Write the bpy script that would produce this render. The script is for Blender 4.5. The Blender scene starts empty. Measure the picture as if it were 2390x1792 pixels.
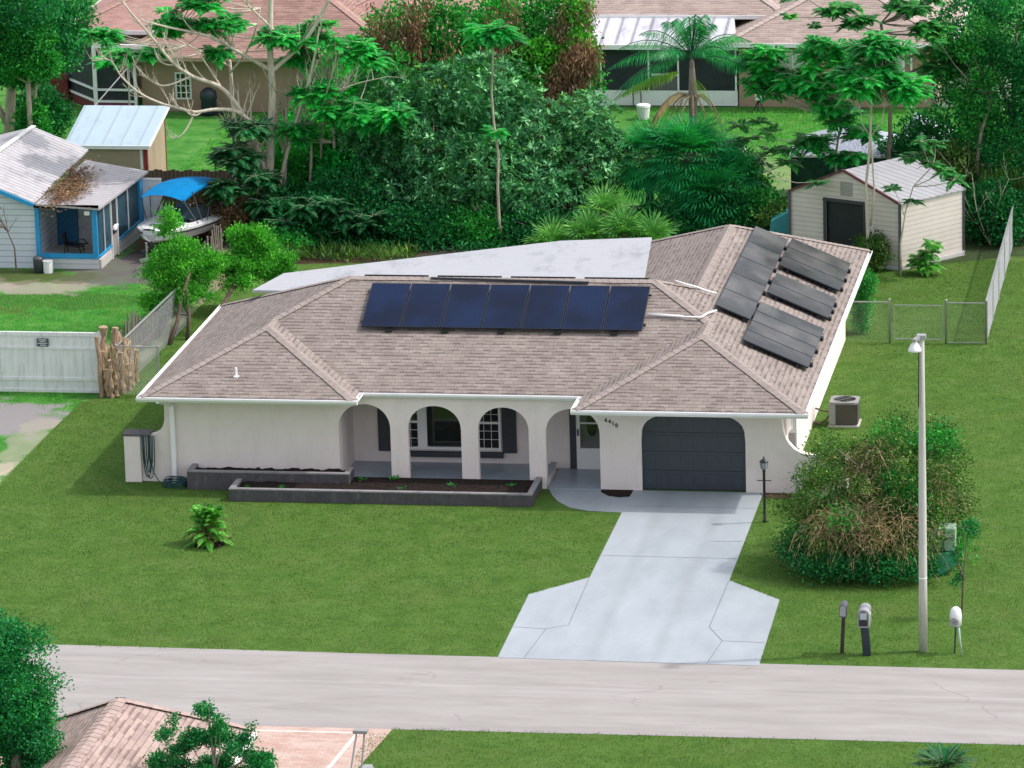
import bpy, bmesh, math, random
import numpy as np
from mathutils import Vector, Matrix
rng = np.random.default_rng(7); random.seed(7)
sc = bpy.context.scene
COL = sc.collection
R_ = math.radians
# ---------------------------------------------------------------- camera
cam = bpy.data.cameras.new('camera'); camo = bpy.data.objects.new('camera', cam); COL.objects.link(camo)
cam.sensor_width = 36; cam.lens = 170.4; cam.clip_start = 1; cam.clip_end = 2000
camo.matrix_world = Matrix.Translation((30.385, -119.297, 35.03)) @ (Matrix.Rotation(R_(9.682), 4, 'Z') @ Matrix.Rotation(R_(90 - 14.804), 4, 'X') @ Matrix.Rotation(R_(-1.591), 4, 'Z'))
sc.camera = camo
# ---------------------------------------------------------------- light
SUN_EL, SUN_AZ = 52.0, 76.0      # azimuth clockwise from +Y
w = bpy.data.worlds.new('World'); sc.world = w; w.use_nodes = True
nt = w.node_tree; sky = nt.nodes.new('ShaderNodeTexSky'); sky.sky_type = 'NISHITA'; sky.sun_disc = False
sky.sun_elevation = R_(SUN_EL); sky.sun_rotation = R_(SUN_AZ); sky.air_density = 1.0; sky.dust_density = 2.5; sky.ozone_density = 1.0
hs0 = nt.nodes.new('ShaderNodeHueSaturation'); hs0.inputs['Saturation'].default_value = .38; nt.links.new(sky.outputs[0], hs0.inputs['Color'])
bg = nt.nodes['Background']; nt.links.new(hs0.outputs[0], bg.inputs[0]); bg.inputs[1].default_value = 0.15
sl = bpy.data.lights.new('sun', 'SUN'); so = bpy.data.objects.new('sun', sl); COL.objects.link(so)
sl.energy = 1.45; sl.angle = R_(1.5); sl.color = (1, .96, .9)
sd = Vector((math.sin(R_(SUN_AZ)) * math.cos(R_(SUN_EL)), math.cos(R_(SUN_AZ)) * math.cos(R_(SUN_EL)), math.sin(R_(SUN_EL))))
so.rotation_euler = sd.to_track_quat('Z', 'Y').to_euler()
sc.view_settings.view_transform = 'Standard'; sc.view_settings.look = 'None'; sc.view_settings.exposure = 0.85; sc.view_settings.gamma = 1
sc.cycles.max_bounces = 8; sc.cycles.diffuse_bounces = 3; sc.cycles.transparent_max_bounces = 16
# ---------------------------------------------------------------- helpers
WL = {}
def tag(o, label=None, cat=None, group=None, kind=None):
    if label: o['label'] = label
    if cat: o['category'] = cat
    if group: o['group'] = group
    if kind: o['kind'] = kind
    return o
def thing(name, label, cat, loc=(0, 0, 0), group=None):
    o = bpy.data.objects.new(name, None); COL.objects.link(o); o.location = loc; o.empty_display_size = .3
    WL[o] = Vector(loc); return tag(o, label, cat, group)
def copy_tree(o, parent=None):
    c = o.copy(); COL.objects.link(c)
    if parent: c.parent = parent
    for ch in o.children: copy_tree(ch, c)
    return c
def link(name, me, mat, parent=None, loc=None):
    """verts are in world space; they are re-based on the thing's location"""
    o = bpy.data.objects.new(name, me)
    L = WL[parent] if parent else (Vector(loc) if loc else Vector((0, 0, 0)))
    if L.length: me.transform(Matrix.Translation(-L))
    if mat: me.materials.append(mat)
    COL.objects.link(o)
    if parent: o.parent = parent; WL[o] = L
    else: o.location = L; WL[o] = L
    return o
class MB:
    def __init__(s): s.v = []; s.f = []; s.uv = []
    def poly(s, pts, uv=None):
        b = len(s.v); s.v += [tuple(p) for p in pts]; s.f.append(tuple(range(b, b + len(pts)))); s.uv.append(uv); return s
    def add(s, vs, fs):
        b = len(s.v); s.v += [tuple(p) for p in vs]
        for f in fs: s.f.append(tuple(b + i for i in f)); s.uv.append(None)
        return s
    def box(s, x0, x1, y0, y1, z0, z1, bev=0):
        return s.add([(x, y, z) for z in (z0, z1) for y in (y0, y1) for x in (x0, x1)],
                     [(0, 2, 3, 1), (4, 5, 7, 6), (0, 1, 5, 4), (2, 6, 7, 3), (0, 4, 6, 2), (1, 3, 7, 5)])
    def bar(s, a, b, w, h=None, up=(0, 0, 1)):
        a = Vector(a); b = Vector(b); h = h or w; d = (b - a).normalized(); u = Vector(up)
        if abs(d.dot(u)) > .95: u = Vector((0, 1, 0))
        sx = d.cross(u).normalized() * w / 2; sz = sx.cross(d).normalized() * h / 2
        q = [-sx - sz, sx - sz, sx + sz, -sx + sz]
        return s.add([a + k for k in q] + [b + k for k in q], [(0, 3, 2, 1), (4, 5, 6, 7), (0, 1, 5, 4), (1, 2, 6, 5), (2, 3, 7, 6), (3, 0, 4, 7)])
    def tube(s, pts, rad, n=6, cap=True):
        pts = [Vector(p) for p in pts]
        if not hasattr(rad, '__len__'): rad = [rad] * len(pts)
        base = len(s.v); up = Vector((.3, .2, 1)).normalized()
        for i, p in enumerate(pts):
            d = (pts[min(i + 1, len(pts) - 1)] - pts[max(i - 1, 0)]).normalized()
            if abs(d.dot(up)) > .98: up = Vector((1, 0, .1)).normalized()
            x = d.cross(up).normalized(); y = d.cross(x).normalized()
            for k in range(n):
                a = 2 * math.pi * k / n; s.v.append(tuple(p + x * math.cos(a) * rad[i] + y * math.sin(a) * rad[i]))
        for i in range(len(pts) - 1):
            for k in range(n):
                s.f.append((base + i * n + k, base + i * n + (k + 1) % n, base + (i + 1) * n + (k + 1) % n, base + (i + 1) * n + k)); s.uv.append(None)
        if cap:
            s.f.append(tuple(base + k for k in range(n))); s.uv.append(None)
            s.f.append(tuple(base + (len(pts) - 1) * n + k for k in reversed(range(n)))); s.uv.append(None)
        return s
    def lathe(s, c, prof, n=20, axis='z'):
        c = Vector(c); base = len(s.v)
        for r, z in prof:
            for k in range(n):
                a = 2 * math.pi * k / n
                o = Vector((r * math.cos(a), r * math.sin(a), z)) if axis == 'z' else Vector((r * math.cos(a), z, r * math.sin(a)))
                s.v.append(tuple(c + o))
        for i in range(len(prof) - 1):
            for k in range(n):
                s.f.append((base + i * n + k, base + i * n + (k + 1) % n, base + (i + 1) * n + (k + 1) % n, base + (i + 1) * n + k)); s.uv.append(None)
        s.f.append(tuple(base + k for k in reversed(range(n)))); s.uv.append(None)
        s.f.append(tuple(base + (len(prof) - 1) * n + k for k in range(n))); s.uv.append(None)
        return s
    def prism(s, pts, z0, z1):
        n = len(pts); return s.add([(x, y, z0) for x, y in pts] + [(x, y, z1) for x, y in pts],
                                   [tuple(reversed(range(n))), tuple(range(n, 2 * n))] + [(i, (i + 1) % n, n + (i + 1) % n, n + i) for i in range(n)])
    def build(s, name, mat, parent=None, loc=None, smooth=False, bevel=0, recalc=True):
        me = bpy.data.meshes.new(name); me.from_pydata(s.v, [], s.f); me.update()
        if any(u is not None for u in s.uv):
            l = me.uv_layers.new(name='UVMap')
            for p, u in zip(me.polygons, s.uv):
                if u is not None:
                    for k, li in enumerate(p.loop_indices): l.data[li].uv = u[k]
        if recalc:
            bm = bmesh.new(); bm.from_mesh(me); bmesh.ops.recalc_face_normals(bm, faces=bm.faces)
            if bevel:
                bmesh.ops.bevel(bm, geom=[e for e in bm.edges if len(e.link_faces) == 2 and e.calc_face_angle(0) > .5], offset=bevel, segments=2, affect='EDGES', clamp_overlap=True)
            bm.to_mesh(me); bm.free()
        if smooth:
            for p in me.polygons: p.use_smooth = True
        return link(name, me, mat, parent, loc)
# ---------------------------------------------------------------- materials
def nm(name):
    m = bpy.data.materials.new(name); m.use_nodes = True; n = m.node_tree
    return m, n, n.nodes['Principled BSDF']
def N(n, t, **k):
    q = n.nodes.new('ShaderNode' + t)
    for a, b in k.items():
        if a.startswith('i_'): q.inputs[a[2:].replace('_', ' ')].default_value = b
        else: setattr(q, a, b)
    return q
def coords(n, kind='Object', scale=(1, 1, 1)):
    tc = N(n, 'TexCoord'); mp = N(n, 'Mapping'); mp.inputs['Scale'].default_value = scale
    n.links.new(tc.outputs[kind], mp.inputs[0]); return mp.outputs[0]
def noise(n, vec, scale, det=4, rough=.6, dist=0):
    q = N(n, 'TexNoise'); q.inputs['Scale'].default_value = scale; q.inputs['Detail'].default_value = det; q.inputs['Roughness'].default_value = rough; q.inputs['Distortion'].default_value = dist
    n.links.new(vec, q.inputs['Vector']); return q.outputs['Fac']
def ramp(n, fac, stops):
    q = N(n, 'ValToRGB'); e = q.color_ramp.elements
    while len(e) < len(stops): e.new(.5)
    for i, (p, c) in enumerate(stops): e[i].position = p; e[i].color = (*c, 1) if len(c) == 3 else c
    n.links.new(fac, q.inputs[0]); return q.outputs[0]
def mix(n, fac, a, b, mode='MIX'):
    q = N(n, 'Mix', data_type='RGBA', blend_type=mode)
    for s_, v in ((q.inputs[0], fac), (q.inputs[6], a), (q.inputs[7], b)):
        if hasattr(v, 'is_linked') or hasattr(v, 'links'): n.links.new(v, s_)
        else: s_.default_value = (*v, 1) if isinstance(v, tuple) and len(v) == 3 else v
    return q.outputs[2]
def mth(n, op, a, b=None, c=None):
    q = N(n, 'Math', operation=op)
    for i, v in enumerate((a, b, c)):
        if v is None: continue
        if hasattr(v, 'links'): n.links.new(v, q.inputs[i])
        else: q.inputs[i].default_value = v
    return q.outputs[0]
def bump(n, h, bs, strength=.3, dist=.02):
    q = N(n, 'Bump'); q.inputs['Strength'].default_value = strength; q.inputs['Distance'].default_value = dist
    n.links.new(h, q.inputs['Height']); n.links.new(q.outputs[0], bs.inputs['Normal'])
def plain(name, c, rough=.6, var=.12, sc_=3, metal=0, spec=.5, bmp=0, stretch=(1, 1, 1), dirt=None, dirtamt=.5):
    m, n, b = nm(name); v = coords(n, 'Object', stretch)
    f = noise(n, v, sc_, 6, .65); c2 = tuple(max(0, x * (1 - var * 2)) for x in c); c3 = tuple(min(1, x * (1 + var)) for x in c)
    col = ramp(n, f, [(.3, c2), (.5, c), (.75, c3)])
    if dirt:
        f2 = noise(n, coords(n, 'Object', (stretch[0] * 1.7, stretch[1] * 1.7, stretch[2] * .5)), sc_ * 1.3, 8, .7)
        k = ramp(n, f2, [(.5, (0, 0, 0)), (.68, (dirtamt,) * 3)]); col = mix(n, k, col, dirt)
    n.links.new(col, b.inputs['Base Color']); b.inputs['Roughness'].default_value = rough; b.inputs['Metallic'].default_value = metal; b.inputs['Specular IOR Level'].default_value = spec
    if bmp: bump(n, noise(n, coords(n), 60, 4, .7), b, bmp, .01)
    return m
def leafmat(name, ca, cb, cc=None, rough=.5, trans=.28, spec=.35, gain=1.85):
    m, n, b = nm(name); a = N(n, 'Attribute', attribute_name='rnd')
    k_ = gain; ca, cb = [tuple(min(.9, v * k_) for v in c) for c in (ca, cb)]; cc = tuple(min(.9, v * k_) for v in cc) if cc else None
    stops = [(0, ca), (.75, cb)] + ([(1, cc)] if cc else [])
    col = ramp(n, a.outputs['Fac'], stops)
    f = noise(n, coords(n), 1.1, 2); col = mix(n, 1.0, col, ramp(n, f, [(.35, (.72, .75, .8)), (.65, (1.18, 1.15, 1.0))]), 'MULTIPLY')
    n.links.new(col, b.inputs['Base Color']); b.inputs['Roughness'].default_value = rough; b.inputs['Specular IOR Level'].default_value = spec * .55
    t = N(n, 'BsdfTranslucent'); n.links.new(mix(n, 1.0, col, (1.2, 1.5, .5), 'MULTIPLY'), t.inputs[0])
    ms = N(n, 'MixShader'); ms.inputs[0].default_value = trans; n.links.new(b.outputs[0], ms.inputs[1]); n.links.new(t.outputs[0], ms.inputs[2])
    n.links.new(ms.outputs[0], n.nodes['Material Output'].inputs[0]); return m
def shingle(name, ca, cb, cdark, stain=False, wrow=.30, hrow=.14):
    m, n, b = nm(name); uv = coords(n, 'UV')
    br = N(n, 'TexBrick', offset=.37, squash=1.0); br.inputs['Scale'].default_value = 1; br.inputs['Brick Width'].default_value = wrow; br.inputs['Row Height'].default_value = hrow
    br.inputs['Mortar Size'].default_value = .0035; br.inputs['Mortar Smooth'].default_value = .3; br.inputs['Bias'].default_value = -.1
    br.inputs['Color1'].default_value = (*ca, 1); br.inputs['Color2'].default_value = (*cb, 1); br.inputs['Mortar'].default_value = (*cdark, 1); n.links.new(uv, br.inputs[0])
    # random dark tab shadows at the butt of the course
    b2 = N(n, 'TexBrick', offset=.61); b2.inputs['Scale'].default_value = 1; b2.inputs['Brick Width'].default_value = wrow * .9; b2.inputs['Row Height'].default_value = hrow; b2.inputs['Mortar Size'].default_value = 0
    b2.inputs['Color1'].default_value = (0, 0, 0, 1); b2.inputs['Color2'].default_value = (1, 1, 1, 1); n.links.new(uv, b2.inputs[0])
    sp = N(n, 'SeparateXYZ'); n.links.new(uv, sp.inputs[0])
    fr = mth(n, 'FRACT', mth(n, 'DIVIDE', sp.outputs[1], hrow))
    low = mth(n, 'LESS_THAN', fr, .4); tab = mth(n, 'GREATER_THAN', N_sep(n, b2.outputs[0]), .60)
    col = mix(n, mth(n, 'MULTIPLY', mth(n, 'MULTIPLY', low, tab), .55), br.outputs[0], cdark)
    lap = mth(n, 'LESS_THAN', fr, .13); col = mix(n, mth(n, 'MULTIPLY', lap, .4), col, cdark)
    f = noise(n, coords(n, 'Object'), .9, 5, .65); col = mix(n, 1.0, col, ramp(n, f, [(.3, (.86, .84, .84)), (.7, (1.1, 1.1, 1.1))]), 'MULTIPLY')
    f3 = noise(n, coords(n, 'Object'), 45, 3, .8); col = mix(n, 1.0, col, ramp(n, f3, [(.3, (.85, .85, .85)), (.7, (1.14, 1.14, 1.14))]), 'MULTIPLY')
    if stain:
        tc = coords(n, 'Object'); s2 = N(n, 'SeparateXYZ'); n.links.new(tc, s2.inputs[0])
        yy = N(n, 'MapRange'); yy.inputs[1].default_value = 2.35; yy.inputs[2].default_value = 3.15; n.links.new(s2.outputs[1], yy.inputs[0])
        y3 = mth(n, 'LESS_THAN', s2.outputs[1], 3.4)
        xx = mth(n, 'MULTIPLY', mth(n, 'GREATER_THAN', s2.outputs[0], 5.4), mth(n, 'LESS_THAN', s2.outputs[0], 12.9))
        st = noise(n, coords(n, 'Object', (1.25, .25, .1)), 2.6, 5, .75)
        k = mth(n, 'MULTIPLY', mth(n, 'MULTIPLY', yy.outputs[0], xx), y3)
        k = mth(n, 'MULTIPLY', k, N_sep(n, ramp(n, st, [(.52, (0, 0, 0)), (.62, (.85,) * 3)]))); col = mix(n, k, col, (.03, .027, .027))
    n.links.new(col, b.inputs['Base Color']); b.inputs['Roughness'].default_value = .85; b.inputs['Specular IOR Level'].default_value = .25
    bump(n, mth(n, 'SUBTRACT', 1, fr), b, .5, .012); return m
def N_sep(n, c):
    q = N(n, 'SeparateColor'); n.links.new(c, q.inputs[0]); return q.outputs[0]
def siding(name, c, pitch, axis=2, dark=.45, rough=.5, metal=0, dirt=None, wv=.1):
    m, n, b = nm(name); v = coords(n); sp = N(n, 'SeparateXYZ'); n.links.new(v, sp.inputs[0])
    fr = mth(n, 'FRACT', mth(n, 'DIVIDE', sp.outputs[axis], pitch)); f = noise(n, v, 2.5, 5)
    col = ramp(n, f, [(.3, tuple(x * (1 - wv) for x in c)), (.7, c)])
    if dirt: col = mix(n, ramp(n, noise(n, coords(n, 'Object', (1, .35, .3)), 1.7, 8, .75), [(.52, (0, 0, 0)), (.66, (.7,) * 3)]), col, dirt)
    edge = ramp(n, fr, [(0, (dark,) * 3), (wv + .02, (1, 1, 1)), (.85, (.97, .97, .97)), (1, (dark,) * 3)]); col = mix(n, 1.0, col, edge, 'MULTIPLY')
    n.links.new(col, b.inputs['Base Color']); b.inputs['Roughness'].default_value = rough; b.inputs['Metallic'].default_value = metal
    bump(n, fr, b, .4, .02); return m
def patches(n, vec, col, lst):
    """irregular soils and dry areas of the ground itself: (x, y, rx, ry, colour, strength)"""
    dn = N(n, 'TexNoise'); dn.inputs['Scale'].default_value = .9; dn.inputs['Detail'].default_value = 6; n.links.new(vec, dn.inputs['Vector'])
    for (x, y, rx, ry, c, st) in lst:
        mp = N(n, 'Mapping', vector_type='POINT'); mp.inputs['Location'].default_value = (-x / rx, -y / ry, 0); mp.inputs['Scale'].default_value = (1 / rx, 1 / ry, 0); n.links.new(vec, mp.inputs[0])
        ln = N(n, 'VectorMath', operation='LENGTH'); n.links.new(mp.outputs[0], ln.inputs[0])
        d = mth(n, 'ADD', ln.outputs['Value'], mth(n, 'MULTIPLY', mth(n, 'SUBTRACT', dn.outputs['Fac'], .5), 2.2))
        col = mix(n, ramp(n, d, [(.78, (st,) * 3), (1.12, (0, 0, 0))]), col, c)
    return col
def turf(name, cols, lst=(), fine=1.0, dry=None):
    m, n, b = nm(name); v = coords(n)
    f = noise(n, v, 1.3, 5, .6, .3); col = ramp(n, f, [(.3, cols[0]), (.5, cols[1]), (.72, cols[2])])
    f2 = noise(n, coords(n, 'Object', (1, 2.1, 1)), 3.2, 7, .72, .4); col = mix(n, fine, col, ramp(n, f2, [(.28, (.74, .78, .72)), (.5, (1, 1, 1)), (.75, (1.18, 1.15, 1.18))]), 'MULTIPLY')
    f4 = noise(n, v, 55, 3, .8); col = mix(n, fine, col, ramp(n, f4, [(.3, (.88, .9, .88)), (.7, (1.09, 1.09, 1.06))]), 'MULTIPLY')
    if not dry: col = mix(n, ramp(n, noise(n, v, .42, 7, .7), [(.5, (0, 0, 0)), (.68, (.45,) * 3)]), col, (.135, .17, .05))
    if dry: col = mix(n, ramp(n, noise(n, v, .7, 8, .7), [(.56, (0, 0, 0)), (.72, (.6,) * 3)]), col, dry)
    col = patches(n, v, col, lst)
    n.links.new(col, b.inputs['Base Color']); b.inputs['Roughness'].default_value = .9; b.inputs['Specular IOR Level'].default_value = .15
    bump(n, mth(n, 'ADD', f2, f4), b, .6, .05); return m
DIRT = (.33, .27, .22); SAND = (.46, .38, .28); GREY = (.30, .27, .28); DARKD = (.075, .06, .055); LEAFL = (.16, .085, .045)
M = {}
M['lawn'] = turf('mown lawn', [(.066, .140, .024), (.088, .172, .031), (.118, .20, .048)])
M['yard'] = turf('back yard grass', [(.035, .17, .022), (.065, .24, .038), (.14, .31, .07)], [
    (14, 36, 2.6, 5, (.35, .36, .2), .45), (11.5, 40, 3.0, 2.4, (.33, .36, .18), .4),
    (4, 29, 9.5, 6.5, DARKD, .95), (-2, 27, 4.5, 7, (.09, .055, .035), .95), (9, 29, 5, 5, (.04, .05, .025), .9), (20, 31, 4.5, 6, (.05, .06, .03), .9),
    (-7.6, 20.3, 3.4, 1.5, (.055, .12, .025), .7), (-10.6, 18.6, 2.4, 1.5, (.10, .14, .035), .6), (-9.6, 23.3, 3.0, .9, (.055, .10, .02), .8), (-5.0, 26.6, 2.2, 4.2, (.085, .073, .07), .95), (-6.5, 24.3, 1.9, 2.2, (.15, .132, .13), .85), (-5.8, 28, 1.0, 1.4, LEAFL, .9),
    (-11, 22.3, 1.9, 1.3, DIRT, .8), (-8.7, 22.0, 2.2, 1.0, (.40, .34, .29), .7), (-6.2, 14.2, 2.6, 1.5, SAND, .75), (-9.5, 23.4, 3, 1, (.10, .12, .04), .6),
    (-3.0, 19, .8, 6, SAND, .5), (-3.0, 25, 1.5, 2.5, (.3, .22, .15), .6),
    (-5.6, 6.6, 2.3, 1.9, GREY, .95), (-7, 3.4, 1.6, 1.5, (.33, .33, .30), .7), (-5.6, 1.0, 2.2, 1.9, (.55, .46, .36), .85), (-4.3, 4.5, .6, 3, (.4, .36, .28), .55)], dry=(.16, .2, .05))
def asphalt():
    m, n, b = nm('worn road asphalt'); v = coords(n)
    f = noise(n, coords(n, 'Object', (.25, 1.4, 1)), 1.2, 7, .65); col = ramp(n, f, [(.3, (.28, .258, .246)), (.5, (.335, .31, .297)), (.72, (.39, .363, .35))])
    f2 = noise(n, v, 70, 3, .9); col = mix(n, .8, col, ramp(n, f2, [(.3, (.86, .86, .86)), (.7, (1.1, 1.1, 1.1))]), 'MULTIPLY')
    vo = N(n, 'TexVoronoi', feature='DISTANCE_TO_EDGE'); vo.inputs['Scale'].default_value = .42
    wd = N(n, 'Mix', data_type='VECTOR'); wd.inputs[0].default_value = .28; nn = N(n, 'TexNoise'); nn.inputs['Scale'].default_value = 1.6; nn.inputs['Detail'].default_value = 6; n.links.new(v, nn.inputs['Vector'])
    n.links.new(coords(n, 'Object', (.55, 1.3, 1)), wd.inputs[4]); n.links.new(nn.outputs['Color'], wd.inputs[5]); n.links.new(wd.outputs[1], vo.inputs['Vector'])
    cr = ramp(n, vo.outputs['Distance'], [(0, (.8, .8, .8)), (.006, (0, 0, 0))]); gate = ramp(n, noise(n, v, .5, 3), [(.5, (0, 0, 0)), (.62, (.7,) * 3)])
    col = mix(n, mth(n, 'MULTIPLY', N_sep(n, cr), N_sep(n, gate)), col, (.2, .17, .16))
    f3 = noise(n, coords(n, 'Object', (.5, 2.4, 1)), 1.7, 3, .6); col = mix(n, ramp(n, f3, [(.70, (0, 0, 0)), (.75, (.75,) * 3)]), col, (.22, .18, .17))
    sp = N(n, 'SeparateXYZ'); n.links.new(v, sp.inputs[0])
    # worn light seam along the crown, dirty gutter on the near side
    ys = mth(n, 'ABSOLUTE', mth(n, 'ADD', sp.outputs[1], mth(n, 'ADD', 15.2, mth(n, 'MULTIPLY', noise(n, v, .35, 2), .35))))
    col = mix(n, ramp(n, ys, [(.0, (.3,) * 3), (.12, (0, 0, 0))]), col, (.46, .43, .415))
    yg = mth(n, 'ADD', mth(n, 'ABSOLUTE', mth(n, 'ADD', sp.outputs[1], 18.5)), mth(n, 'MULTIPLY', noise(n, v, 2, 5), .5))
    col = mix(n, ramp(n, yg, [(.2, (.8,) * 3), (.55, (0, 0, 0))]), col, (.30, .265, .27))
    n.links.new(col, b.inputs['Base Color']); b.inputs['Roughness'].default_value = .85; b.inputs['Specular IOR Level'].default_value = .25; bump(n, f2, b, .3, .006); return m
M['road'] = asphalt()
def drivem():
    m, n, b = nm('painted concrete drive'); v = coords(n)
    f = noise(n, coords(n, 'Object', (1, .4, 1)), 1.0, 6, .6); col = ramp(n, f, [(.32, (.30, .33, .362)), (.5, (.345, .376, .408)), (.7, (.385, .42, .455))])
    f2 = noise(n, v, 80, 3, .8); col = mix(n, .7, col, ramp(n, f2, [(.3, (.9, .9, .9)), (.7, (1.08, 1.08, 1.08))]), 'MULTIPLY')
    sp = N(n, 'SeparateXYZ'); n.links.new(v, sp.inputs[0])
    for x in (13.95, 15.45):
        d = mth(n, 'ADD', mth(n, 'ABSOLUTE', mth(n, 'SUBTRACT', sp.outputs[0], x)), mth(n, 'MULTIPLY', noise(n, v, 1.2, 5), .5))
        col = mix(n, ramp(n, d, [(.22, (.5,) * 3), (.5, (0, 0, 0))]), col, (.27, .29, .315))
    f5 = noise(n, coords(n, 'Object', (.8, .9, 1)), 1.9, 9, .8); col = mix(n, ramp(n, f5, [(.56, (0, 0, 0)), (.7, (.4,) * 3)]), col, (.25, .27, .285))
    f6 = noise(n, coords(n, 'Object', (.7, 2.2, 1)), 3.4, 3, .6); col = mix(n, ramp(n, f6, [(.70, (0, 0, 0)), (.74, (.5,) * 3)]), col, (.19, .19, .20))
    n.links.new(col, b.inputs['Base Color']); b.inputs['Roughness'].default_value = .6; bump(n, f2, b, .12, .004); return m
M['drive'] = drivem()
M['joint'] = plain('joint line', (.2, .22, .25), .9)
M['porchfloor'] = plain('painted porch floor', (.30, .345, .40), .35, .08, 2)
M['stucco'] = plain('pale stucco', (.84, .735, .70), .85, .035, 1.2, spec=.2, bmp=.5, dirt=(.66, .56, .52), dirtamt=.3)
M['roof'] = shingle('brown shingles', (.30, .252, .226), (.235, .194, .174), (.075, .06, .054), True, .24)
M['cap'] = plain('ridge cap shingle', (.315, .262, .24), .85, .12, 4, spec=.2, bmp=.3)
M['white'] = plain('white metal', (.9, .875, .875), .35, .03, 3)
M['whited'] = plain('weathered white vinyl', (.82, .80, .80), .5, .05, 2, dirt=(.36, .36, .35), dirtamt=.45, stretch=(2, 2, .7))
M['char'] = plain('charcoal paint', (.045, .047, .058), .5, .1, 4)
M['garage'] = plain('slate garage door', (.043, .053, .066), .42, .06, 3)
M['black'] = plain('black metal', (.015, .016, .02), .4, .1, 4)
M['glass'] = None
def glassm(name, c, rough=.06, spec=.8):
    m, n, b = nm(name); f = noise(n, coords(n), .8, 2); n.links.new(ramp(n, f, [(.3, tuple(x * .6 for x in c)), (.7, c)]), b.inputs['Base Color']); b.inputs['Roughness'].default_value = rough; b.inputs['Specular IOR Level'].default_value = spec; return m
M['glass'] = glassm('dark window glass', (.02, .026, .024))
M['screen'] = plain('dark insect screen', (.022, .028, .035), .7, .3, 2)
M['screenblue'] = plain('blue tinted screen', (.02, .06, .09), .6, .3, 2)
M['pvblue'] = None
def pvm(name, c1, c2, rough, coat=.6):
    m, n, b = nm(name); uv = coords(n, 'Object'); f = noise(n, uv, .55, 3); col = ramp(n, f, [(.42, c1), (.60, c2)])
    br = N(n, 'TexBrick', offset=0); br.inputs['Scale'].default_value = 1; br.inputs['Brick Width'].default_value = .16; br.inputs['Row Height'].default_value = .16; br.inputs['Mortar Size'].default_value = .004
    br.inputs['Color1'].default_value = (1, 1, 1, 1); br.inputs['Color2'].default_value = (.9, .93, .96, 1); br.inputs['Mortar'].default_value = (1.5, 1.5, 1.6, 1); n.links.new(coords(n, 'UV'), br.inputs[0])
    n.links.new(mix(n, 1.0, col, br.outputs[0], 'MULTIPLY'), b.inputs['Base Color']); b.inputs['Roughness'].default_value = rough; b.inputs['Specular IOR Level'].default_value = .2; b.inputs['Coat Weight'].default_value = coat; b.inputs['Coat Roughness'].default_value = .08; return m
M['pvblue'] = pvm('navy solar cells', (.002, .007, .026), (.004, .014, .05), .4, .06)
M['pvsheen'] = pvm('black cells with painted sheen', (.012, .010, .010), (.085, .076, .070), .34, .14)  # pale blotches in the cell colour stand in for uneven sky reflection
M['planter'] = plain('charcoal planter block', (.075, .068, .075), .8, .15, 3, dirt=(.2, .19, .19), dirtamt=.35)
M['plantertop'] = plain('worn planter rim', (.25, .235, .245), .8, .15, 5)
M['soil'] = plain('dark mulch', (.026, .019, .017), 1, .5, 18, spec=.1, bmp=.8)
M['mulchr'] = plain('reddish mulch', (.10, .055, .045), 1, .5, 18, spec=.1, bmp=.8)
M['galv'] = plain('galvanised steel', (.42, .42, .43), .45, .1, 5, metal=.5)
M['pole'] = plain('weathered concrete pole', (.56, .54, .50), .8, .1, 3, stretch=(3, 3, .5), dirt=(.36, .30, .26), dirtamt=.45)
M['mbgrey'] = plain('grey plastic', (.33, .33, .35), .45, .06, 6)
M['mbdark'] = plain('dark grey plastic', (.09, .095, .11), .45, .08, 6)
M['mblue'] = plain('dark navy post', (.02, .032, .045), .5, .1, 5)
M['bwood'] = plain('dark brown post', (.045, .03, .028), .7, .2, 6)
M['hose'] = plain('dark teal hose', (.012, .06, .065), .4, .1, 9)
M['panroof'] = siding('white pan roof', (.42, .42, .45), .30, 1, .72, .5, 0, dirt=(.24, .24, .27), wv=.05)
M['panold'] = siding('weathered pan roof', (.52, .49, .51), .27, 1, .42, .5, 0, dirt=(.24, .22, .235), wv=.2)
M['panold2'] = siding('weathered porch pan roof', (.48, .445, .46), .22, 1, .42, .5, 0, dirt=(.24, .21, .22), wv=.2)
M['panR'] = siding('white ribbed lanai roof', (.66, .65, .70), .55, 0, .4, .45, 0, dirt=(.36, .32, .40), wv=.16)
M['debris'] = plain('brown leaf litter', (.21, .115, .075), 1, .5, 20, bmp=.8)
M['bluesid'] = siding('pale blue lap siding', (.70, .74, .82), .19, 2, .45, .5, wv=.06)
M['blue'] = plain('bright blue trim', (.02, .30, .60), .5, .06, 3)
M['bimini'] = plain('blue canvas', (.004, .20, .47), .8, .08, 2, spec=.08)
M['gel'] = plain('white gelcoat', (.78, .77, .77), .25, .04, 3)
M['tanply'] = plain('raw plywood', (.42, .32, .22), .8, .12, 2.2, stretch=(1, 1, .3), dirt=(.24, .17, .11), dirtamt=.5)
M['tanwall'] = plain('tan painted board', (.46, .33, .26), .8, .05, 2)
M['redtrim'] = plain('red trim', (.28, .03, .04), .6)
M['tinblue'] = siding('pale blue metal roof', (.50, .62, .70), .62, 0, .75, .35, .2, dirt=(.38, .47, .53), wv=.05)
M['fencewood'] = siding('old brown fence boards', (.16, .105, .075), .14, 0, .4, .9, wv=.3)
M['fencegrey'] = plain('old grey fence board', (.15, .12, .105), .9, .35, 6, stretch=(4, 4, .5), bmp=.5)
M['logs'] = plain('palm boot logs', (.42, .29, .19), .9, .45, 7, stretch=(3, 3, .6), bmp=.8, dirt=(.13, .085, .055), dirtamt=.8)
M['bark'] = plain('pale bark', (.46, .38, .30), .85, .2, 6, stretch=(2, 2, .5), bmp=.6, dirt=(.26, .21, .16), dirtamt=.4)
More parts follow.
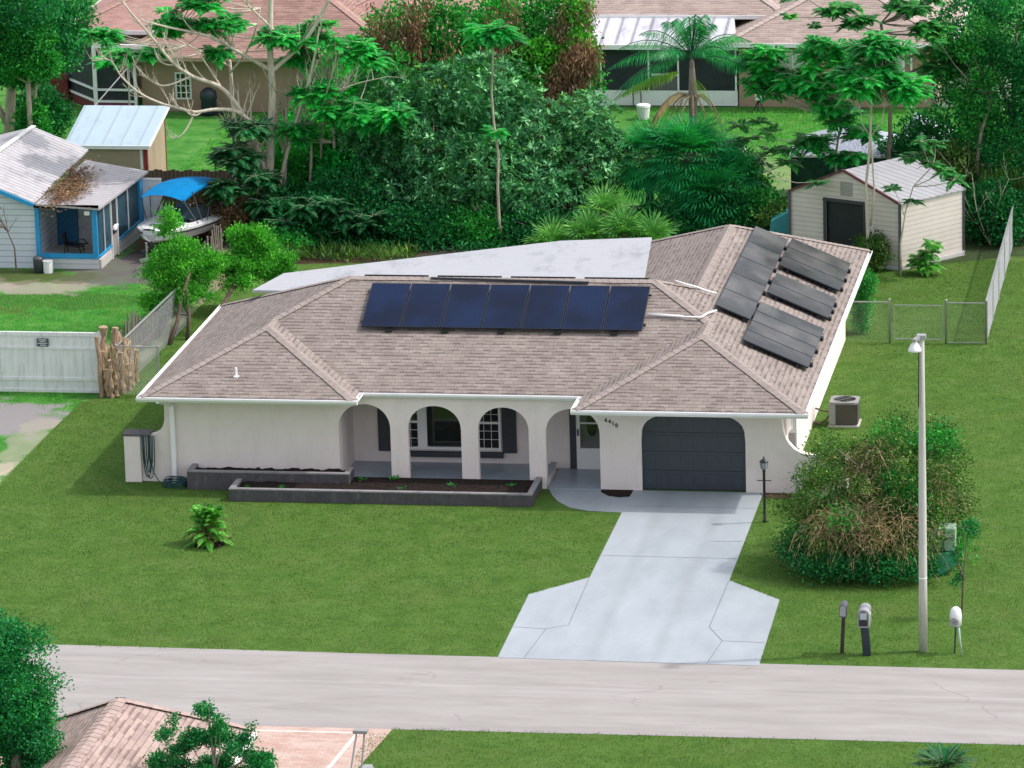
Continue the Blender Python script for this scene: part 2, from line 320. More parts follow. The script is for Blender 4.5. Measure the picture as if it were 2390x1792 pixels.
M['barkw'] = plain('whitish bark', (.60, .53, .42), .8, .18, 5, stretch=(2, 2, .6), bmp=.4, dirt=(.34, .28, .21), dirtamt=.4)
M['barkd'] = plain('dark bark', (.14, .095, .07), .9, .3, 7, stretch=(3, 3, .6), bmp=.6)
M['barkg'] = plain('grey brown bark', (.27, .22, .18), .9, .25, 6, stretch=(3, 3, .5), bmp=.6)
M['tanstucco'] = plain('brown stucco', (.42, .28, .20), .85, .06, 1.5, bmp=.3)
M['pinkstucco'] = plain('cream stucco', (.62, .56, .46), .85, .06, 1.5, bmp=.3)
M['roofred'] = shingle('reddish shingles', (.36, .22, .185), (.27, .16, .135), (.14, .085, .07))
M['roofpink'] = shingle('faded rose shingles', (.44, .26, .225), (.38, .22, .19), (.26, .15, .13))
M['rooftan'] = shingle('tan shingles', (.42, .33, .29), (.33, .26, .225), (.19, .145, .13))
M['roofnear'] = shingle('brown tabbed shingles', (.44, .33, .295), (.32, .235, .21), (.13, .085, .075))
M['maroon'] = plain('maroon kick panel', (.14, .02, .02), .6); M['magenta'] = plain('magenta kick panel', (.25, .035, .13), .6)
M['shedw'] = siding('white steel shed wall', (.78, .69, .64), .15, 2, .62, .4, wv=.1)
M['shedr'] = siding('steel shed roof', (.46, .45, .48), .23, 1, .55, .35, .3, wv=.15)
M['shutterd'] = siding('dark roll up door', (.028, .03, .04), .085, 2, .35, .4, wv=.2)
M['trimbr'] = plain('brown red trim', (.13, .035, .045), .5)
M['vent'] = siding('louvred vent', (.55, .51, .48), .05, 2, .3, .5, wv=.3)
M['gazr'] = plain('speckled grey metal roof', (.42, .44, .52), .4, .9, 30, metal=.3)
M['greennet'] = plain('dark green netting', (.012, .07, .04), .8, .4, 4)
M['grille'] = siding('condenser louvres', (.13, .11, .10), .03, 2, .35, .6, wv=.3)
M['acgrey'] = plain('condenser cabinet', (.29, .28, .28), .5, .06, 5)
M['ltgreen'] = plain('pale green cabinet', (.33, .48, .37), .5, .08, 4)
M['dkgreen'] = plain('dark green cover', (.005, .13, .06), .5, .25, 8)
def pavers():
    m, n, b = nm('pink brick pavers'); br = N(n, 'TexBrick', offset=.5); br.inputs['Scale'].default_value = 1; br.inputs['Brick Width'].default_value = .24; br.inputs['Row Height'].default_value = .12; br.inputs['Mortar Size'].default_value = .008
    br.inputs['Color1'].default_value = (.52, .36, .30, 1); br.inputs['Color2'].default_value = (.43, .27, .215, 1); br.inputs['Mortar'].default_value = (.36, .24, .2, 1); n.links.new(coords(n), br.inputs[0])
    col = mix(n, ramp(n, noise(n, coords(n), 1.3, 6, .7), [(.45, (0, 0, 0)), (.65, (.55,) * 3)]), br.outputs[0], (.60, .48, .43)); n.links.new(col, b.inputs['Base Color']); b.inputs['Roughness'].default_value = .8; return m
M['paver'] = pavers(); M['paverlight'] = plain('pale paver border', (.72, .60, .54), .8, .1, 5)
M['conc'] = plain('pale concrete', (.5, .47, .43), .85, .1, 3)
L = {}
L['dark'] = leafmat('blue green glossy leaf', (.010, .062, .022), (.045, .185, .066), (.22, .46, .24), .45, .28, .3)
L['deep'] = leafmat('deep green leaf', (.004, .045, .014), (.010, .11, .03), (.03, .22, .06), .6, .25)
L['emer'] = leafmat('emerald feather leaf', (.004, .12, .022), (.010, .30, .045), (.06, .52, .09), .5, .42)
L['bright'] = leafmat('bright green leaf', (.018, .12, .014), (.06, .26, .028), (.18, .42, .09), .5, .4)
L['mid'] = leafmat('mid green leaf', (.010, .095, .02), (.025, .20, .035), (.09, .36, .07), .5, .32)
L['oak'] = leafmat('oak leaf', (.005, .065, .022), (.012, .15, .042), (.06, .30, .09), .5, .28)
L['oliv'] = leafmat('olive shrub leaf', (.012, .045, .010), (.055, .12, .022), (.17, .25, .07), .55, .25)
L['palm'] = leafmat('palm leaflet', (.008, .11, .04), (.018, .22, .07), (.07, .34, .12), .4, .3, .4)
L['palmlt'] = leafmat('light fan palm leaf', (.03, .12, .03), (.09, .24, .06), (.25, .42, .16), .45, .3)
L['palmy'] = leafmat('yellow green palm leaflet', (.07, .14, .015), (.14, .24, .03), (.26, .36, .08), .45, .3)
L['brown'] = leafmat('dead brown leaf', (.11, .06, .035), (.24, .14, .085), (.40, .27, .17), .8, .1, gain=1.15)
L['straw'] = leafmat('dead straw frond', (.30, .19, .10), (.46, .32, .18), (.56, .42, .27), .8, .1)
L['vine'] = leafmat('dry tan vine', (.22, .145, .085), (.38, .27, .165), (.52, .40, .26), .8, .05, gain=1.1)
L['grass'] = leafmat('grass blade', (.072, .145, .024), (.098, .185, .034), (.145, .23, .06), .7, .5, .1, 1.0)
L['grassb'] = leafmat('yard grass blade', (.03, .17, .02), (.08, .27, .04), (.2, .36, .09), .7, .25, .1)
# ---------------------------------------------------------------- leaf geometry
def norm(a): return a / np.maximum(np.linalg.norm(a, axis=1, keepdims=True), 1e-6)
class LF:
    """many small leaf faces: rhombic blades given by base, direction, side"""
    def __init__(s): s.P = []; s.D = []; s.S = []; s.R = []; s.B = []
    def add(s, P, D, S, bend=.0, rnd=None):
        P = np.asarray(P, float); D = np.asarray(D, float); S = np.asarray(S, float)
        s.P.append(P); s.D.append(D); s.S.append(S); s.B.append(np.full(len(P), bend)); s.R.append(rng.random(len(P)) if rnd is None else np.clip(rnd, 0, 1))
    def build(s, name, mat, parent=None, loc=None, kind=None):
        P, D, S, B, R = [np.concatenate(x) for x in (s.P, s.D, s.S, s.B, s.R)]; n = len(P)
        ln = np.linalg.norm(D, axis=1, keepdims=True); mid = P + D * .45; mid[:, 2] += B * ln[:, 0]
        V = np.stack([P, mid + S, P + D, mid - S], 1).reshape(-1, 3)
        me = bpy.data.meshes.new(name); me.vertices.add(4 * n); me.vertices.foreach_set('co', V.astype(np.float32).ravel())
        me.loops.add(4 * n); me.loops.foreach_set('vertex_index', np.arange(4 * n, dtype=np.int32))
        me.polygons.add(n); me.polygons.foreach_set('loop_start', np.arange(0, 4 * n, 4, dtype=np.int32))
        a = me.attributes.new('rnd', 'FLOAT', 'FACE'); a.data.foreach_set('value', R.astype(np.float32)); me.update(calc_edges=True)
        o = link(name, me, mat, parent, loc)
        if kind: o['kind'] = kind
        return o
def rand_dirs(n):
    return norm(rng.normal(size=(n, 3)))
def side_of(D, w):
    r = rand_dirs(len(D)); return norm(np.cross(D, r)) * (w if np.isscalar(w) else w[:, None])
def shell_points(blobs, n, inner=.55):
    """points spread through the outer part of a set of ellipsoids, none deep inside another"""
    vol = np.array([b[3] * b[4] + b[4] * b[5] + b[3] * b[5] for b in blobs]); idx = rng.choice(len(blobs), n, p=vol / vol.sum())
    Bc = np.array([b[:3] for b in blobs])[idx]; Br = np.array([b[3:6] for b in blobs])[idx]
    u = rand_dirs(n); r = inner + (1 - inner) * rng.random(n) ** .6
    wob = 1 + .16 * np.sin(u[:, 0] * 5 + idx) * np.cos(u[:, 1] * 4 + u[:, 2] * 6)
    P = Bc + u * Br * (r * wob)[:, None]
    keep = np.ones(n, bool)
    for j, b in enumerate(blobs):
        q = np.linalg.norm((P - np.array(b[:3])) / np.array(b[3:6]), axis=1); keep &= ~((q < .5) & (idx != j))
    keep &= P[:, 2] > .03
    return P[keep], u[keep]
def crown_leaves(lf, blobs, clumps, per, L_, W, sig, up=.25, inner=.5, style='cloud'):
    C, U = shell_points(blobs, clumps, inner); n = len(C)
    C = np.repeat(C, per, 0); U = np.repeat(U, per, 0); tone = np.repeat(rng.normal(0, .2, n), per)
    if style == 'rosette':
        ax = norm(U + [0, 0, .5] + rng.normal(0, .2, U.shape)); r = rand_dirs(len(C)); t = norm(np.cross(ax, r))
        D = norm(t * 1.0 + ax * rng.uniform(.1, .8, (len(C), 1))); P = C + D * .02
        S = norm(np.cross(D, ax)) * W * rng.uniform(.8, 1.2, (len(C), 1))
    else:
        P = C + rng.normal(0, sig, C.shape) * [1, 1, .7]; D = norm(U * .7 + rand_dirs(len(C)) * .9 + [0, 0, up]); S = side_of(D, W)
    D = D * (L_ * rng.uniform(.7, 1.25, (len(C), 1))); ok = P[:, 2] > .02
    lf.add(P[ok], D[ok], S[ok], .06, (.45 + tone + rng.normal(0, .22, len(C)))[ok])
def curve_pts(P0, d, length, droop, n):
    """an arching stalk: starts along d, bends down"""
    t = np.linspace(0, 1, n)[:, None]; d = np.asarray(d, float); return np.asarray(P0) + d * (length * t) + np.array([0, 0, -1]) * (droop * length * t ** 2)
def frond(lf, P0, d, length, droop, ll, lw, n=24, hang=.25, tone=.5, base=.12, mb=None, rr=.012):
    d = np.asarray(d, float); d = d / np.linalg.norm(d); pts = curve_pts(P0, d, length, droop, n)
    T = np.gradient(pts, axis=0); T = norm(T); up = np.array([0, 0, 1.]); sd = norm(np.cross(T, up) + 1e-5); t = np.linspace(0, 1, n); ok = t > base
    env = np.sin(np.pi * np.clip((t - base) / (1 - base), 0, 1) ** .7 * .93 + .12).clip(.15, 1)
    for s_ in (1, -1):
        D = norm(sd * s_ + T * .55 + np.array([0, 0, -hang]) + rng.normal(0, .09, T.shape)) * (ll * env)[:, None]
        S = norm(np.cross(D, np.cross(D, up) + 1e-5)); S = T * lw
        lf.add(pts[ok], D[ok], S[ok], .04, np.full(ok.sum(), tone) + rng.normal(0, .16, ok.sum()))
    if mb is not None: mb.tube([tuple(p) for p in pts[::max(1, n // 6)]], [rr * (1 - .7 * i / (len(pts[::max(1, n // 6)]))) for i in range(len(pts[::max(1, n // 6)]))], 4, False)
def umbrella(lf, mb, c, n, R, ll, lw, tone=.5, up=.35, droop=.45, k=14, ring=2.0):
    """a tuft of feather leaves radiating from a twig tip"""
    a0 = rng.random() * 6.28
    for i in range(n):
        a = a0 + i * 2.39996 + rng.normal(0, .15); e = rng.uniform(-.15, 1) * up
        frond(lf, c, (math.cos(a), math.sin(a), e), R * rng.uniform(.7, 1.1), droop * rng.uniform(.6, 1.3), ll, lw, k, .15, tone + rng.normal(0, .12), .1, mb, .006)
def fan(lf, mb, c, d, L_, n=22, w=.022, tone=.5, droop=.25):
    """a costapalmate fan leaf: segments radiate from the end of a stalk"""
    d = Vector(d).normalized(); side = d.cross(Vector((0, 0, 1))); side = side.normalized() if side.length > .05 else Vector((1, 0, 0)); nrm = side.cross(d).normalized()
    P = []; D = []; S = []
    for i in range(n):
        a = (i / (n - 1) - .5) * 4.3; v = d * math.cos(a) + side * math.sin(a) + nrm * (.18 * abs(math.sin(a)) - .05)
        l = L_ * (1 - .22 * abs(a) / 2.1) * random.uniform(.9, 1.08)
        p0 = Vector(c); p1 = p0 + v * l * .55; v2 = (v + Vector((0, 0, -droop - random.random() * .3))).normalized()
        s_ = v.cross(nrm).normalized() * w
        P += [p0, p0 + v * l * .5]; D += [v * l * .62, v2 * l * .52]; S += [s_ * 1.3, s_ * .8]
    lf.add(np.array(P), np.array(D), np.array(S), 0, np.full(len(P), tone) + rng.normal(0, .13, len(P)))
def limb_pts(a, b, sag=.12, n=6, wob=.06):
    a = Vector(a); b = Vector(b); d = b - a; l = d.length; out = []
    k = Vector((random.gauss(0, wob), random.gauss(0, wob), 0)) * l
    for i in range(n):
        t = i / (n - 1); out.append(a + d * t + Vector((0, 0, -1)) * (math.sin(math.pi * t) * sag * l * .5) + k * math.sin(math.pi * t))
    return out
def make_tree(name, label, cat, base, trunks, blobs, clumps, per, L_, W, leaf, bark, sig=.16, style='cloud', group=None, inner=.5, branches=True, up=.25):
    t = thing(name, label, cat, base, group); mb = MB()
    for pts, r0, r1 in trunks:
        k = len(pts); mb.tube(pts, [r0 + (r1 - r0) * i / (k - 1) for i in range(k)], 8)
    if branches:
        allp = [Vector(p) for pts, _, _ in trunks for p in pts[len(pts) // 2:]]
        few = len(blobs) > 16
        for b in (blobs[::max(1, len(blobs) // 9)] if few else blobs):
            c = Vector(b[:3]); q = min(allp, key=lambda p: (p - c).length + (2 if p.z > c.z else 0))
            if (q - c).length > .25:
                rad = (.008 + .012 * (q - c).length) if few else (.02 + .022 * (q - c).length); mb.tube(limb_pts(q, c), [rad * (1 - .12 * i) for i in range(6)], 6)
            for _ in range(0 if few else 4):
                u = Vector(rand_dirs(1)[0]); u.z = abs(u.z) * .8; e = c + Vector((u.x * b[3], u.y * b[4], u.z * b[5])) * .85; mb.tube(limb_pts(c, e, .05, 4), [.03, .022, .015, .008], 4)
    mb.build('trunk', M[bark], t, smooth=True)
    lf = LF(); crown_leaves(lf, blobs, clumps, per, L_, W, sig, up, inner, style); lf.build('crown', L[leaf], t); return t
# ================================================================ SETTING
def sheet(name, pts, z, mat, kind='structure'):
    o = MB().poly([(x, y, z) for x, y in pts]).build(name, mat); 
    if kind: o['kind'] = kind
    return o
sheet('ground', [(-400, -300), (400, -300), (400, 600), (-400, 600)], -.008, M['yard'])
LX = -3.75
lawnpts = [(-3.9, -13.2), (-3.95, -4), (-3.9, 0.5), (-3.85, 5.5), (-3.75, 8.6), (-3.25, 9.6), (-3.0, 14), (-2.9, 20), (-2.6, 25.2), (-.5, 25.6), (4, 26.2), (10, 26), (13.5, 26.6), (17, 25.4), (21.2, 27.6), (60, 27.6), (60, -13.2)]
sheet('lawn', lawnpts, -.004, M['lawn'])
sheet('verge', [(10.28, -18.5), (60, -18.42), (60, -60), (9.0, -60), (9.35, -27)], -.004, M['lawn'])
sheet('road', [(-60, -13.05), (-20, -13.16), (-4, -13.18), (2, -13.14), (8, -13.22), (14, -13.25), (20, -13.24), (60, -13.1), (60, -18.4), (20, -18.46), (10, -18.56), (0, -18.66), (-60, -18.9)], .0, M['road'])
drive = sheet('driveway', [(13.0, .85), (13.0, -6.85), (11.72, -8.35), (11.78, -13.3), (17.92, -13.42), (17.84, -8.32), (16.45, -6.85), (16.42, .6), (16.42, .85)], .006, M['drive'])
j = MB()
def strip(a, b, w_=.022, z=.010):
    a = Vector((*a, z)); b = Vector((*b, z)); d = (b - a).normalized(); s_ = Vector((-d.y, d.x, 0)) * w_ / 2; j.poly([a - s_, b - s_, b + s_, a + s_])
for a, b in (((13.0, -6.9), (13.06, -10.7)), ((13.06, -10.7), (12.57, -11.05)), ((12.57, -11.05), (12.4, -13.3)), ((11.76, -10.95), (12.57, -11.05)), ((16.44, -6.9), (16.42, -10.6)), ((16.42, -10.6), (16.85, -11.64)),
             ((16.85, -11.64), (16.7, -13.36)), ((16.85, -11.64), (17.88, -11.7)), ((13.02, -5.0), (16.44, -5.05)), ((15.6, -3.6), (16.4, -3.55)), ((13.02, -.6), (16.4, -.62))): strip(a, b)
j.build('driveway_joints', M['joint'], drive)
# curved entry walk
wk = [(10.78, .86), (10.95, .3), (11.2, -.3), (11.6, -.85), (12.1, -1.12), (13.0, -1.2), (13.0, .3), (12.75, .18), (12.45, .28), (12.2, .62), (12.16, .86)]
sheet('walkway', wk, .004, M['drive'])
sheet('mulch_bed', [(12.17, .86), (12.2, .6), (12.45, .26), (12.75, .16), (13.0, .24), (13.02, .86)], .012, M['soil'])
sheet('mulch_bed', [(16.43, .86), (16.43, .42), (16.9, .33), (17.5, .4), (18.2, .3), (18.9, .86)], .008, M['mulchr'])
# across the road: brick paver drive
pv = sheet('paver_driveway', [(1.2, -18.66), (10.28, -18.56), (9.35, -27.5), (1.2, -27.5)], .004, M['paver'])
j = MB(); strip((9.55, -18.9), (8.9, -27.2), .10, .009); strip((1.4, -18.98), (9.55, -18.9), .10, .009); j.build('paver_border', M['paverlight'], pv)
# ================================================================ MAIN HOUSE
s = .429; H = 2.55; x0, x1, x3, x4 = .165, 5.84, 11.75, 17.656; xr = 10.46; yb, yB = 10.0, 17.49; yC, yR = .81, -.57
house = thing('house', 'low cream stucco house with brown shingle hip roof, arched porch and dark garage door', 'house', (8.9, 8, 0))
def P3(x, y, h): return (x, y, H + s * h)
a_ = (3.0025, 2.8375); a2 = (3.0025, 3.6475); m1 = (x0 + 4.595, 5.405); m2 = (x4 - 4.595, 5.405); b_ = (14.703, 2.383); b2 = (14.703, 3.763); q_ = (14.06, 6.404); p_ = (14.06, 13.894)
zf = dict(L=lambda x, y: x - x0, R=lambda x, y: x4 - x, F=lambda x, y: y - yC, B=lambda x, y: yb - y, LF=lambda x, y: y, LV=lambda x, y: x1 - x, RF=lambda x, y: y - yR, RV=lambda x, y: x - x3, RW=lambda x, y: x - xr, RB=lambda x, y: yB - y)
planes = dict(L=[(x0, 0), a_, a2, m1, (x0, yb)], LF=[(x0, 0), (x1, 0), a_], LV=[a_, (x1, 0), (x1, yC), a2], F=[(x1, yC), (x3, yC), b2, m2, m1, a2],
              RF=[(x3, yR), (x4, yR), b_], RV=[b_, b2, (x3, yC), (x3, yR)], R=[(x4, yR), (x4, yB), p_, q_, m2, b2, b_], B=[m1, m2, q_, (xr, yb), (x0, yb)], RW=[q_, p_, (xr, yB), (xr, yb)], RB=[p_, (x4, yB), (xr, yB)])
sf = math.sqrt(1 + s * s); rm = MB()
for k, pl in planes.items():
    al = k in ('L', 'LV', 'R', 'RV', 'RW')
    rm.poly([P3(x, y, zf[k](x, y)) for x, y in pl], [((y if al else x), zf[k](x, y) * sf) for x, y in pl])
roof = rm.build('roof', M['roof'], house, recalc=False)
outline = [(x0, 0), (x1, 0), (x1, yC), (x3, yC), (x3, yR), (x4, yR), (x4, yB), (xr, yB), (xr, yb), (x0, yb)]
so_ = MB(); so_.poly([(x, y, H - .15) for x, y in outline])
for i in range(len(outline)):
    a, b = outline[i], outline[(i + 1) % len(outline)]; so_.poly([(*a, H - .15), (*b, H - .15), (*b, H - .012), (*a, H - .012)])
so_.build('fascia', M['white'], roof)
# ridge and hip caps, laid piece over piece
def ridge_caps(segs, fn, wd=.15, step=.2):
    cm = MB()
    for a, b, tilt in segs:
        A = Vector(fn(a)); B = Vector(fn(b)); d = B - A; n_ = max(2, int(d.length / step)); hz = Vector((d.x, d.y, 0)).normalized(); sd_ = Vector((-hz.y, hz.x, 0))
        for i in range(n_):
            p = A + d * (i / n_); q = A + d * ((i + 1.12) / n_); l0, l1 = .030, .020
            ww = wd * random.uniform(.96, 1.05)
            for sg in (1, -1):
                o = sd_ * ww * sg - Vector((0, 0, ww * tilt))
                cm.poly([p + Vector((0, 0, l0)), q + Vector((0, 0, l1)), q + o + Vector((0, 0, l1)), p + o + Vector((0, 0, l0))])
            for sg in (1, -1):
                o = sd_ * ww * sg - Vector((0, 0, ww * tilt)); cm.poly([p + Vector((0, 0, l0)), p + o + Vector((0, 0, l0)), p + o, p])
    return cm
def roofz(p): return P3(p[0], p[1], p[2])
hip, rid = .30, s
segs = [((x0, 0, 0), (*a_, 2.8375), hip), ((x1, 0, 0), (*a_, 2.8375), hip), ((*a_, 2.8375), (*a2, 2.8375), rid), ((*a2, 2.8375), (*m1, 4.595), hip), ((*m1, 4.595), (*m2, 4.595), rid), ((*b2, 2.953), (*m2, 4.595), hip),
        ((*b_, 2.953), (*b2, 2.953), rid), ((x3, yR, 0), (*b_, 2.953), hip), ((x4, yR, 0), (*b_, 2.953), hip), ((*q_, 3.6), (*m2, 4.595), hip), ((*q_, 3.6), (*p_, 3.6), rid), ((x4, yB, 0), (*p_, 3.6), hip), ((xr, yB, 0), (*p_, 3.6), hip), ((x0, yb, 0), (*m1, 4.595), hip)]
ridge_caps(segs, roofz).build('ridge_cap', M['cap'], roof, recalc=False)
# gutters (K profile trough with open top)
def gutter(a, b, out):
    g = MB(); a = Vector((*a, 0)); b = Vector((*b, 0)); o = Vector((*out, 0)); z = H
    prof = [(.0, -.015), (.0, -.125), (.07, -.125), (.115, -.06), (.115, -.01), (.10, -.01), (.10, -.05), (.065, -.10), (.012, -.10), (.012, -.015)]
    V = [a + o * (u + .004) + Vector((0, 0, z + v)) for u, v in prof] + [b + o * (u + .004) + Vector((0, 0, z + v)) for u, v in prof]; n = len(prof)
    g.add(V, [tuple(range(n)), tuple(reversed(range(n, 2 * n)))] + [(i, n + i, n + (i + 1) % n, (i + 1) % n) for i in range(n)])
    return g.build('gutter', M['white'], house)
gutter((x0 - .11, 0), (x1 + .11, 0), (0, -1)); gutter((x1 - .02, yC), (x3 + .02, yC), (0, -1)); gutter((x3 - .11, yR), (x4 + .11, yR), (0, -1))
gutter((x4, yR), (x4, yB), (1, 0)); gutter((x0, yb), (x0, 0), (-1, 0)); gutter((x1, .0), (x1, yC - .12), (1, 0)); gutter((x3, yC - .12), (x3, yR), (-1, 0))
ds = MB(); ds.box(.74, .86, .69, .83, .0, 2.15); ds.bar((.80, .76, 2.12), (.66, .35, 2.32), .1, .1, (0, 1, 0)); ds.bar((.66, .35, 2.30), (.62, -.06, 2.44), .1, .1, (0, 1, 0)); ds.build('downspout', M['white'], house, bevel=.008)
# front wall with arches and swooping ends
yf, tw = .85, .22
def arch(xa, xb, zs, ztop, n_=2.0, steps=18):
    c = (xa + xb) / 2; r = (xb - xa) / 2; out = []
    for i in range(steps + 1):
        t = -math.cos(math.pi * i / steps); out.append((c + r * t, zs + (ztop - zs) * max(0, 1 - abs(t) ** n_) ** (1 / n_)))
    return out
opens = [(5.24, 6.62, .17, 1.55, 2.21, 2.1), (7.09, 8.50, .17, 1.55, 2.19, 2.1), (8.95, 10.29, .17, 1.55, 2.18, 2.1), (10.74, 12.16, 0, 1.5, 2.17, 2.1), (13.25, 15.97, 0, 1.35, 2.1, 3.2)]
prof = []   # columns: x, zlow, zhigh
def swoop_l(x): return 1.27 if x < .2 else min(2.5, 1.27 + (.75 if x > .7601 else .30) * ((x - .2) / .56) ** 2.2)
prof += [(-.10, 0, 1.27), (.15, 0, 1.27), (.28, 0, 1.30), (.38, 0, 1.36), (.46, 0, 1.44), (.52, 0, 1.54), (.555, 0, 1.68), (.565, 0, 1.9), (.565, 0, 2.40)]
for (xa, xb, zb, zs, zt, nn_) in opens:
    prof.append((xa, zb if False else 0, 2.5)); ar = arch(xa, xb, zs, zt, nn_)
    prof += [(x, z, 2.5) for x, z in ar]; prof.append((xb, 0, 2.5))
prof += [(16.93, 0, 2.4), (16.93, 0, 1.95), (16.95, 0, 1.72), (17.0, 0, 1.52), (17.1, 0, 1.34), (17.24, 0, 1.19), (17.42, 0, 1.09), (17.62, 0, 1.045), (17.95, 0, 1.04)]
wm = MB()
for (xa, la, ta), (xb, lb, tb) in zip(prof, prof[1:]):
    ta = min(ta, 2.5); tb = min(tb, 2.5)
    if xb - xa > 1e-4:
        wm.poly([(xa, yf, la), (xb, yf, lb), (xb, yf, tb), (xa, yf, ta)]); wm.poly([(xa, yf + tw, la), (xa, yf + tw, ta), (xb, yf + tw, tb), (xb, yf + tw, lb)])
        wm.poly([(xa, yf, ta), (xb, yf, tb), (xb, yf + tw, tb), (xa, yf + tw, ta)])
        if la > .01 or lb > .01: wm.poly([(xa, yf, la), (xa, yf + tw, la), (xb, yf + tw, lb), (xb, yf, lb)])
    else:
        for u, v in ((la, lb), (ta, tb)):
            if abs(u - v) > 1e-4: wm.poly([(xa, yf, u), (xa, yf + tw, u), (xa, yf + tw, v), (xa, yf, v)])
wm.poly([(-.1, yf, 0), (-.1, yf + tw, 0), (-.1, yf + tw, 1.27), (-.1, yf, 1.27)])
# rest of the shell
wm.box(.77, .97, yf + tw + .002, 9.4, 0, H - .16); wm.box(.97, 10.9, 9.2, 9.4, 0, H - .16); wm.box(16.82, 17.02, yf + tw + .002, 16.9, 0, H - .16); wm.box(11.05, 16.82, 16.7, 16.9, 0, H - .16); wm.box(11.05, 11.25, 9.4, 16.7, 0, H - .16)
wm.box(5.25, 12.45, 2.75, 2.95, 0, H - .16); wm.box(5.05, 5.25, yf + tw + .001, 2.95, 0, H - .16); wm.box(12.3, 12.5, yf + tw + .001, 2.75, 0, H - .16)
wm.box(5.25, 10.74, yf - .01, yf + .10, 0, .185); wm.box(10.60, 10.74, yf + tw + .004, 2.45, .0, .24)
wall = wm.build('wall', M['stucco'], house)
MB().box(5.26, 10.59, yf + .11, 2.745, 0, .125).box(10.75, 12.29, yf - .03, 2.745, 0, .03).build('porch_floor', M['porchfloor'], house)
MB().box(10.592, 10.748, yf + tw + .01, 2.5, .24, .262).build('porch_curb', M['porchfloor'], house)
# left pillar and cap
MB().box(-.54, -.105, .74, 1.2, 0, 1.25).build('gate_pillar', M['stucco'], house)
MB().box(-.585, .16, .70, 1.26, 1.272, 1.315).build('pillar_cap', plain('dark stone cap', (.12, .105, .11), .8, .25, 9), house, bevel=.006)
MB().box(17.955, 18.6, .74, 1.28, 0, 1.02).build('gate_pillar', M['whited'], house)
MB().box(17.90, 18.66, .70, 1.32, 1.045, 1.09).build('pillar_cap', plain('brown stone cap', (.25, .19, .17), .8, .25, 9), house, bevel=.006)
# garage door: 4 rows of raised panels
g = MB(); g.box(13.2, 16.02, yf + .12, yf + .15, 0, 2.1)
for r_ in range(4):
    zz = .03 + r_ * .515; g.box(13.27, 15.95, yf + .10, yf + .122, zz, zz + .5)
    for c_ in range(8):
        xx = 13.33 + c_ * .327; g.box(xx, xx + .27, yf + .088, yf + .102, zz + .08, zz + .42)
g.build('garage_door', M['garage'], house, bevel=.006)
# entry door
dr = MB(); dr.box(11.27, 11.36, 2.66, 2.74, .03, 2.06); dr.box(12.0, 12.1, 2.66, 2.74, .03, 2.06); dr.box(11.36, 12.0, 2.66, 2.74, .03, .60); dr.box(11.36, 12.0, 2.66, 2.74, 1.96, 2.06); dr.box(11.361, 11.999, 2.665, 2.70, 1.27, 1.31)
door = dr.build('front_door', M['white'], house, bevel=.005)
MB().box(11.36, 12.0, 2.715, 2.725, .6, 1.96).build('glass_panel', glassm('grey storm glass', (.16, .16, .15), .12), door)
ov = MB(); c_ = (11.68, 2.708, 1.28); ov.poly([(c_[0] + .15 * math.cos(t * .3142), c_[1], c_[2] + .36 * math.sin(t * .3142)) for t in range(20)]); ov.build('oval_light', M['glass'], door)
MB().box(11.295, 11.33, 2.60, 2.66, .95, 1.13).build('door_handle', M['black'], door, bevel=.006)
MB().box(11.08, 11.24, 2.69, 2.745, .03, 2.06).build('shutter', M['char'], house)
# triple window with shutters and sill
def dh(xa, xb, za, zb, y):
    f = MB(); t = .06
    f.box(xa, xa + t, y, y + .07, za, zb).box(xb - t, xb, y, y + .07, za, zb).box(xa + t, xb - t, y, y + .07, za, za + t).box(xa + t, xb - t, y, y + .07, zb - t, zb)
    zm = (za + zb) / 2; f.box(xa + t, xb - t, y + .008, y + .06, zm - .03, zm + .03)
    wn = f.build('window', M['white'], house)
    mu = MB(); n_ = 3
    for i in range(1, n_): xx = xa + t + (xb - xa - 2 * t) * i / n_; mu.box(xx - .006, xx + .006, y + .03, y + .05, za + t, zb - t)
    for i in range(1, 6):
        if i == 3: continue
        zz = za + t + (zb - za - 2 * t) * i / 6; mu.box(xa + t, xb - t, y + .031, y + .049, zz - .006, zz + .006)
    mu.build('muntins', M['white'], wn); MB().box(xa + t, xb - t, y + .052, y + .058, za + t, zb - t).build('pane', M['glass'], wn)
dh(6.36, 7.06, .50, 2.0, 2.66); dh(8.52, 9.24, .50, 2.0, 2.66)
f = MB(); f.box(7.063, 7.25, 2.655, 2.74, .5, 2.0).box(8.36, 8.517, 2.655, 2.74, .5, 2.0).box(7.25, 8.36, 2.655, 2.74, .5, .57).box(7.25, 8.36, 2.655, 2.74, 1.93, 2.0)
wn = f.build('window', M['white'], house); MB().box(7.25, 8.36, 2.715, 2.725, .57, 1.93).build('pane', M['glass'], wn)
for xa in (5.92, 9.27): 
    sh = MB(); sh.box(xa, xa + .38, 2.70, 2.745, .42, 2.02); 
    for i in range(18): sh.box(xa + .05, xa + .33, 2.688, 2.702, .5 + i * .082, .5 + i * .082 + .05)
    sh.build('shutter', M['char'], house)
MB().box(6.3, 9.3, 2.60, 2.745, .30, .44).build('window_sill', M['char'], house, bevel=.01)
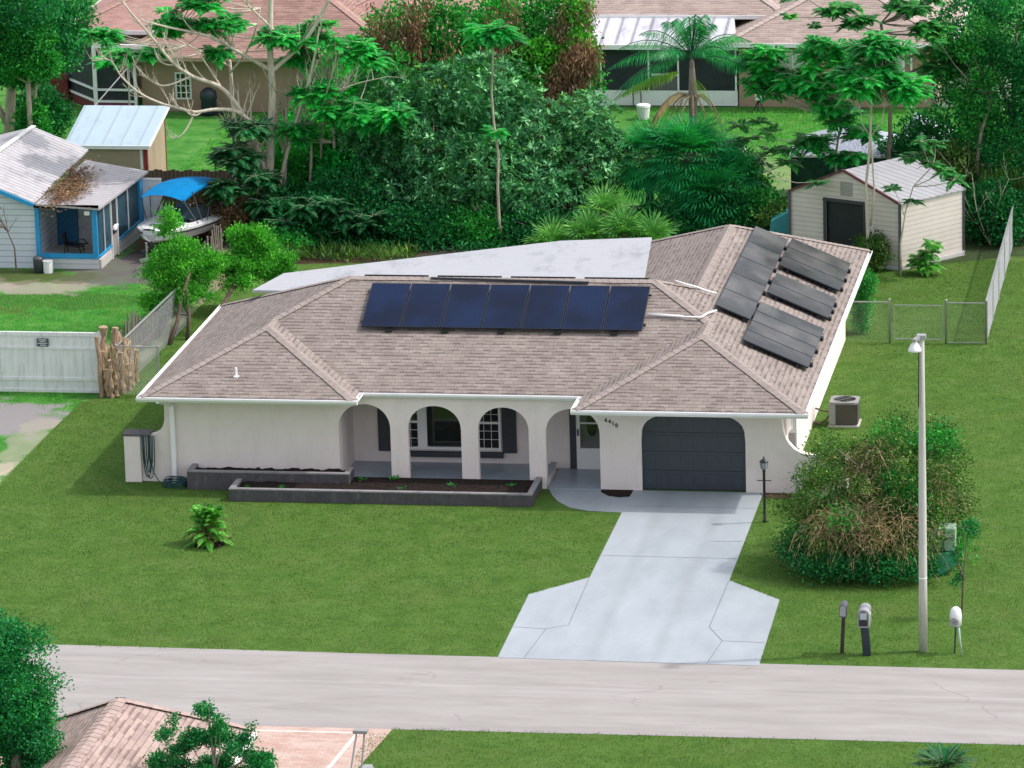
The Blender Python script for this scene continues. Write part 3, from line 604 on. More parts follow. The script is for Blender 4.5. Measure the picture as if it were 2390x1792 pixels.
# side window on the right wall, small meter boxes
f = MB(); f.box(17.025, 17.06, 2.2, 2.28, 1.0, 2.1).box(17.025, 17.06, 3.05, 3.13, 1.0, 2.1).box(17.025, 17.06, 2.28, 3.05, 1.0, 1.08).box(17.025, 17.06, 2.28, 3.05, 2.02, 2.1).box(17.026, 17.055, 2.63, 2.69, 1.08, 2.02)
wn = f.build('window', M['white'], house); MB().box(17.022, 17.032, 2.28, 3.05, 1.08, 2.02).build('pane', glassm('grey side glass', (.12, .14, .14)), wn)
for yy in (6.2, 10.5, 13.6):
    f = MB(); f.box(17.025, 17.055, yy, yy + .07, .95, 2.1).box(17.025, 17.055, yy + .9, yy + .97, .95, 2.1).box(17.025, 17.055, yy + .07, yy + .9, .95, 1.02).box(17.025, 17.055, yy + .07, yy + .9, 2.03, 2.1)
    wn = f.build('window', M['white'], house); MB().box(17.022, 17.03, yy + .07, yy + .9, 1.02, 2.03).build('pane', M['glass'], wn)
MB().box(17.025, 17.2, 1.5, 1.85, .9, 1.45).build('meter_box', M['acgrey'], house, bevel=.01)
# house numbers
for i, (ch, x, z) in enumerate((('6', 12.335, 1.895), ('4', 12.43, 1.855), ('1', 12.52, 1.80), ('0', 12.61, 1.75))):
    cu = bpy.data.curves.new('number', 'FONT'); cu.body = ch; cu.size = .15; cu.extrude = .006; cu.offset = .004; cu.align_x = 'CENTER'
    to = bpy.data.objects.new('tmp', cu); COL.objects.link(to); bpy.context.view_layer.update(); me = bpy.data.meshes.new_from_object(to); bpy.data.objects.remove(to)
    me.transform(Matrix.Translation((x, yf - .008, z - .05)) @ Matrix.Rotation(R_(90), 4, 'X')); link('house_number', me, plain('bronze number', (.07, .05, .045), .5), house)
# vent pipe and roof conduits
MB().lathe((2.55, .86, H + s * .86 - .05), [(.09, 0), (.09, .05), (.035, .06), (.035, .26), (.03, .27)], 10).build('vent_pipe', M['white'], roof)
def onF(x, y, h=0): return (x, y, H + s * (y - yC) + h)
def onR(x, y, h=0): return (x, y, H + s * (x4 - x) + h)
cd = MB(); cd.tube([onF(13.05, 3.9, .09), onF(14.0, 3.85, .07), onF(14.5, 3.8, .1), onR(14.62, 4.2, .1), onR(14.78, 4.75, .1)], .028, 6)
cd.tube([onF(13.05, 3.97, .07), onF(14.0, 3.92, .05)], .018, 6); cd.build('conduit', M['white'], roof, smooth=True); cd = MB()
cd.tube([onR(13.55, 5.85, .1), onR(13.8, 5.95, .1), onR(14.1, 6.05, .12), onR(14.35, 6.1, .12), onR(14.6, 6.25, .12)], .028, 6); cd.build('conduit', M['white'], roof, smooth=True)
for k in range(4):
    x = 5.15 + k * 2.0
    MB().box(x, x + 1.75, 5.46, 5.50, H + s * 4.595 + .0, H + s * 4.595 + .05).build('ridge_rail', M['black'], roof)
MB().bar(onF(7.0, 5.32, .05), onF(11.3, 5.22, .05), .07, .05).build('ridge_rail', M['char'], roof)
# pan roofed lanai at the back
pr_ = MB(); zz = lambda y: 3.26 - .042 * (y - 10.8)
pp = [(1.35, 8.45), (1.72, 10.9), (3.4, 12.2), (6.35, 14.4), (8.8, 16.2), (11.4, 16.9), (12.06, 10.4), (12.0, 8.45)]
n = len(pp); pr_.add([(x, y, zz(y)) for x, y in pp] + [(x, y, zz(y) - .07) for x, y in pp], [tuple(range(n)), tuple(reversed(range(n, 2 * n)))] + [(i, (i + 1) % n, n + (i + 1) % n, n + i) for i in range(n)])
pr_.build('lanai_roof', M['panroof'], house)
for x, y in ((1.8, 10.6), (3.4, 11.9), (6.2, 14.0), (8.7, 15.9), (11.0, 16.7)): MB().box(x - .04, x + .04, y - .04, y + .04, 0, zz(y) - .075).build('lanai_post', M['white'], house)
# ---------------------------------------------------------------- solar arrays
def solar_array(label, A, B, C, nA, nB, cells, rows_desc=None):
    """A = lower left corner on the roof, B = along the eave, C = up the slope; nA x nB panels"""
    A = Vector(A); eu = Vector(B) - A; ev = Vector(C) - A; nrm = eu.cross(ev).normalized(); nrm = nrm if nrm.z > 0 else -nrm
    t = thing('solar_array', label, 'solar panels', tuple(A)); off = nrm * .11; gap = .012
    for i in range(nA):
        for k in range(nB):
            u0, u1 = i / nA + gap / eu.length, (i + 1) / nA - gap / eu.length; v0, v1 = k / nB + gap / ev.length, (k + 1) / nB - gap / ev.length
            c = [A + eu * u + ev * v + off for u, v in ((u0, v0), (u1, v0), (u1, v1), (u0, v1))]; top = [p + nrm * .035 for p in c]
            fr = MB(); fr.add(c + top, [(0, 3, 2, 1), (0, 1, 5, 4), (1, 2, 6, 5), (2, 3, 7, 6), (3, 0, 4, 7), (4, 5, 6, 7)]); pan = fr.build('panel', M['pvframe'], t)
            fu, fv = .022 / (eu.length / nA), .022 / (ev.length / nB)
            ins = [A + eu * (u0 + (u1 - u0) * uu) + ev * (v0 + (v1 - v0) * vv) + off + nrm * .038 for uu, vv in ((fu, fv), (1 - fu, fv), (1 - fu, 1 - fv), (fu, 1 - fv))]
            lu, lv = eu.length / nA, ev.length / nB
            MB().poly(ins, [(0, 0), (lu, 0), (lu, lv), (0, lv)]).build('cells', cells, pan, recalc=False)
    rl = eu if eu.length >= ev.length else ev; ot = ev if rl is eu else eu
    for f in (.16, .84):
        r = MB(); r.bar(A + ot * f - rl.normalized() * .05 + nrm * .07, A + ot * f + rl + rl.normalized() * .05 + nrm * .07, .05, .05); r.build('rail', M['black'], t)
    for i in range(max(3, int(rl.length / 1.3))):
        fr_ = (i + .5) / max(3, int(rl.length / 1.3)); f2 = MB(); p = A + rl * fr_ + ot * .0 + nrm * .05; d = (rl.normalized() * .09)
        f2.bar(p - d - ot.normalized() * .03, p + d - ot.normalized() * .03, .08, .09); f2.build('foot', M['black'], t)
    return t
M['pvframe'] = plain('panel frame', (.012, .017, .03), .45, .1, 8)
solar_array('row of seven navy panels on the front slope of the brown roof', onF(5.45, 3.22), onF(13.01, 3.22), onF(5.45, 5.0), 7, 1, M['pvblue'])
solar_array('long dark column of five panels beside the rear ridge of the roof', onR(15.60, 5.06), onR(15.60, 14.4), onR(14.66, 5.06), 5, 1, M['pvsheen'])
solar_array('block of three dark panels nearest the rear corner of the right roof slope', onR(17.36, 11.45), onR(17.36, 14.75), onR(15.66, 11.45), 3, 1, M['pvsheen'])
solar_array('pair of dark panels between the two larger blocks on the right roof slope', onR(17.36, 8.3), onR(17.36, 10.6), onR(15.68, 8.3), 2, 1, M['pvsheen'])
solar_array('block of four dark panels nearest the garage on the right roof slope', onR(17.36, 3.0), onR(17.36, 7.15), onR(15.62, 3.0), 4, 1, M['pvsheen'])
# ---------------------------------------------------------------- planters, hose, yard things
def box_planter(label, xa, xb, ya, yb_, zt, th, sz):
    t = thing('planter', label, 'planter', (xa, ya, 0)); m_ = MB(); tp = MB()
    for bx in ((xa, xb, ya, ya + th), (xa, xa + th, ya + th, yb_), (xb - th, xb, ya + th, yb_)):
        m_.box(*bx, 0, zt); tp.box(bx[0] - .006, bx[1] + .006, bx[2] - (.006 if bx[2] == ya else 0), bx[3], zt + .001, zt + .035)
    m_.build('body', M['planter'], t); tp.build('rim', M['plantertop'], t)
    n1, n2 = 46, 8; V = []; F = []
    for jy in range(n2):
        for ix in range(n1): V.append((xa + th + (xb - xa - 2 * th) * ix / (n1 - 1), ya + th + (yb_ - ya - th) * jy / (n2 - 1), sz + random.uniform(-.02, .05) + .05 * jy / n2))
    for jy in range(n2 - 1):
        for ix in range(n1 - 1): k = jy * n1 + ix; F.append((k, k + 1, k + 1 + n1, k + n1))
    MB().add(V, F).build('soil', M['soil'], t, smooth=True); return t
pl1 = box_planter('short raised charcoal planter of dark soil against the blank stucco wall', 1.28, 5.62, .12, .83, .48, .14, .36)
pl2 = box_planter('long low charcoal planter of dark soil in front of the porch arches', 2.62, 10.62, -.86, .11, .30, .14, .20)
MB().box(5.64, 10.45, .115, .80, .0, .24).build('soil_back', M['soil'], pl2)
MB().box(10.48, 10.62, .112, .82, .0, .30).build('body', M['planter'], pl2); MB().box(10.474, 10.626, .113, .80, .301, .335).build('rim', M['plantertop'], pl2)
for i, (x, y, zb, r) in enumerate(((3.0, -.3, .23, .12), (3.95, -.35, .23, .2), (5.9, .5, .26, .16), (6.75, .62, .26, .24), (8.35, .1, .25, .17), (7.1, -.2, .23, .12), (9.9, .3, .25, .12))):
    lf = LF(); c = np.tile([x, y, zb], (26, 1)) + rng.normal(0, .05, (26, 3)) * [1, 1, .2]; D = norm(rand_dirs(26) + [0, 0, .7]) * r * .5; lf.add(c, D, side_of(D, .018), .05)
    o = lf.build('seedling', L['mid'], None, (x, y, zb))
    tag(o, ['tiny seedling at the left end of the long planter', 'leafy weed in the front left part of the long planter', 'small weed at the left of the soil under the arches', 'largest green sprout at the foot of the second arch pier', 'small weed under the third arch', 'tiny sprout near the middle of the front planter rim', 'tiny seedling near the right end of the long planter'][i], 'seedling', 'weeds in the planters')
# hose: hanging loops + coil
hs = MB()
for k in range(5):
    x = .0 + k * .035; zl = (.42, .15, .28, .12, .5)[k]; pts = []
    for i in range(17):
        a = math.pi * i / 16; wd = (.07, .12, .05, .14, .06)[k]; pts.append((x + .05 - wd * math.cos(a) * (1 if i < 99 else 1), .72 - .01 * k, 1.30 - (1.30 - zl) * math.sin(a) ** .6))
    hs.tube(pts, .014, 5)
hs.tube([(.14, .72, 1.3), (.16, .70, .7), (.25, .66, .3), (.42, .58, .06), (.6, .5, .03)], .014, 5)
for k in range(9):
    r = .30 - .018 * (k % 3); zc = .025 + .022 * k; hs.tube([(.92 + r * 1.15 * math.cos(a * .3927 + k), .40 + r * math.sin(a * .3927 + k) * .8, zc + .03 * math.sin(a * .8)) for a in range(17)], .015, 5)
tag(hs.build('garden_hose', M['hose'], None, (.6, .5, 0), smooth=True), 'dark teal garden hose hanging from the pillar cap and coiled on the grass', 'hose')
# ac condenser
ac = thing('air_conditioner', 'square grey condenser with a round top fan on the lawn beside the house', 'condenser', (17.85, 7.7, 0))
MB().box(17.46, 18.3, 7.32, 8.1, 0, .05).build('pad', M['conc'], ac)
MB().box(17.50, 18.26, 7.36, 8.06, .06, .66).build('body', M['grille'], ac, bevel=.02)
MB().box(17.48, 17.66, 7.345, 7.5, .07, .64).build('side_panel', M['acgrey'], ac, bevel=.01)
tp = MB(); n = 28; V = []; F = []
sq = [(math.cos(2 * math.pi * k / n), math.sin(2 * math.pi * k / n)) for k in range(n)]
for r_, z in ((None, .645), (None, .70), (.31, .71), (.29, .655)):
    for c, d in sq:
        if r_ is None: m_ = max(abs(c), abs(d)); q = .4 / m_ * .98; V.append((17.88 + c * q, 7.71 + d * q * .93, z))
        else: V.append((17.88 + c * r_, 7.71 + d * r_, z))
for l_ in range(3):
    for k in range(n): F.append((l_ * n + k, l_ * n + (k + 1) % n, (l_ + 1) * n + (k + 1) % n, (l_ + 1) * n + k))
tp.add(V, F); tp.build('top', M['acgrey'], ac)
fg = MB(); fg.poly([(17.88 + .3 * c, 7.71 + .3 * d, .65) for c, d in sq])
for r_ in (.08, .16, .23, .29): fg.tube([(17.88 + r_ * math.cos(t * .3142), 7.71 + r_ * math.sin(t * .3142), .70) for t in range(21)], .006, 4)
for k in range(8): a = k * .7854; fg.tube([(17.88, 7.71, .705), (17.88 + .3 * math.cos(a), 7.71 + .3 * math.sin(a), .70)], .008, 4)
fg.build('fan_grille', M['black'], ac)
ho = MB(); ho.tube([(17.5, 7.55, .3), (17.35, 7.6, .12), (17.2, 7.5, .05), (17.05, 7.4, .12)], .03, 6); ho.tube([(17.5, 7.7, .35), (17.3, 7.9, .3), (17.05, 8.0, .35)], .025, 6); ho.build('pipe', M['barkd'], ac, smooth=True)
# black lamp post on the lawn edge
lp = thing('lamp_post', 'slim black lantern post on the grass beside the driveway', 'lamp post', (16.75, -1.8, 0))
MB().lathe((16.75, -1.8, 0), [(.05, 0), (.05, .05), (.035, .08), (.035, 1.32), (.05, 1.34), (.03, 1.38)], 10).build('post', M['black'], lp, smooth=True)
MB().bar((16.57, -1.8, 1.1), (16.93, -1.8, 1.1), .02).build('ladder_bar', M['black'], lp)
lan = MB(); lan.lathe((16.75, -1.8, 1.38), [(.03, 0), (.07, .03), (.095, .2), (.11, .21), (.115, .225), (.05, .28), (.02, .30), (.012, .36)], 6)
for k in range(6): a = k * math.pi / 3; lan.bar((16.75 + .072 * math.cos(a), -1.8 + .072 * math.sin(a), 1.41), (16.75 + .1 * math.cos(a), -1.8 + .1 * math.sin(a), 1.58), .014)
lo = lan.build('lantern', M['black'], lp); MB().lathe((16.75, -1.8, 1.415), [(.072, 0), (.099, .16)], 6).build('lantern_glass', plain('frosted glass', (.35, .38, .42), .2), lp)
# street light
sl_ = thing('street_light', 'tall weathered concrete pole with a small white lamp head by the street', 'street light', (21.6, -12.04, 0))
MB().lathe((21.6, -12.04, 0), [(.100, 0), (.096, 1.9), (.090, 4), (.072, 6), (.060, 7.5), (.045, 7.52)], 14).build('pole', M['pole'], sl_, smooth=True)
MB().lathe((21.6, -12.04, 1.78), [(.101, 0), (.103, .01), (.101, .025)], 14).build('band', M['white'], sl_)
MB().box(21.49, 21.70, -12.16, -11.96, 7.50, 7.60).bar((21.56, -12.1, 7.55), (21.44, -12.35, 7.52), .09, .08).build('bracket', M['galv'], sl_, bevel=.01)
MB().lathe((21.46, -12.25, 7.26), [(.16, 0), (.15, .04), (.09, .16), (.05, .2), (.05, .27)], 14).build('lamp_head', plain('white lamp bell', (.85, .85, .86), .4, .02), sl_, smooth=True)
MB().bar((21.545, -12.14, 7.2), (21.53, -12.14, 5.9), .022).build('cable', M['black'], sl_)
# mailboxes (they face the street)
def mailbox(label, x, y, wz, hh, ln, zb, lean, post, body, face, postmat):
    t = thing('mailbox', label, 'mailbox', (x, y, 0)); prof = [(-wz / 2, 0), (wz / 2, 0), (wz / 2, hh - wz * .45)] + [(wz / 2 * math.cos(a), hh - wz * .45 + wz * .45 * math.sin(a)) for a in [i * math.pi / 8 for i in range(1, 8)]] + [(-wz / 2, hh - wz * .45)]
    n = len(prof); b = MB(); b.add([(x + u, y - ln / 2, zb + v) for u, v in prof] + [(x + u, y + ln / 2, zb + v) for u, v in prof], [tuple(range(n)), tuple(reversed(range(n, 2 * n)))] + [(i, n + i, n + (i + 1) % n, (i + 1) % n) for i in range(n)])
    b.build('body', body, t, bevel=.008); d = MB(); d.add([(x + u * .8, y - ln / 2 - .012, zb + .04 + v * .82) for u, v in prof] + [(x + u * .8, y - ln / 2 + .01, zb + .04 + v * .82) for u, v in prof], [tuple(range(n)), tuple(reversed(range(n, 2 * n)))] + [(i, n + i, n + (i + 1) % n, (i + 1) % n) for i in range(n)])
    dd = d.build('door', face, t); MB().bar((x, y, zb), (x + lean, y, 0), post).build('post', postmat, t, bevel=.006); return t, dd
mailbox('slim black mailbox on a thin dark brown post, left of the big grey mailbox', 19.78, -12.3, .17, .30, .42, .92, -.05, .085, M['mbdark'], M['mbgrey'], M['bwood'])
t, dd = mailbox('large grey moulded mailbox with pale door on a thick navy post', 20.27, -12.4, .27, .44, .55, .74, .06, .18, M['mbgrey'], M['mbdark'], M['mblue'])
MB().box(20.19, 20.35, -12.70, -12.688, .95, 1.1).build('door_panel', plain('pale grey door', (.42, .47, .48), .4), t); MB().box(20.18, 20.36, -12.70, -12.689, .79, .92).build('newspaper_slot', M['black'], t); MB().box(20.407, 20.42, -12.55, -12.42, 1.0, 1.06).build('flag', M['white'], t)
# white meter on a stake
t = thing('utility_marker', 'white round capped meter head on a dark stake near the street', 'meter', (22.33, -12.15, 0))
MB().lathe((22.36, -12.1, .92), [(.08, -.26), (.14, -.24), (.145, 0), (.12, .14), (.05, .2)], 14).build('head', M['gel'], t, smooth=True)
MB().lathe((22.33, -12.25, .80), [(.1, -.02), (.105, .0), (.09, .03)], 14, 'y').build('dial', M['acgrey'], t); MB().lathe((22.33, -12.285, .80), [(.02, 0), (.02, .01)], 8, 'y').build('knob', M['mbdark'], t)
MB().bar((22.36, -12.1, .7), (22.33, -12.12, 0), .035).build('stake', M['mblue'], t); MB().tube([(22.42, -12.14, .7), (22.46, -12.2, .35), (22.52, -12.3, 0)], [.04, .028, .014], 6).build('cable_guard', M['ltgreen'], t, smooth=True)
# green cabinet behind the bush
t = thing('utility_cabinet', 'pale green cabinet with a dark green cover beside the big shrub', 'utility cabinet', (21.58, -5.6, 0))
MB().box(21.28, 21.88, -5.8, -5.3, .55, 1.12).build('cabinet', M['ltgreen'], t, bevel=.015); MB().bar((21.38, -5.815, .86), (21.86, -5.815, .9), .025).bar((21.60, -5.815, .56), (21.62, -5.815, 1.1), .02).build('hinge', M['mbdark'], t)
MB().add([(21.08, -5.9, .02), (21.53, -6.2, .05), (21.86, -5.95, .2), (21.08, -5.5, .0), (21.88, -5.5, .1), (21.33, -5.95, .5), (21.88, -5.9, .56), (21.38, -5.5, .5), (21.88, -5.5, .56)], [(0, 1, 5), (1, 2, 6, 5), (5, 6, 8, 7), (2, 4, 8, 6), (0, 5, 7, 3), (0, 3, 4, 2, 1)]).build('cover', M['dkgreen'], t)
# small stand on the pavers
t = thing('stand', 'small grey stand with two upright bars on the brick pavers', 'stand', (10.15, -21.5, 0))
MB().add([(9.87, -22.6, 0), (10.17, -22.6, 0), (10.37, -21.2, 0), (10.12, -21.2, 0), (9.90, -22.6, .12), (10.14, -22.6, .12), (10.34, -21.2, .10), (10.15, -21.2, .10)], [(0, 3, 2, 1), (4, 5, 6, 7), (0, 1, 5, 4), (1, 2, 6, 5), (2, 3, 7, 6), (3, 0, 4, 7)]).build('base', M['galv'], t, bevel=.015)
MB().bar((9.96, -21.8, .1), (10.02, -21.3, .83), .035).bar((10.16, -21.6, .1), (10.18, -21.2, .83), .035).build('upright', M['acgrey'], t); MB().box(9.94, 10.26, -21.34, -21.14, .83, .9).build('top_plate', M['acgrey'], t, bevel=.01)
# ---------------------------------------------------------------- metal shed (rotated plan)
sh = thing('metal_shed', 'white ribbed steel shed with a dark roll up door behind the house', 'shed', (16.5, 27, 0))
c0 = Vector((14.33, 27.2, 0)); c1 = Vector((17.9, 25.55, 0)); eu = (c1 - c0); wd_ = eu.length; eu.normalize(); ev = Vector((.648, .76, 0)) ; ev = Vector((-eu.y, eu.x, 0)) 
c2 = Vector((19.66, 27.7, 0)); ev = (c2 - c1); dl = ev.length; ev.normalize()
hw, hr = 2.12, 2.95
def SP(u, v, z): p = c0 + eu * u + ev * v; return (p.x, p.y, z)
fw = MB(); du0, du1, dh_ = wd_ * .33, wd_ * .67, 1.95
fw.poly([SP(0, 0, 0), SP(du0, 0, 0), SP(du0, 0, dh_), SP(du0, 0, hw + (hr - hw) * .66), SP(0, 0, hw)]); fw.poly([SP(du1, 0, 0), SP(wd_, 0, 0), SP(wd_, 0, hw), SP(du1, 0, hw + (hr - hw) * .66), SP(du1, 0, dh_)])
fw.poly([SP(du0, 0, dh_), SP(du1, 0, dh_), SP(du1, 0, hw + (hr - hw) * .66), SP(wd_ / 2, 0, hr), SP(du0, 0, hw + (hr - hw) * .66)]); fw.poly([SP(wd_, 0, 0), SP(wd_, dl, 0), SP(wd_, dl, hw), SP(wd_, 0, hw)]); fw.poly([SP(0, dl, 0), SP(0, 0, 0), SP(0, 0, hw), SP(0, dl, hw)])
fw.poly([SP(wd_, dl, 0), SP(0, dl, 0), SP(0, dl, hw), SP(wd_ / 2, dl, hr), SP(wd_, dl, hw)]); fw.build('wall', M['shedw'], sh, recalc=False)
rf = MB(); e_ = .05
for u0, z0, u1, z1 in ((-e_, hw - .02, wd_ / 2, hr + .03), (wd_ + e_, hw - .02, wd_ / 2, hr + .03)):
    q = [SP(u0, -.06, z0), SP(u1, -.06, z1), SP(u1, dl + .06, z1), SP(u0, dl + .06, z0)]; rf.add(q + [(x, y, z - .04) for x, y, z in q], [(0, 1, 2, 3), (7, 6, 5, 4), (0, 4, 5, 1), (1, 5, 6, 2), (2, 6, 7, 3), (3, 7, 4, 0)])
rf.build('roof', M['shedr'], sh)
MB().poly([SP(du0, -.0 + .05, 0), SP(du1, .05, 0), SP(du1, .05, dh_), SP(du0, .05, dh_)]).build('roll_up_door', M['shutterd'], sh)
MB().bar(SP(du0 - .04, -.03, 0), SP(du0 - .04, -.03, dh_), .09).bar(SP(du1 + .04, -.03, 0), SP(du1 + .04, -.03, dh_), .09).bar(SP(du0 - .08, -.03, dh_ + .04), SP(du1 + .08, -.03, dh_ + .04), .09).build('door_frame', M['char'], sh)
MB().bar(SP(0, -.07, hw), SP(wd_ / 2, -.07, hr + .02), .07).bar(SP(wd_, -.07, hw), SP(wd_ / 2, -.07, hr + .02), .07).build('rake_trim', M['trimbr'], sh)
MB().bar(SP(0, -.04, 0), SP(0, -.04, hw), .08).bar(SP(wd_, -.04, 0), SP(wd_, -.04, hw), .09).bar(SP(wd_ + .01, dl, 0), SP(wd_ + .01, dl, hw), .07).build('corner_trim', M['mbdark'], sh)
MB().poly([SP(wd_ * .46, -.012, 2.15), SP(wd_ * .57, -.012, 2.15), SP(wd_ * .57, -.012, 2.6), SP(wd_ * .46, -.012, 2.6)]).build('gable_vent', M['vent'], sh)
lt = MB()
for k in range(40):
    u = k * dl / 40; lt.bar(SP(wd_ + .05, u, 0), SP(wd_ + .05, u + dl / 40, .14), .012).bar(SP(wd_ + .05, u + dl / 40, 0), SP(wd_ + .05, u, .14), .012)
    u = k * wd_ / 40
    if u > du1: lt.bar(SP(u, -.08, 0), SP(u + wd_ / 40, -.08, .14), .012).bar(SP(u + wd_ / 40, -.08, 0), SP(u, -.08, .14), .012)
lt.bar(SP(wd_ + .05, 0, .15), SP(wd_ + .05, dl, .15), .015); lt.build('skirt_lattice', M['white'], sh)
# ---------------------------------------------------------------- fences
def chain_panel(mb, A, B, z0, z1, p=.085, r=.0028):
    A = Vector(A); B = Vector(B); L_ = (B - A).length; d = (B - A).normalized(); h = z1 - z0
    for sg in (1, -1):
        k = -h
        while k < L_:
            u0, u1 = k, k + h; v0, v1 = (0, h) if sg == 1 else (h, 0)
            if u0 < 0: v0 += (v1 - v0) * (-u0 / h); u0 = 0
            if u1 > L_: v1 = v0 + (v1 - v0) * ((L_ - u0) / (u1 - u0)); u1 = L_
            if u1 - u0 > .01:
                a = A + d * u0 + Vector((0, 0, z0 + v0)); b = A + d * u1 + Vector((0, 0, z0 + v1)); mb.tube([a, b], r, 3, False)
            k += p
cf = thing('chain_link_fence', 'chain link fence with a closed gate between the house and the side fence', 'fence', (19, 16.6, 0))
for xa, xb in ((17.1, 18.31), (20.02, 21.1)): w1 = MB(); chain_panel(w1, (xa, 16.62, 0), (xb, 16.62, 0), .03, 1.2, .085, .0013); w1.build('mesh_panel', M['galv'], cf)
for x in (18.33, 19.96, 21.12): MB().lathe((x, 16.62, 0), [(.035, 0), (.035, 1.28), (.042, 1.29), (.02, 1.33)], 8).build('post', M['galv'], cf, smooth=True)
MB().bar((17.05, 16.62, 1.22), (18.33, 16.62, 1.22), .035).bar((19.98, 16.62, 1.22), (21.12, 16.62, 1.22), .035).build('top_rail', M['galv'], cf)
MB().bar((20.0, 16.62, .04), (21.1, 16.62, .04), .02).build('tension_wire', M['galv'], cf)
g = MB(); g.bar((18.46, 16.62, .12), (19.86, 16.62, .12), .03).bar((18.46, 16.62, 1.13), (19.86, 16.62, 1.13), .03).bar((18.46, 16.62, .12), (18.46, 16.62, 1.13), .03).bar((19.86, 16.62, .12), (19.86, 16.62, 1.13), .03)
g = g.build('gate', M['galv'], cf); w1 = MB(); chain_panel(w1, (18.47, 16.62, 0), (19.85, 16.62, 0), .13, 1.12, .085, .0013); w1.build('gate_mesh', M['galv'], g)
cf = thing('chain_link_fence', 'long grey chain link fence running back along the right side of the yard', 'fence', (21.12, 21, 0))
w1 = MB(); chain_panel(w1, (21.12, 16.6, 0), (21.12, 30.2, 0), .03, 1.26, .06, .004); w1.build('mesh_panel', M['galv'], cf); MB().bar((21.12, 16.6, 1.27), (21.12, 30.2, 1.27), .05).build('top_rail', M['galv'], cf)
for k in range(6): MB().lathe((21.12, 16.8 + k * 2.6, 0), [(.03, 0), (.03, 1.25)], 8).build('post', M['galv'], cf)
cf = thing('chain_link_fence', 'rusty chain link fence with a slanting top rail on the left boundary', 'fence', (-2.8, 12, 0))
w1 = MB(); chain_panel(w1, (-2.9, 9.5, 0), (-2.75, 17.5, 0), .03, 1.3, .08, .0035); w1.build('mesh_panel', M['galv'], cf); w1 = MB(); chain_panel(w1, (-2.9, 9.5, 0), (-1.66, 9.4, 0), .03, 1.38); w1.build('mesh_panel', M['galv'], cf)
MB().bar((-2.9, 9.5, 1.40), (-2.75, 17.5, 1.38), .045).bar((-2.9, 9.5, 1.42), (-1.66, 9.4, 1.42), .035).build('top_rail', M['galv'], cf)
for x, y in ((-1.66, 9.4), (-2.9, 9.5), (-2.75, 17.5)): MB().lathe((x, y, 0), [(.03, 0), (.03, 1.44), (.04, 1.46), (.02, 1.5)], 8).build('post', M['galv'], cf)
# vinyl fence on the left
vf = thing('vinyl_fence', 'weathered white vinyl privacy fence with a small dark sign', 'fence', (-6, 9.6, 0))
b = MB(); y0_ = 9.6
for k in range(28): xa = -9.9 + k * .232; b.box(xa, xa + .228, y0_, y0_ + .022, .05, 1.74)
b.build('boards', M['whited'], vf)
MB().box(-9.95, -3.42, y0_ - .03, y0_ + .05, 1.66, 1.78).box(-9.95, -3.42, y0_ - .028, y0_ + .045, 1.28, 1.36).box(-9.95, -3.42, y0_ - .03, y0_ + .05, .36, .46).box(-9.95, -3.42, y0_ - .028, y0_ + .045, .02, .12).build('rails', M['whited'], vf, bevel=.01)
MB().box(-3.42, -3.30, y0_ - .05, y0_ + .07, 0, 1.82).build('post', M['whited'], vf)
sg = thing('sign', 'small dark grey sign with four lines of white text on the vinyl fence', 'sign', (-5.03, 9.55, 1.5))
MB().box(-5.20, -4.86, 9.545, 9.565, 1.37, 1.60).build('board', plain('dark grey sign', (.09, .09, .10), .5), sg)
tx = MB()
for z, xa, xb in ((1.562, -5.15, -4.92), (1.515, -5.11, -4.95), (1.462, -5.17, -4.90), (1.41, -5.10, -4.93)):
    x = xa
    while x < xb: wl_ = random.uniform(.012, .02); tx.box(x, min(x + wl_, xb), 9.541, 9.5455, z - .012, z + .012 * random.uniform(.5, 1)); x += wl_ + .006
tx.build('lettering', M['white'], sg)
# bundle of palm boots / logs leaning on the end of the fence
lg = [(-3.22, 9.55, .12, 1.95), (-3.02, 9.75, .11, 1.9), (-3.15, 10.0, .10, 1.7), (-2.92, 10.1, .09, 1.65), (-2.98, 9.5, .10, 1.35), (-2.8, 9.7, .08, 1.2), (-2.78, 10.2, .09, 1.45), (-2.72, 10.5, .08, 1.1), (-2.85, 10.7, .09, 1.3), (-3.3, 9.35, .09, 1.3), (-3.1, 9.25, .08, .8), (-2.86, 9.3, .08, .55), (-3.3, 9.2, .07, 1.75), (-2.68, 9.95, .07, .8), (-2.7, 10.9, .07, .95), (-3.0, 9.15, .06, 1.1)]
lbn = ['tall pale', 'tall sawn off', 'thick brown', 'gnarled', 'short thick', 'stubby', 'leaning', 'thin split', 'rough', 'crooked', 'lowest front', 'tiny stump', 'long pale leaning', 'thin low', 'rearmost', 'slender front']
lb2 = ['topmost at the fence end', 'second from the fence end', 'behind the tall pair', 'on the wire side of the stack', 'in front of the tall pair', 'low in the middle of the stack', 'towards the wire fence', 'at the right edge of the stack', 'near the picket fence', 'against the vinyl post', 'at the foot of the vinyl post', 'at the base of the stack', 'beside the vinyl post', 'at the outer foot of the stack', 'by the picket fence', 'in front of the bundle']
for (x, y, r, h), l1, l2 in zip(lg, lbn, lb2):
    m_ = MB(); n_ = 7; tx_, ty_ = random.uniform(-.12, .12), random.uniform(-.1, .1); pts = [(x + tx_ * i / n_ + random.uniform(-.03, .03), y + ty_ * i / n_ + random.uniform(-.03, .03), h * i / n_) for i in range(n_ + 1)]
    m_.tube(pts, [r * random.uniform(.75, 1.2) for _ in pts], 9); tag(m_.build('log', M['logs'], None, (x, y, 0), smooth=False), f'{l1} log standing on end, {l2}', 'log', 'logs leaning together at the end of the vinyl fence')
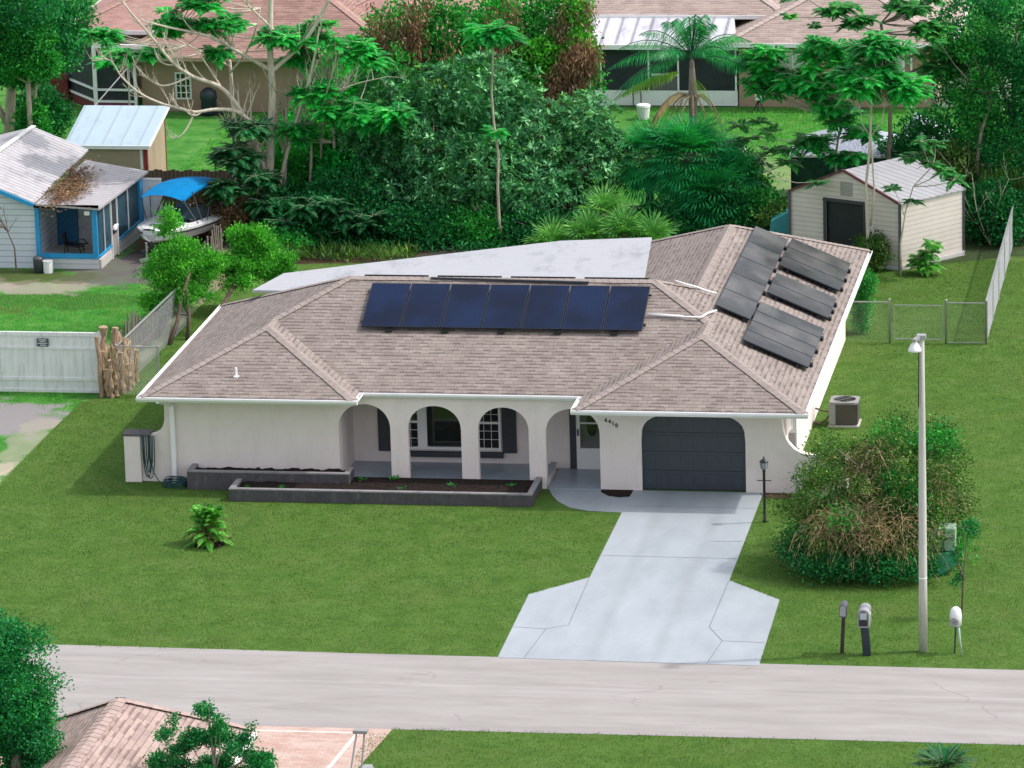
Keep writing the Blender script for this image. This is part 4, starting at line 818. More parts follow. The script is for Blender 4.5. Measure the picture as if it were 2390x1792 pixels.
m_ = LF(); C = np.stack([rng.uniform(-3.3, -2.6, 420), rng.uniform(9.2, 11, 420), rng.uniform(.05, 1.5, 420)], 1); D = norm(rng.normal(0, .35, (420, 3)) + [0, 0, -1]) * rng.uniform(.15, .45, (420, 1)); m_.add(C, D, side_of(D, .012), .05)
o = m_.build('dry_vines', L['straw'], None, (-3, 10, 0)); tag(o, 'dry straw vines draped over the stacked logs', 'vines', kind='stuff')
# old picket fence
pf = thing('picket_fence', 'old leaning grey board fence along the left boundary', 'fence', (-3.4, 15, 0)); m_ = MB()
for k in range(74):
    y = 11.2 + k * .19; x = -3.35 + .25 * math.sin(k * .3) * .3; h = 1.1 + .35 * math.sin(k * .21) + random.uniform(-.1, .12); tl = random.uniform(-.09, .12) + .12 * math.sin(k * .17)
    m_.bar((x, y, 0), (x + random.uniform(-.06, .06), y + tl, h), .13, .02, (1, 0, 0))
m_.build('boards', M['fencegrey'], pf); MB().bar((-3.3, 11.2, .9), (-3.3, 25, .85), .05, .07).bar((-3.3, 11.2, .3), (-3.3, 25, .3), .05, .07).build('rails', M['fencegrey'], pf)
# dark board fence behind the boat
wf = thing('board_fence', 'dark brown board fence behind the boat and tan shed', 'fence', (-4, 32, 0)); b = MB()
for k in range(70): xa = -8.2 + k * .145; b.box(xa, xa + .138, 31.6, 31.625, .0, 1.62 + .03 * math.sin(k * 1.7))
b.build('boards', M['fencewood'], wf); MB().box(-8.2, 1.9, 31.56, 31.6, .4, .5).box(-8.2, 1.9, 31.56, 31.6, 1.3, 1.4).build('rails', M['fencewood'], wf)
# white panel door leaning by the blue porch
t = thing('white_panel', 'tall flat white panel standing between the blue porch and the boat', 'panel', (-6.6, 29.3, 0)); MB().box(-7.12, -6.24, 29.3, 29.36, 0, 1.86).build('sheet', M['whited'], t, bevel=.01); MB().box(-7.13, -6.23, 29.27, 29.3, 1.80, 1.87).box(-7.12, -6.24, 29.285, 29.3, 1.3, 1.31).build('edge_trim', M['white'], t)
# ---------------------------------------------------------------- tan lean-to shed
ts = thing('wooden_shed', 'tan board shed with a sloping pale blue metal roof and red corner trim', 'shed', (-9.3, 36, 0))
X0, X1, Y0, Y1 = -10.5, -7.82, 33.9, 36.6; zf_, zb_ = 1.93, 2.62
b = MB(); b.poly([(X0, Y0, 0), (X1, Y0, 0), (X1, Y0, zf_), (X0, Y0, zf_)]); b.poly([(X0, Y1, 0), (X0, Y0, 0), (X0, Y0, zf_), (X0, Y1, zb_)]); b.poly([(X1, Y1, 0), (X0, Y1, 0), (X0, Y1, zb_), (X1, Y1, zb_)]); b.build('wall', M['tanwall'], ts, recalc=False)
MB().poly([(X1, Y0, 0), (X1, Y1, 0), (X1, Y1, zb_), (X1, Y0, zf_)]).build('side_wall', M['tanply'], ts, recalc=False)
q = [(X0 - .12, Y0 - .15, zf_ + .03), (X1 + .12, Y0 - .15, zf_ + .03), (X1 + .12, Y1 + .15, zb_ + .08), (X0 - .12, Y1 + .15, zb_ + .08)]
MB().add(q + [(x, y, z - .05) for x, y, z in q], [(0, 1, 2, 3), (7, 6, 5, 4), (0, 4, 5, 1), (1, 5, 6, 2), (2, 6, 7, 3), (3, 7, 4, 0)]).build('roof', M['tinblue'], ts)
MB().box(X0 - .13, X1 + .13, Y0 - .2, Y0 - .152, zf_ - .08, zf_ + .04).bar((X1 + .14, Y0 - .15, zf_), (X1 + .14, Y1 + .16, zb_ + .04), .05, .07).build('gutter', M['white'], ts)
MB().box(X1 - .10, X1 + .015, Y0 - .02, Y0 + .0, 0, zf_ - .05).box(X0 - .02, X0 + .09, Y0 - .02, Y0, 0, zf_ - .05).box(X1 + .002, X1 + .02, Y1 - .06, Y1, 0, zb_).box(X1 + .002, X1 + .02, Y0, Y0 + .1, 0, zf_).build('corner_trim', M['redtrim'], ts)
MB().box(X1 - .21, X1 - .14, Y0 - .08, Y0 - .01, 0, zf_ - .05).build('downspout', M['white'], ts)
# ---------------------------------------------------------------- blue porch house (left)
bh = thing('porch_cottage', 'pale blue clad cottage with a metal roof and a bright blue screened porch', 'house', (-9, 27, 0))
wx, ex, fy, by = -9.12, -7.2, 24.45, 29.6     # porch extent
hf, hk = 1.97, 2.28
b = MB(); b.poly([(-16, 24.5, 0), (wx, 24.5, 0), (wx, 24.5, 2.13), (-10.75, 24.5, 2.62), (-16, 24.5, 2.62)]); b.poly([(wx, 24.5, 0), (wx, 31.0, 0), (wx, 31.0, 2.1), (wx, 24.5, 2.1)]); b.build('wall', M['bluesid'], bh, recalc=False)
# main roof: ridge runs back, right slope falls to the porch
rr = MB(); ra = [(wx + .02, 24.25, 2.16), (wx + .02, 31.2, 2.38), (-10.9, 31.2, 3.12), (-11.25, 24.25, 3.05)]
rb = [(-11.25, 24.25, 3.05), (-10.9, 31.2, 3.12), (-14, 31.2, 2.4), (-14.3, 24.25, 2.4)]
for q in (ra, rb): rr.add(q + [(x, y, z - .05) for x, y, z in q], [(0, 1, 2, 3), (7, 6, 5, 4), (0, 4, 5, 1), (1, 5, 6, 2), (2, 6, 7, 3), (3, 7, 4, 0)])
rf_ = rr.build('roof', M['panold'], bh)
MB().bar((-11.25, 24.25, 3.08), (-10.9, 31.2, 3.15), .16, .04).build('ridge_cap', M['whited'], rf_)
MB().bar((wx, 24.22, 2.08), (-11.3, 24.22, 2.97), .05, .12).build('rake_board', M['blue'], rf_)
pq = [(wx + .05, 24.22, 2.14), (ex + .18, 24.22, hf + .04), (-6.72, 29.6, hf + .06), (wx + .35, 29.75, 2.34)]
MB().add(pq + [(x, y, z - .06) for x, y, z in pq], [(0, 1, 2, 3), (7, 6, 5, 4), (0, 4, 5, 1), (1, 5, 6, 2), (2, 6, 7, 3), (3, 7, 4, 0)]).build('porch_roof', M['panold2'], bh)
# litter on the porch roof
db = LF(); nC = 2600; cx_ = np.where(rng.random(nC) < .6, rng.normal(-8.45, .28, nC), rng.normal(-8.75, .2, nC)); cy_ = rng.normal(26.2, 1.1, nC); cy_ = np.where(cx_ < -8.6, cy_ + .8, cy_); zz_ = 2.14 + (cx_ - wx) * (-.07) + (cy_ - 24.2) * .03 + .035
D = norm(rng.normal(0, 1, (nC, 3)) * [1, 1, .15]) * .11; db.add(np.stack([cx_, cy_, zz_], 1), D, norm(np.cross(D, [0, 0, 1.])) * .035, .1); o = db.build('leaf_litter', L['brown'], None, (-8.4, 26, 2.1)); tag(o, 'brown leaf litter scattered on the porch roof', 'leaf litter', kind='stuff')
# porch frame : front wall and right (east) wall following (ex,fy)->(ex2,29.3)
E0 = Vector((ex, fy + .05, 0)); E1 = Vector((-6.92, 29.3, 0)); ed = (E1 - E0)
def EP(t, z, o=0): p = E0 + ed * t + Vector((o, 0, 0)); return (p.x, p.y, z)
MB().box(wx, ex, fy, fy + .05, 0, .34).poly([EP(0, 0, .03), EP(.28, 0, .03), EP(.28, .42, .03), EP(0, .34, .03)]).poly([EP(.41, 0, .03), EP(1, 0, .03), EP(1, .5, .03), EP(.41, .42, .03)]).build('kick_panel', siding('white kick panel', (.68, .68, .70), .17, 2, .5, .5, wv=.08), bh)
fr = MB(); fr.box(wx - .04, wx + .10, fy - .03, fy + .07, 0, hf + .08).box(ex - .13, ex + .03, fy - .03, fy + .07, .34, hf).box(wx + .1, ex - .13, fy - .03, fy + .06, .342, .50).bar(EP(0, .40, .05), EP(.28, .46, .05), .05, .06).bar(EP(.41, .47, .05), EP(.95, .55, .05), .05, .07)
fr.bar(EP(.96, .0, .02), EP(.96, hf + .02, .02), .10, .42, (0, 1, 0)); fr.build('blue_frame', M['blue'], bh)
for t_, z_, w_ in ((.13, .45, .03), (.28, 0, .05), (.41, 0, .05), (.66, .5, .035)): MB().bar(EP(t_, z_, .05), EP(t_, hf, .05), w_).build('porch_post', M['white'], bh); MB().box(wx, ex + .15, fy - .22, fy - .16, hf + .03, hf + .13).build('porch_gutter', M['white'], bh)
MB().poly([EP(.0, .4, .01), EP(.28, .45, .01), EP(.28, hf, .01), EP(.0, hf, .01)]).poly([EP(.41, .5, .01), EP(.93, .55, .01), EP(.93, hf, .01), EP(.41, hf, .01)]).build('screen', M['screenblue'], bh)
dr = MB(); dr.poly([EP(.285, .05, .05), EP(.405, .05, .05), EP(.405, .75, .05), EP(.285, .75, .05)]); d_ = dr.build('screen_door', plain('taupe door', (.34, .31, .28), .6), bh); MB().poly([EP(.29, .75, .045), EP(.40, .75, .045), EP(.40, hf - .05, .045), EP(.29, hf - .05, .045)]).build('door_screen', M['screen'], d_)
wr = MB(); wr.tube([EP(.33 + .035 * math.cos(a * .52), .98 + .07 * math.sin(a * .52), .10) for a in range(13)], .035, 6); wr.tube([EP(.30, .98, .12), EP(.37, 1.03, .12)], .04, 6); tag(wr.build('wreath', M['whited'], None, EP(.33, .95)), 'pale seashell wreath hanging on the porch door', 'wreath')
MB().box(wx + .12, ex - .14, 26.6, 26.65, .1, 2.0).build('inner_wall', plain('grey white inner wall', (.50, .50, .53), .7), bh); MB().box(wx + .1, wx + .78, 26.5, 26.58, .1, 1.75).build('inner_panel', plain('deep blue panel', (.01, .12, .27), .6), bh)
MB().box(wx, ex + .1, 24.5, 29, .0, .30).build('porch_deck', M['conc'], bh); MB().box(ex - .35, ex - .17, fy - .10, fy - .03, hf - .22, hf - .08).build('flood_light', M['white'], bh, bevel=.02)
# lounge chair inside the porch
ch = thing('porch_chair', 'dark metal armchair inside the screened porch', 'chair', (-8.2, 25.2, .3)); 
MB().tube([(-8.5, 25.1, .95), (-8.42, 25.1, .62), (-8.0, 25.1, .55), (-7.75, 25.1, .6)], .025, 6).tube([(-8.5, 25.5, .95), (-8.42, 25.5, .62), (-8.0, 25.5, .55), (-7.75, 25.5, .6)], .025, 6).build('frame', M['black'], ch)
MB().add([(-8.5, 25.1, .95), (-8.5, 25.5, .95), (-8.42, 25.5, .6), (-8.42, 25.1, .6)], [(0, 1, 2, 3)]).build('backrest', M['black'], ch); MB().box(-8.42, -7.95, 25.1, 25.5, .56, .6).build('seat', M['black'], ch); MB().bar((-8.4, 25.1, .56), (-8.45, 25.1, .3), .03).bar((-7.95, 25.1, .56), (-7.9, 25.1, .3), .03).bar((-8.4, 25.5, .56), (-8.45, 25.5, .3), .03).bar((-7.95, 25.5, .56), (-7.9, 25.5, .3), .03).build('leg', M['black'], ch)
MB().tube([(-8.1, 25.1, .6), (-8.05, 25.1, .78), (-7.8, 25.1, .82), (-7.7, 25.1, .72)], .02, 6).build('armrest', M['black'], ch)
tb = MB().lathe((-9.0, 24.0, 0), [(.15, 0), (.17, .42), (.18, .44), (.16, .47), (.1, .52)], 14).build('trash_can', M['mbdark'], None, (-9.0, 24.0, 0), smooth=True); tag(tb, 'dark trash can at the corner of the blue porch', 'trash can')
tb = MB().lathe((-8.68, 23.95, 0), [(.15, 0), (.155, .36), (.165, .37), (.165, .39), (.15, .395)], 16).build('bucket', M['white'], None, (-8.68, 23.95, 0)); tag(tb, 'tall white bucket standing beside the dark trash can', 'bucket')
# ---------------------------------------------------------------- boat on its trailer
bo = thing('boat', 'white bowrider boat with a blue canopy on a trailer beside the porch', 'boat', (-5.3, 27.6, 0))
bow = Vector((-5.85, 25.9, 0)); stern = Vector((-4.45, 30.4, 0)); ax = (stern - bow).normalized(); pp_ = Vector((ax.y, -ax.x, 0))
def BP(t, o, z): p = bow + (stern - bow) * t + pp_ * o; return Vector((p.x, p.y, z))
secs = []; T_ = [0, .03, .08, .16, .28, .45, .65, .85, 1.0]; W_ = [.25, .48, .68, .86, .98, 1.02, 1.02, 1.0, .95]
for t_, w_ in zip(T_, W_): zg = .92 - .1 * t_; kz = .48 - .16 * min(1, t_ * 3); secs.append([BP(t_, -w_, zg), BP(t_, -w_ * .97, zg - .14), BP(t_, -w_ * .72, kz + .14), BP(t_ + (.03 if t_ < .2 else 0), 0, kz), BP(t_, w_ * .72, kz + .14), BP(t_, w_ * .97, zg - .14), BP(t_, w_, zg)])
hm = MB(); V = [p for s_ in secs for p in s_]; F = []
for i in range(len(secs) - 1):
    for k in range(6): F.append((i * 7 + k, i * 7 + k + 1, (i + 1) * 7 + k + 1, (i + 1) * 7 + k))
F.append(tuple(range(7))); F.append(tuple(reversed(range(len(V) - 7, len(V))))); hm.add(V, F); hm.build('hull', M['gel'], bo, smooth=False)
dk = MB()   # deck: gunwale ring and bow deck
for i in range(len(secs) - 1):
    for sg in (-1, 1):
        a, b = secs[i][0 if sg == -1 else 6], secs[i + 1][0 if sg == -1 else 6]; ia = BP(T_[i], sg * W_[i] * .72, a.z + .05); ib = BP(T_[i + 1], sg * W_[i + 1] * .72, b.z + .05)
        dk.poly([a, b, ib, ia])
        if i < 4: dk.poly([ia, ib, BP(T_[i + 1], 0, b.z + .06), BP(T_[i], 0, a.z + .06)])
        else: dk.poly([ia, ib, ib + Vector((0, 0, -.35)), ia + Vector((0, 0, -.35))])
dk.poly([BP(.28, -.7, .94), BP(.28, .7, .94), BP(.28, .7, .6), BP(.28, -.7, .6)]); dk.poly([BP(.28, -.75, .56), BP(1, -.75, .5), BP(1, .75, .5), BP(.28, .75, .56)]); dk.build('deck', M['gel'], bo, recalc=False)
for k, j_ in ((0, 1), (6, 5)):
    st = MB()
    for i in range(len(secs) - 1):
        o = pp_ * (-.012 if k == 0 else .012); a, b, c, d = secs[i][k], secs[i + 1][k], secs[i + 1][j_], secs[i][j_]; st.poly([a.lerp(d, .5) + o, b.lerp(c, .5) + o, c + o, d + o])
    st.build('rub_strip', M['char'], bo, recalc=False)
MB().add([BP(.08, -.25, .99), BP(.08, .0, .99), BP(.13, .0, .995), BP(.13, -.3, .995), BP(.07, .15, .99), BP(.07, .4, .985), BP(.12, .42, .985), BP(.12, .15, .99)], [(0, 1, 2, 3), (4, 5, 6, 7)]).build('hatch', M['mbdark'], bo, recalc=False)
ws = MB()
for sg in (-1, 1): ws.poly([BP(.34, 0, .98), BP(.34 + .02, sg * .62, .96), BP(.42, sg * .60, 1.28), BP(.40, 0, 1.30)]); ws.poly([BP(.36, sg * .62, .96), BP(.55, sg * .78, .92), BP(.55, sg * .7, 1.15), BP(.42, sg * .6, 1.28)])
ws.build('windshield', glassm('tinted screen', (.06, .09, .10)), bo, recalc=False)
for o_ in (-.35, .35): 
    c = BP(.55, o_, .56); MB().box(c.x - .22, c.x + .22, c.y - .2, c.y + .2, .52, .8).box(c.x - .22, c.x + .22, c.y + .14, c.y + .24, .8, 1.2).build('seat', plain('blue grey seat', (.10, .2, .27), .5), bo, bevel=.04)
c = BP(.92, 0, 0); MB().box(c.x - .3, c.x + .3, c.y - .2, c.y + .15, .55, .95).build('engine_cover', M['gel'], bo, bevel=.05)
# canopy
cn = MB(); nu, nv = 9, 5; V = []
for i in range(nu):
    t_ = .17 + .60 * i / (nu - 1); crown_ = math.sin(math.pi * (.12 + .76 * i / (nu - 1)))
    for k in range(nv): o_ = -1 + 2 * k / (nv - 1); V.append(BP(t_, o_ * .78, 1.78 + .34 * crown_ - .14 * o_ * o_ * 1.0))
for i in range(nu - 1):
    for k in range(nv - 1): a = i * nv + k; F2 = (a, a + 1, a + nv + 1, a + nv); cn.add([V[q] for q in F2], [(0, 1, 2, 3)])
    for k in (0, nv - 1): a = V[i * nv + k]; b = V[(i + 1) * nv + k]; cn.poly([a, b, b - Vector((0, 0, .07)), a - Vector((0, 0, .07))])
cn.build('canopy', M['bimini'], bo, recalc=False)
cp = MB()
for sg in (-1, 1):
    for tb_, tt in ((.30, .17), (.36, .30), (.42, .58), (.52, .76)): cp.bar(BP(tb_, sg * .95, .92), BP(tt, sg * .78, 1.72 + .3 * math.sin(math.pi * (.12 + .76 * (tt - .17) / .6))), .025)
cp.build('canopy_frame', M['mbdark'], bo); MB().bar(BP(.95, .5, .8), BP(.95, .5, 1.9), .03).build('flag_staff', M['white'], bo)
tr = thing('boat_trailer', 'black trailer with a jack under the white boat', 'trailer', (-5.3, 27.6, 0))
MB().bar(BP(-.12, 0, .34), BP(.1, 0, .36), .1).bar(BP(.1, 0, .36), BP(.95, -.6, .38), .09).bar(BP(.1, 0, .36), BP(.95, .6, .38), .09).bar(BP(.65, -1, .35), BP(.65, 1, .35), .09).bar(BP(.02, 0, .36), BP(.05, 0, .8), .09).build('frame', M['black'], tr)
MB().lathe(BP(-.08, .08, 0), [(.06, 0), (.03, .05), (.03, .6), (.05, .62)], 8).bar(BP(-.14, .0, .1), BP(-.04, .3, .12), .08).build('jack', M['galv'], tr)
for sg in (-1, 1):
    c = BP(.65, sg * 1.0, .3); m_ = MB(); V = []; n_ = 18
    for o_ in (-.1, .1):
        for k in range(n_): a = 2 * math.pi * k / n_; V.append(c + pp_ * o_ + ax * .3 * math.cos(a) + Vector((0, 0, .3 * math.sin(a))))
    m_.add(V, [tuple(range(n_)), tuple(reversed(range(n_, 2 * n_)))] + [(k, (k + 1) % n_, n_ + (k + 1) % n_, n_ + k) for k in range(n_)]); m_.build('wheel', M['black'], tr)
# ================================================================ HOUSES BEHIND AND IN FRONT
def hip_roof(X0, X1, Y0, Y1, ze, sl, mat, parent, name='roof', caps=True, capmat=None, fmat=None):
    w_ = X1 - X0; d_ = Y1 - Y0; r = min(w_, d_) / 2; zr = ze + sl * r; f = math.sqrt(1 + sl * sl); m_ = MB()
    if w_ >= d_: A, B = (X0 + r, Y0 + r), (X1 - r, Y0 + r)
    else: A, B = (X0 + r, Y0 + r), (X0 + r, Y1 - r)
    c = [(X0, Y0), (X1, Y0), (X1, Y1), (X0, Y1)]
    if w_ >= d_: pl = [([c[0], c[1], B, A], 0), ([c[1], c[2], B], 1), ([c[2], c[3], A, B], 2), ([c[3], c[0], A], 3)]
    else: pl = [([c[0], c[1], A], 0), ([c[1], c[2], B, A], 1), ([c[2], c[3], B], 2), ([c[3], c[0], A, B], 3)]
    dist = [lambda x, y: y - Y0, lambda x, y: X1 - x, lambda x, y: Y1 - y, lambda x, y: x - X0]
    for p, k in pl: m_.poly([(x, y, ze + sl * max(0, dist[k](x, y))) for x, y in p], [((x if k in (0, 2) else y), dist[k](x, y) * f) for x, y in p])
    ro = m_.build(name, mat, parent, recalc=False)
    fb = MB(); fb.box(X0 - .02, X1 + .02, Y0 - .06, Y0 - .0, ze - .14, ze + .0).box(X0 - .06, X0 - .02, Y0, Y1, ze - .14, ze).box(X1 + .02, X1 + .06, Y0, Y1, ze - .14, ze).poly([(x, y, ze - .1) for x, y in c]); fb.build('fascia', fmat or M['white'], ro)
    if caps:
        hs_ = [((*c[0], ze), (*A, zr)), ((*c[1], ze), (*(B if w_ >= d_ else A), zr)), ((*A, zr), (*B, zr)), ((*c[2], ze), (*B, zr)), ((*c[3], ze), (*(A if w_ >= d_ else B), zr))]
        ridge_caps([(a, b, .26) for a, b in hs_ if (Vector(a) - Vector(b)).length > .3], lambda p: p, .17, .24).build('ridge_cap', capmat or mat_cap, ro, recalc=False)
    return ro
def win(xa, xb, za, zb, y, parent, nx=2, ny=2, pane=None, t=.06):
    f = MB(); f.box(xa, xa + t, y - .04, y - .003, za, zb).box(xb - t, xb, y - .04, y - .003, za, zb).box(xa + t, xb - t, y - .04, y - .003, za, za + t).box(xa + t, xb - t, y - .04, y - .003, zb - t, zb)
    wn = f.build('window', M['white'], parent); mu = MB()
    for i in range(1, nx): xx = xa + (xb - xa) * i / nx; mu.box(xx - .02, xx + .02, y - .035, y - .015, za + t, zb - t)
    for i in range(1, ny): zz_ = za + (zb - za) * i / ny; mu.box(xa + t, xb - t, y - .034, y - .016, zz_ - .015, zz_ + .015)
    mu.build('muntins', M['white'], wn); MB().box(xa + t, xb - t, y - .012, y - .006, za + t, zb - t).build('pane', pane or M['glass'], wn)
# --- right rear house
mat_cap = plain('tan ridge cap', (.46, .37, .33), .85, .1, 4, spec=.2)
rh = thing('house', 'tan stucco house with a white roofed screened lanai behind the palms', 'house', (10, 52, 0))
MB().box(10.0, 17.1, 50.3, 60, 0, 2.35).box(3.2, 9.99, 53.0, 60, 0, 2.35).build('wall', M['tanstucco'], rh)
hip_roof(9.5, 17.7, 49.7, 63, 2.42, .42, M['rooftan'], rh); hip_roof(2.6, 11.6, 52.3, 66, 2.95, .45, M['rooftan'], rh)
q = [(3.7, 49.95, 2.30), (10.0, 49.95, 2.30), (9.6, 52.45, 2.90), (3.3, 52.45, 2.90)]
MB().add(q + [(x, y, z - .08) for x, y, z in q], [(0, 1, 2, 3), (7, 6, 5, 4), (0, 4, 5, 1), (1, 5, 6, 2), (2, 6, 7, 3), (3, 7, 4, 0)]).build('lanai_roof', M['panR'], rh)
MB().box(3.68, 10.02, 49.86, 49.94, 2.14, 2.31).build('gutter', M['white'], rh)
MB().box(3.8, 9.95, 50.25, 50.32, .03, .58).box(9.88, 9.95, 50.32, 52.9, .03, .58).build('kick_panel', M['white'], rh)
for x in (3.85, 5.02, 6.75, 7.82, 9.9): MB().box(x - .03, x + .03, 50.22, 50.30, .58, 2.14).build('lanai_post', M['white'], rh)
MB().box(3.8, 9.93, 50.265, 50.275, .58, 2.14).build('screen', M['screen'], rh); MB().box(6.85, 7.8, 50.21, 50.262, 1.12, 1.2).build('door_rail', M['white'], rh)
MB().box(6.84, 7.8, 50.235, 50.26, .6, 1.1).build('dark_panel', plain('plum grey panel', (.13, .12, .14), .6), rh)
blinds = siding('white blinds', (.62, .63, .62), .1, 2, .7, .5, wv=.06)
win(11.05, 12.85, .72, 1.98, 50.3, rh, 2, 2, blinds, .08); win(15.0, 15.95, .55, 1.95, 50.3, rh, 1, 2, blinds, .1)
MB().box(16.15, 16.22, 50.22, 50.29, 0, 2.3).box(17.03, 17.10, 50.22, 50.29, 0, 2.3).build('downspout', M['white'], rh)
wl2 = thing('garden_wall', 'mottled cream wall at the right end of the tan house', 'wall', (18.3, 50.5, 0)); MB().box(17.2, 19.7, 50.4, 50.6, 0, 2.0).build('wall_panel', plain('mottled cream wall', (.62, .64, .52), .8, .1, 3, dirt=(.35, .38, .28), dirtamt=.6), wl2)
# --- left rear house with pool cage
mat_cap = plain('rose ridge cap', (.42, .26, .22), .85, .1, 4, spec=.2)
lh = thing('house', 'brown stucco house with a reddish hip roof behind the bare tree', 'house', (-8, 50, 0))
MB().box(-11.6, -2.2, 48.8, 60, 0, 2.15).build('wall', M['tanstucco'], lh); hip_roof(-12.4, -1.6, 48.0, 58.8, 2.15, .45, M['roofred'], lh, fmat=M['tanstucco']); hip_roof(-15.0, -4.0, 50.6, 72, 2.62, .40, M['roofpink'], lh, capmat=mat_cap)
hip_roof(-6.8, 3.2, 49.5, 62, 2.3, .42, M['roofpink'], lh)
win(-10.35, -9.75, .45, 1.45, 48.8, lh, 3, 4)
MB().box(-13.9, -4.5, 51.2, 60, 0, 2.5).box(-2.0, 2.7, 50.2, 60, 0, 2.2).build('wall', M['tanstucco'], lh)
pc = thing('pool_cage', 'white framed screen enclosure with maroon and magenta lower panels', 'screen enclosure', (-13, 48.5, 0))
A0 = Vector((-15.3, 51.2, 0)); A1 = Vector((-13.25, 48.5, 0)); A2 = Vector((-11.75, 48.45, 0))
f = MB()
for a in (A0, A1, A2, A0.lerp(A1, .0)): f.bar(a, a + Vector((0, 0, 2.45)), .10 if a != A1 else .14)
for z in (.42, .85): f.bar(A0 + Vector((0, 0, z)), A1 + Vector((0, 0, z)), .08).bar(A1 + Vector((0, 0, z)), A2 + Vector((0, 0, z)), .08)
f.bar(A1 + Vector((0, 0, 2.05)), A2 + Vector((0, 0, 2.05)), .06).bar(A1 + Vector((-.05, 0, 2.48)), A2 + Vector((.5, 0, 2.42)), .10, .16).build('frame', M['white'], pc)
def quad(a, b, za, zb, o=0): return [(a.x, a.y + o, za), (b.x, b.y + o, za), (b.x, b.y + o, zb), (a.x, a.y + o, zb)]
MB().poly(quad(A0, A1, .02, .40)).build('maroon_panel', M['maroon'], pc); MB().poly(quad(A1, A2, .02, .40)).build('magenta_panel', M['magenta'], pc)
MB().poly(quad(A0, A1, .46, 2.4, .02)).poly(quad(A1, A2, .46, 2.4, .02)).build('screen', M['screen'], pc)
t = MB().box(-15.4, -14.75, 50.2, 50.7, .1, 1.0).build('planter_box', plain('red brown flower box', (.16, .03, .025), .9, .4, 14), None, (-15, 50.4, 0)); tag(t, 'dark red clump on the left corner of the screen enclosure', 'plant pot')
dsh = thing('satellite_dish', 'small grey satellite dish on a slanting pole above the blue shed roof', 'satellite dish', (-11.1, 40.5, 0))
MB().bar((-10.6, 38.0, 2.4), (-10.45, 42.4, 2.9), .03).bar((-10.5, 42.4, 0), (-10.45, 42.4, 2.9), .05).build('pole', M['galv'], dsh); MB().lathe((-10.40, 42.3, 3.05), [(.02, .05), (.14, .03), (.22, -.04), (.24, -.06)], 14, 'y').build('dish', M['acgrey'], dsh, smooth=True)
gr = thing('grill', 'black covered grill against the brown house wall', 'grill', (-9.0, 48.2, 0)); MB().lathe((-9.0, 48.2, 0), [(.25, 0), (.3, .1), (.28, .55), (.32, .62), (.3, .85), (.12, 1.0)], 12).build('cover', M['mblue'], gr, smooth=True); MB().box(-9.5, -8.5, 48.1, 48.3, 0, .08).build('base', M['black'], gr)
# --- objects on the far lawn
def objm(name, label, cat, loc): return thing(name, label, cat, loc)
t = MB().lathe((6.85, 48.0, 0), [(.19, 0), (.24, .42), (.26, .45), (.25, .52), (.2, .54)], 16).build('laundry_tub', M['whited'], None, (6.85, 48, 0)); tag(t, 'ribbed white round tub on the grass in front of the lanai', 'tub')
t = objm('tripod_grill', 'small white box on black tripod legs near the tan wall', 'tripod', (10.8, 49.5, 0)); MB().box(10.68, 11.0, 49.35, 49.6, .42, .68).build('box', M['white'], t, bevel=.015); MB().bar((10.8, 49.5, .42), (10.6, 49.3, 0), .03).bar((10.8, 49.5, .42), (10.78, 49.2, 0), .05).bar((10.8, 49.5, .42), (11.02, 49.4, 0), .03).build('leg', M['black'], t)
t = objm('garden_statue', 'small white and grey animal statue alone on the far lawn', 'statue', (11.12, 41.8, 0)); MB().lathe((11.12, 41.8, 0), [(.13, 0), (.14, .12), (.09, .3), (.06, .36), (.1, .42), (.09, .5), (.03, .55)], 10).build('body', plain('white and grey stone', (.6, .6, .62), .7, .35, 8), t, smooth=True); MB().lathe((11.02, 41.7, 0), [(.08, 0), (.07, .16), (.03, .2)], 8).build('paw', plain('grey stone', (.3, .3, .33), .7), t)
t = objm('stool', 'thin dark metal stool standing against the white lanai wall', 'stool', (6.35, 49.9, 0)); MB().box(6.2, 6.52, 49.8, 50.05, .78, .81).build('seat', M['acgrey'], t); 
for x, y in ((6.22, 49.82), (6.5, 49.82), (6.22, 50.03), (6.5, 50.03)): MB().bar((x, y, .78), (x, y, 0), .02).build('leg', M['char'], t)
t = MB().add([(13.4, 49.4, 0), (14.6, 49.4, 0), (14.6, 49.9, 0), (13.4, 49.9, 0), (13.7, 49.5, .18), (14.2, 49.6, .25), (14.4, 49.8, .1), (13.5, 49.8, .12)], [(0, 1, 5, 4), (1, 2, 6, 5), (2, 3, 7, 6), (3, 0, 4, 7), (4, 5, 6, 7)]).build('tarp', plain('navy tarp', (.015, .02, .10), .6), None, (14, 49.6, 0)); tag(t, 'crumpled navy tarp on the grass by the tan wall', 'tarp')
t = MB().add([(13.5, 28.0, 0), (14.2, 28.0, 0), (14.2, 28.6, 0), (13.5, 28.6, 0), (13.6, 28.1, .9), (14.2, 28.1, 1.25), (14.2, 28.6, 1.3), (13.6, 28.6, .95)], [(0, 1, 5, 4), (1, 2, 6, 5), (2, 3, 7, 6), (3, 0, 4, 7), (4, 5, 6, 7)]).build('tarp', plain('teal tarp', (.03, .24, .26), .6), None, (13.9, 28.3, 0)); tag(t, 'teal tarp bundle beside the left wall of the metal shed', 'tarp')
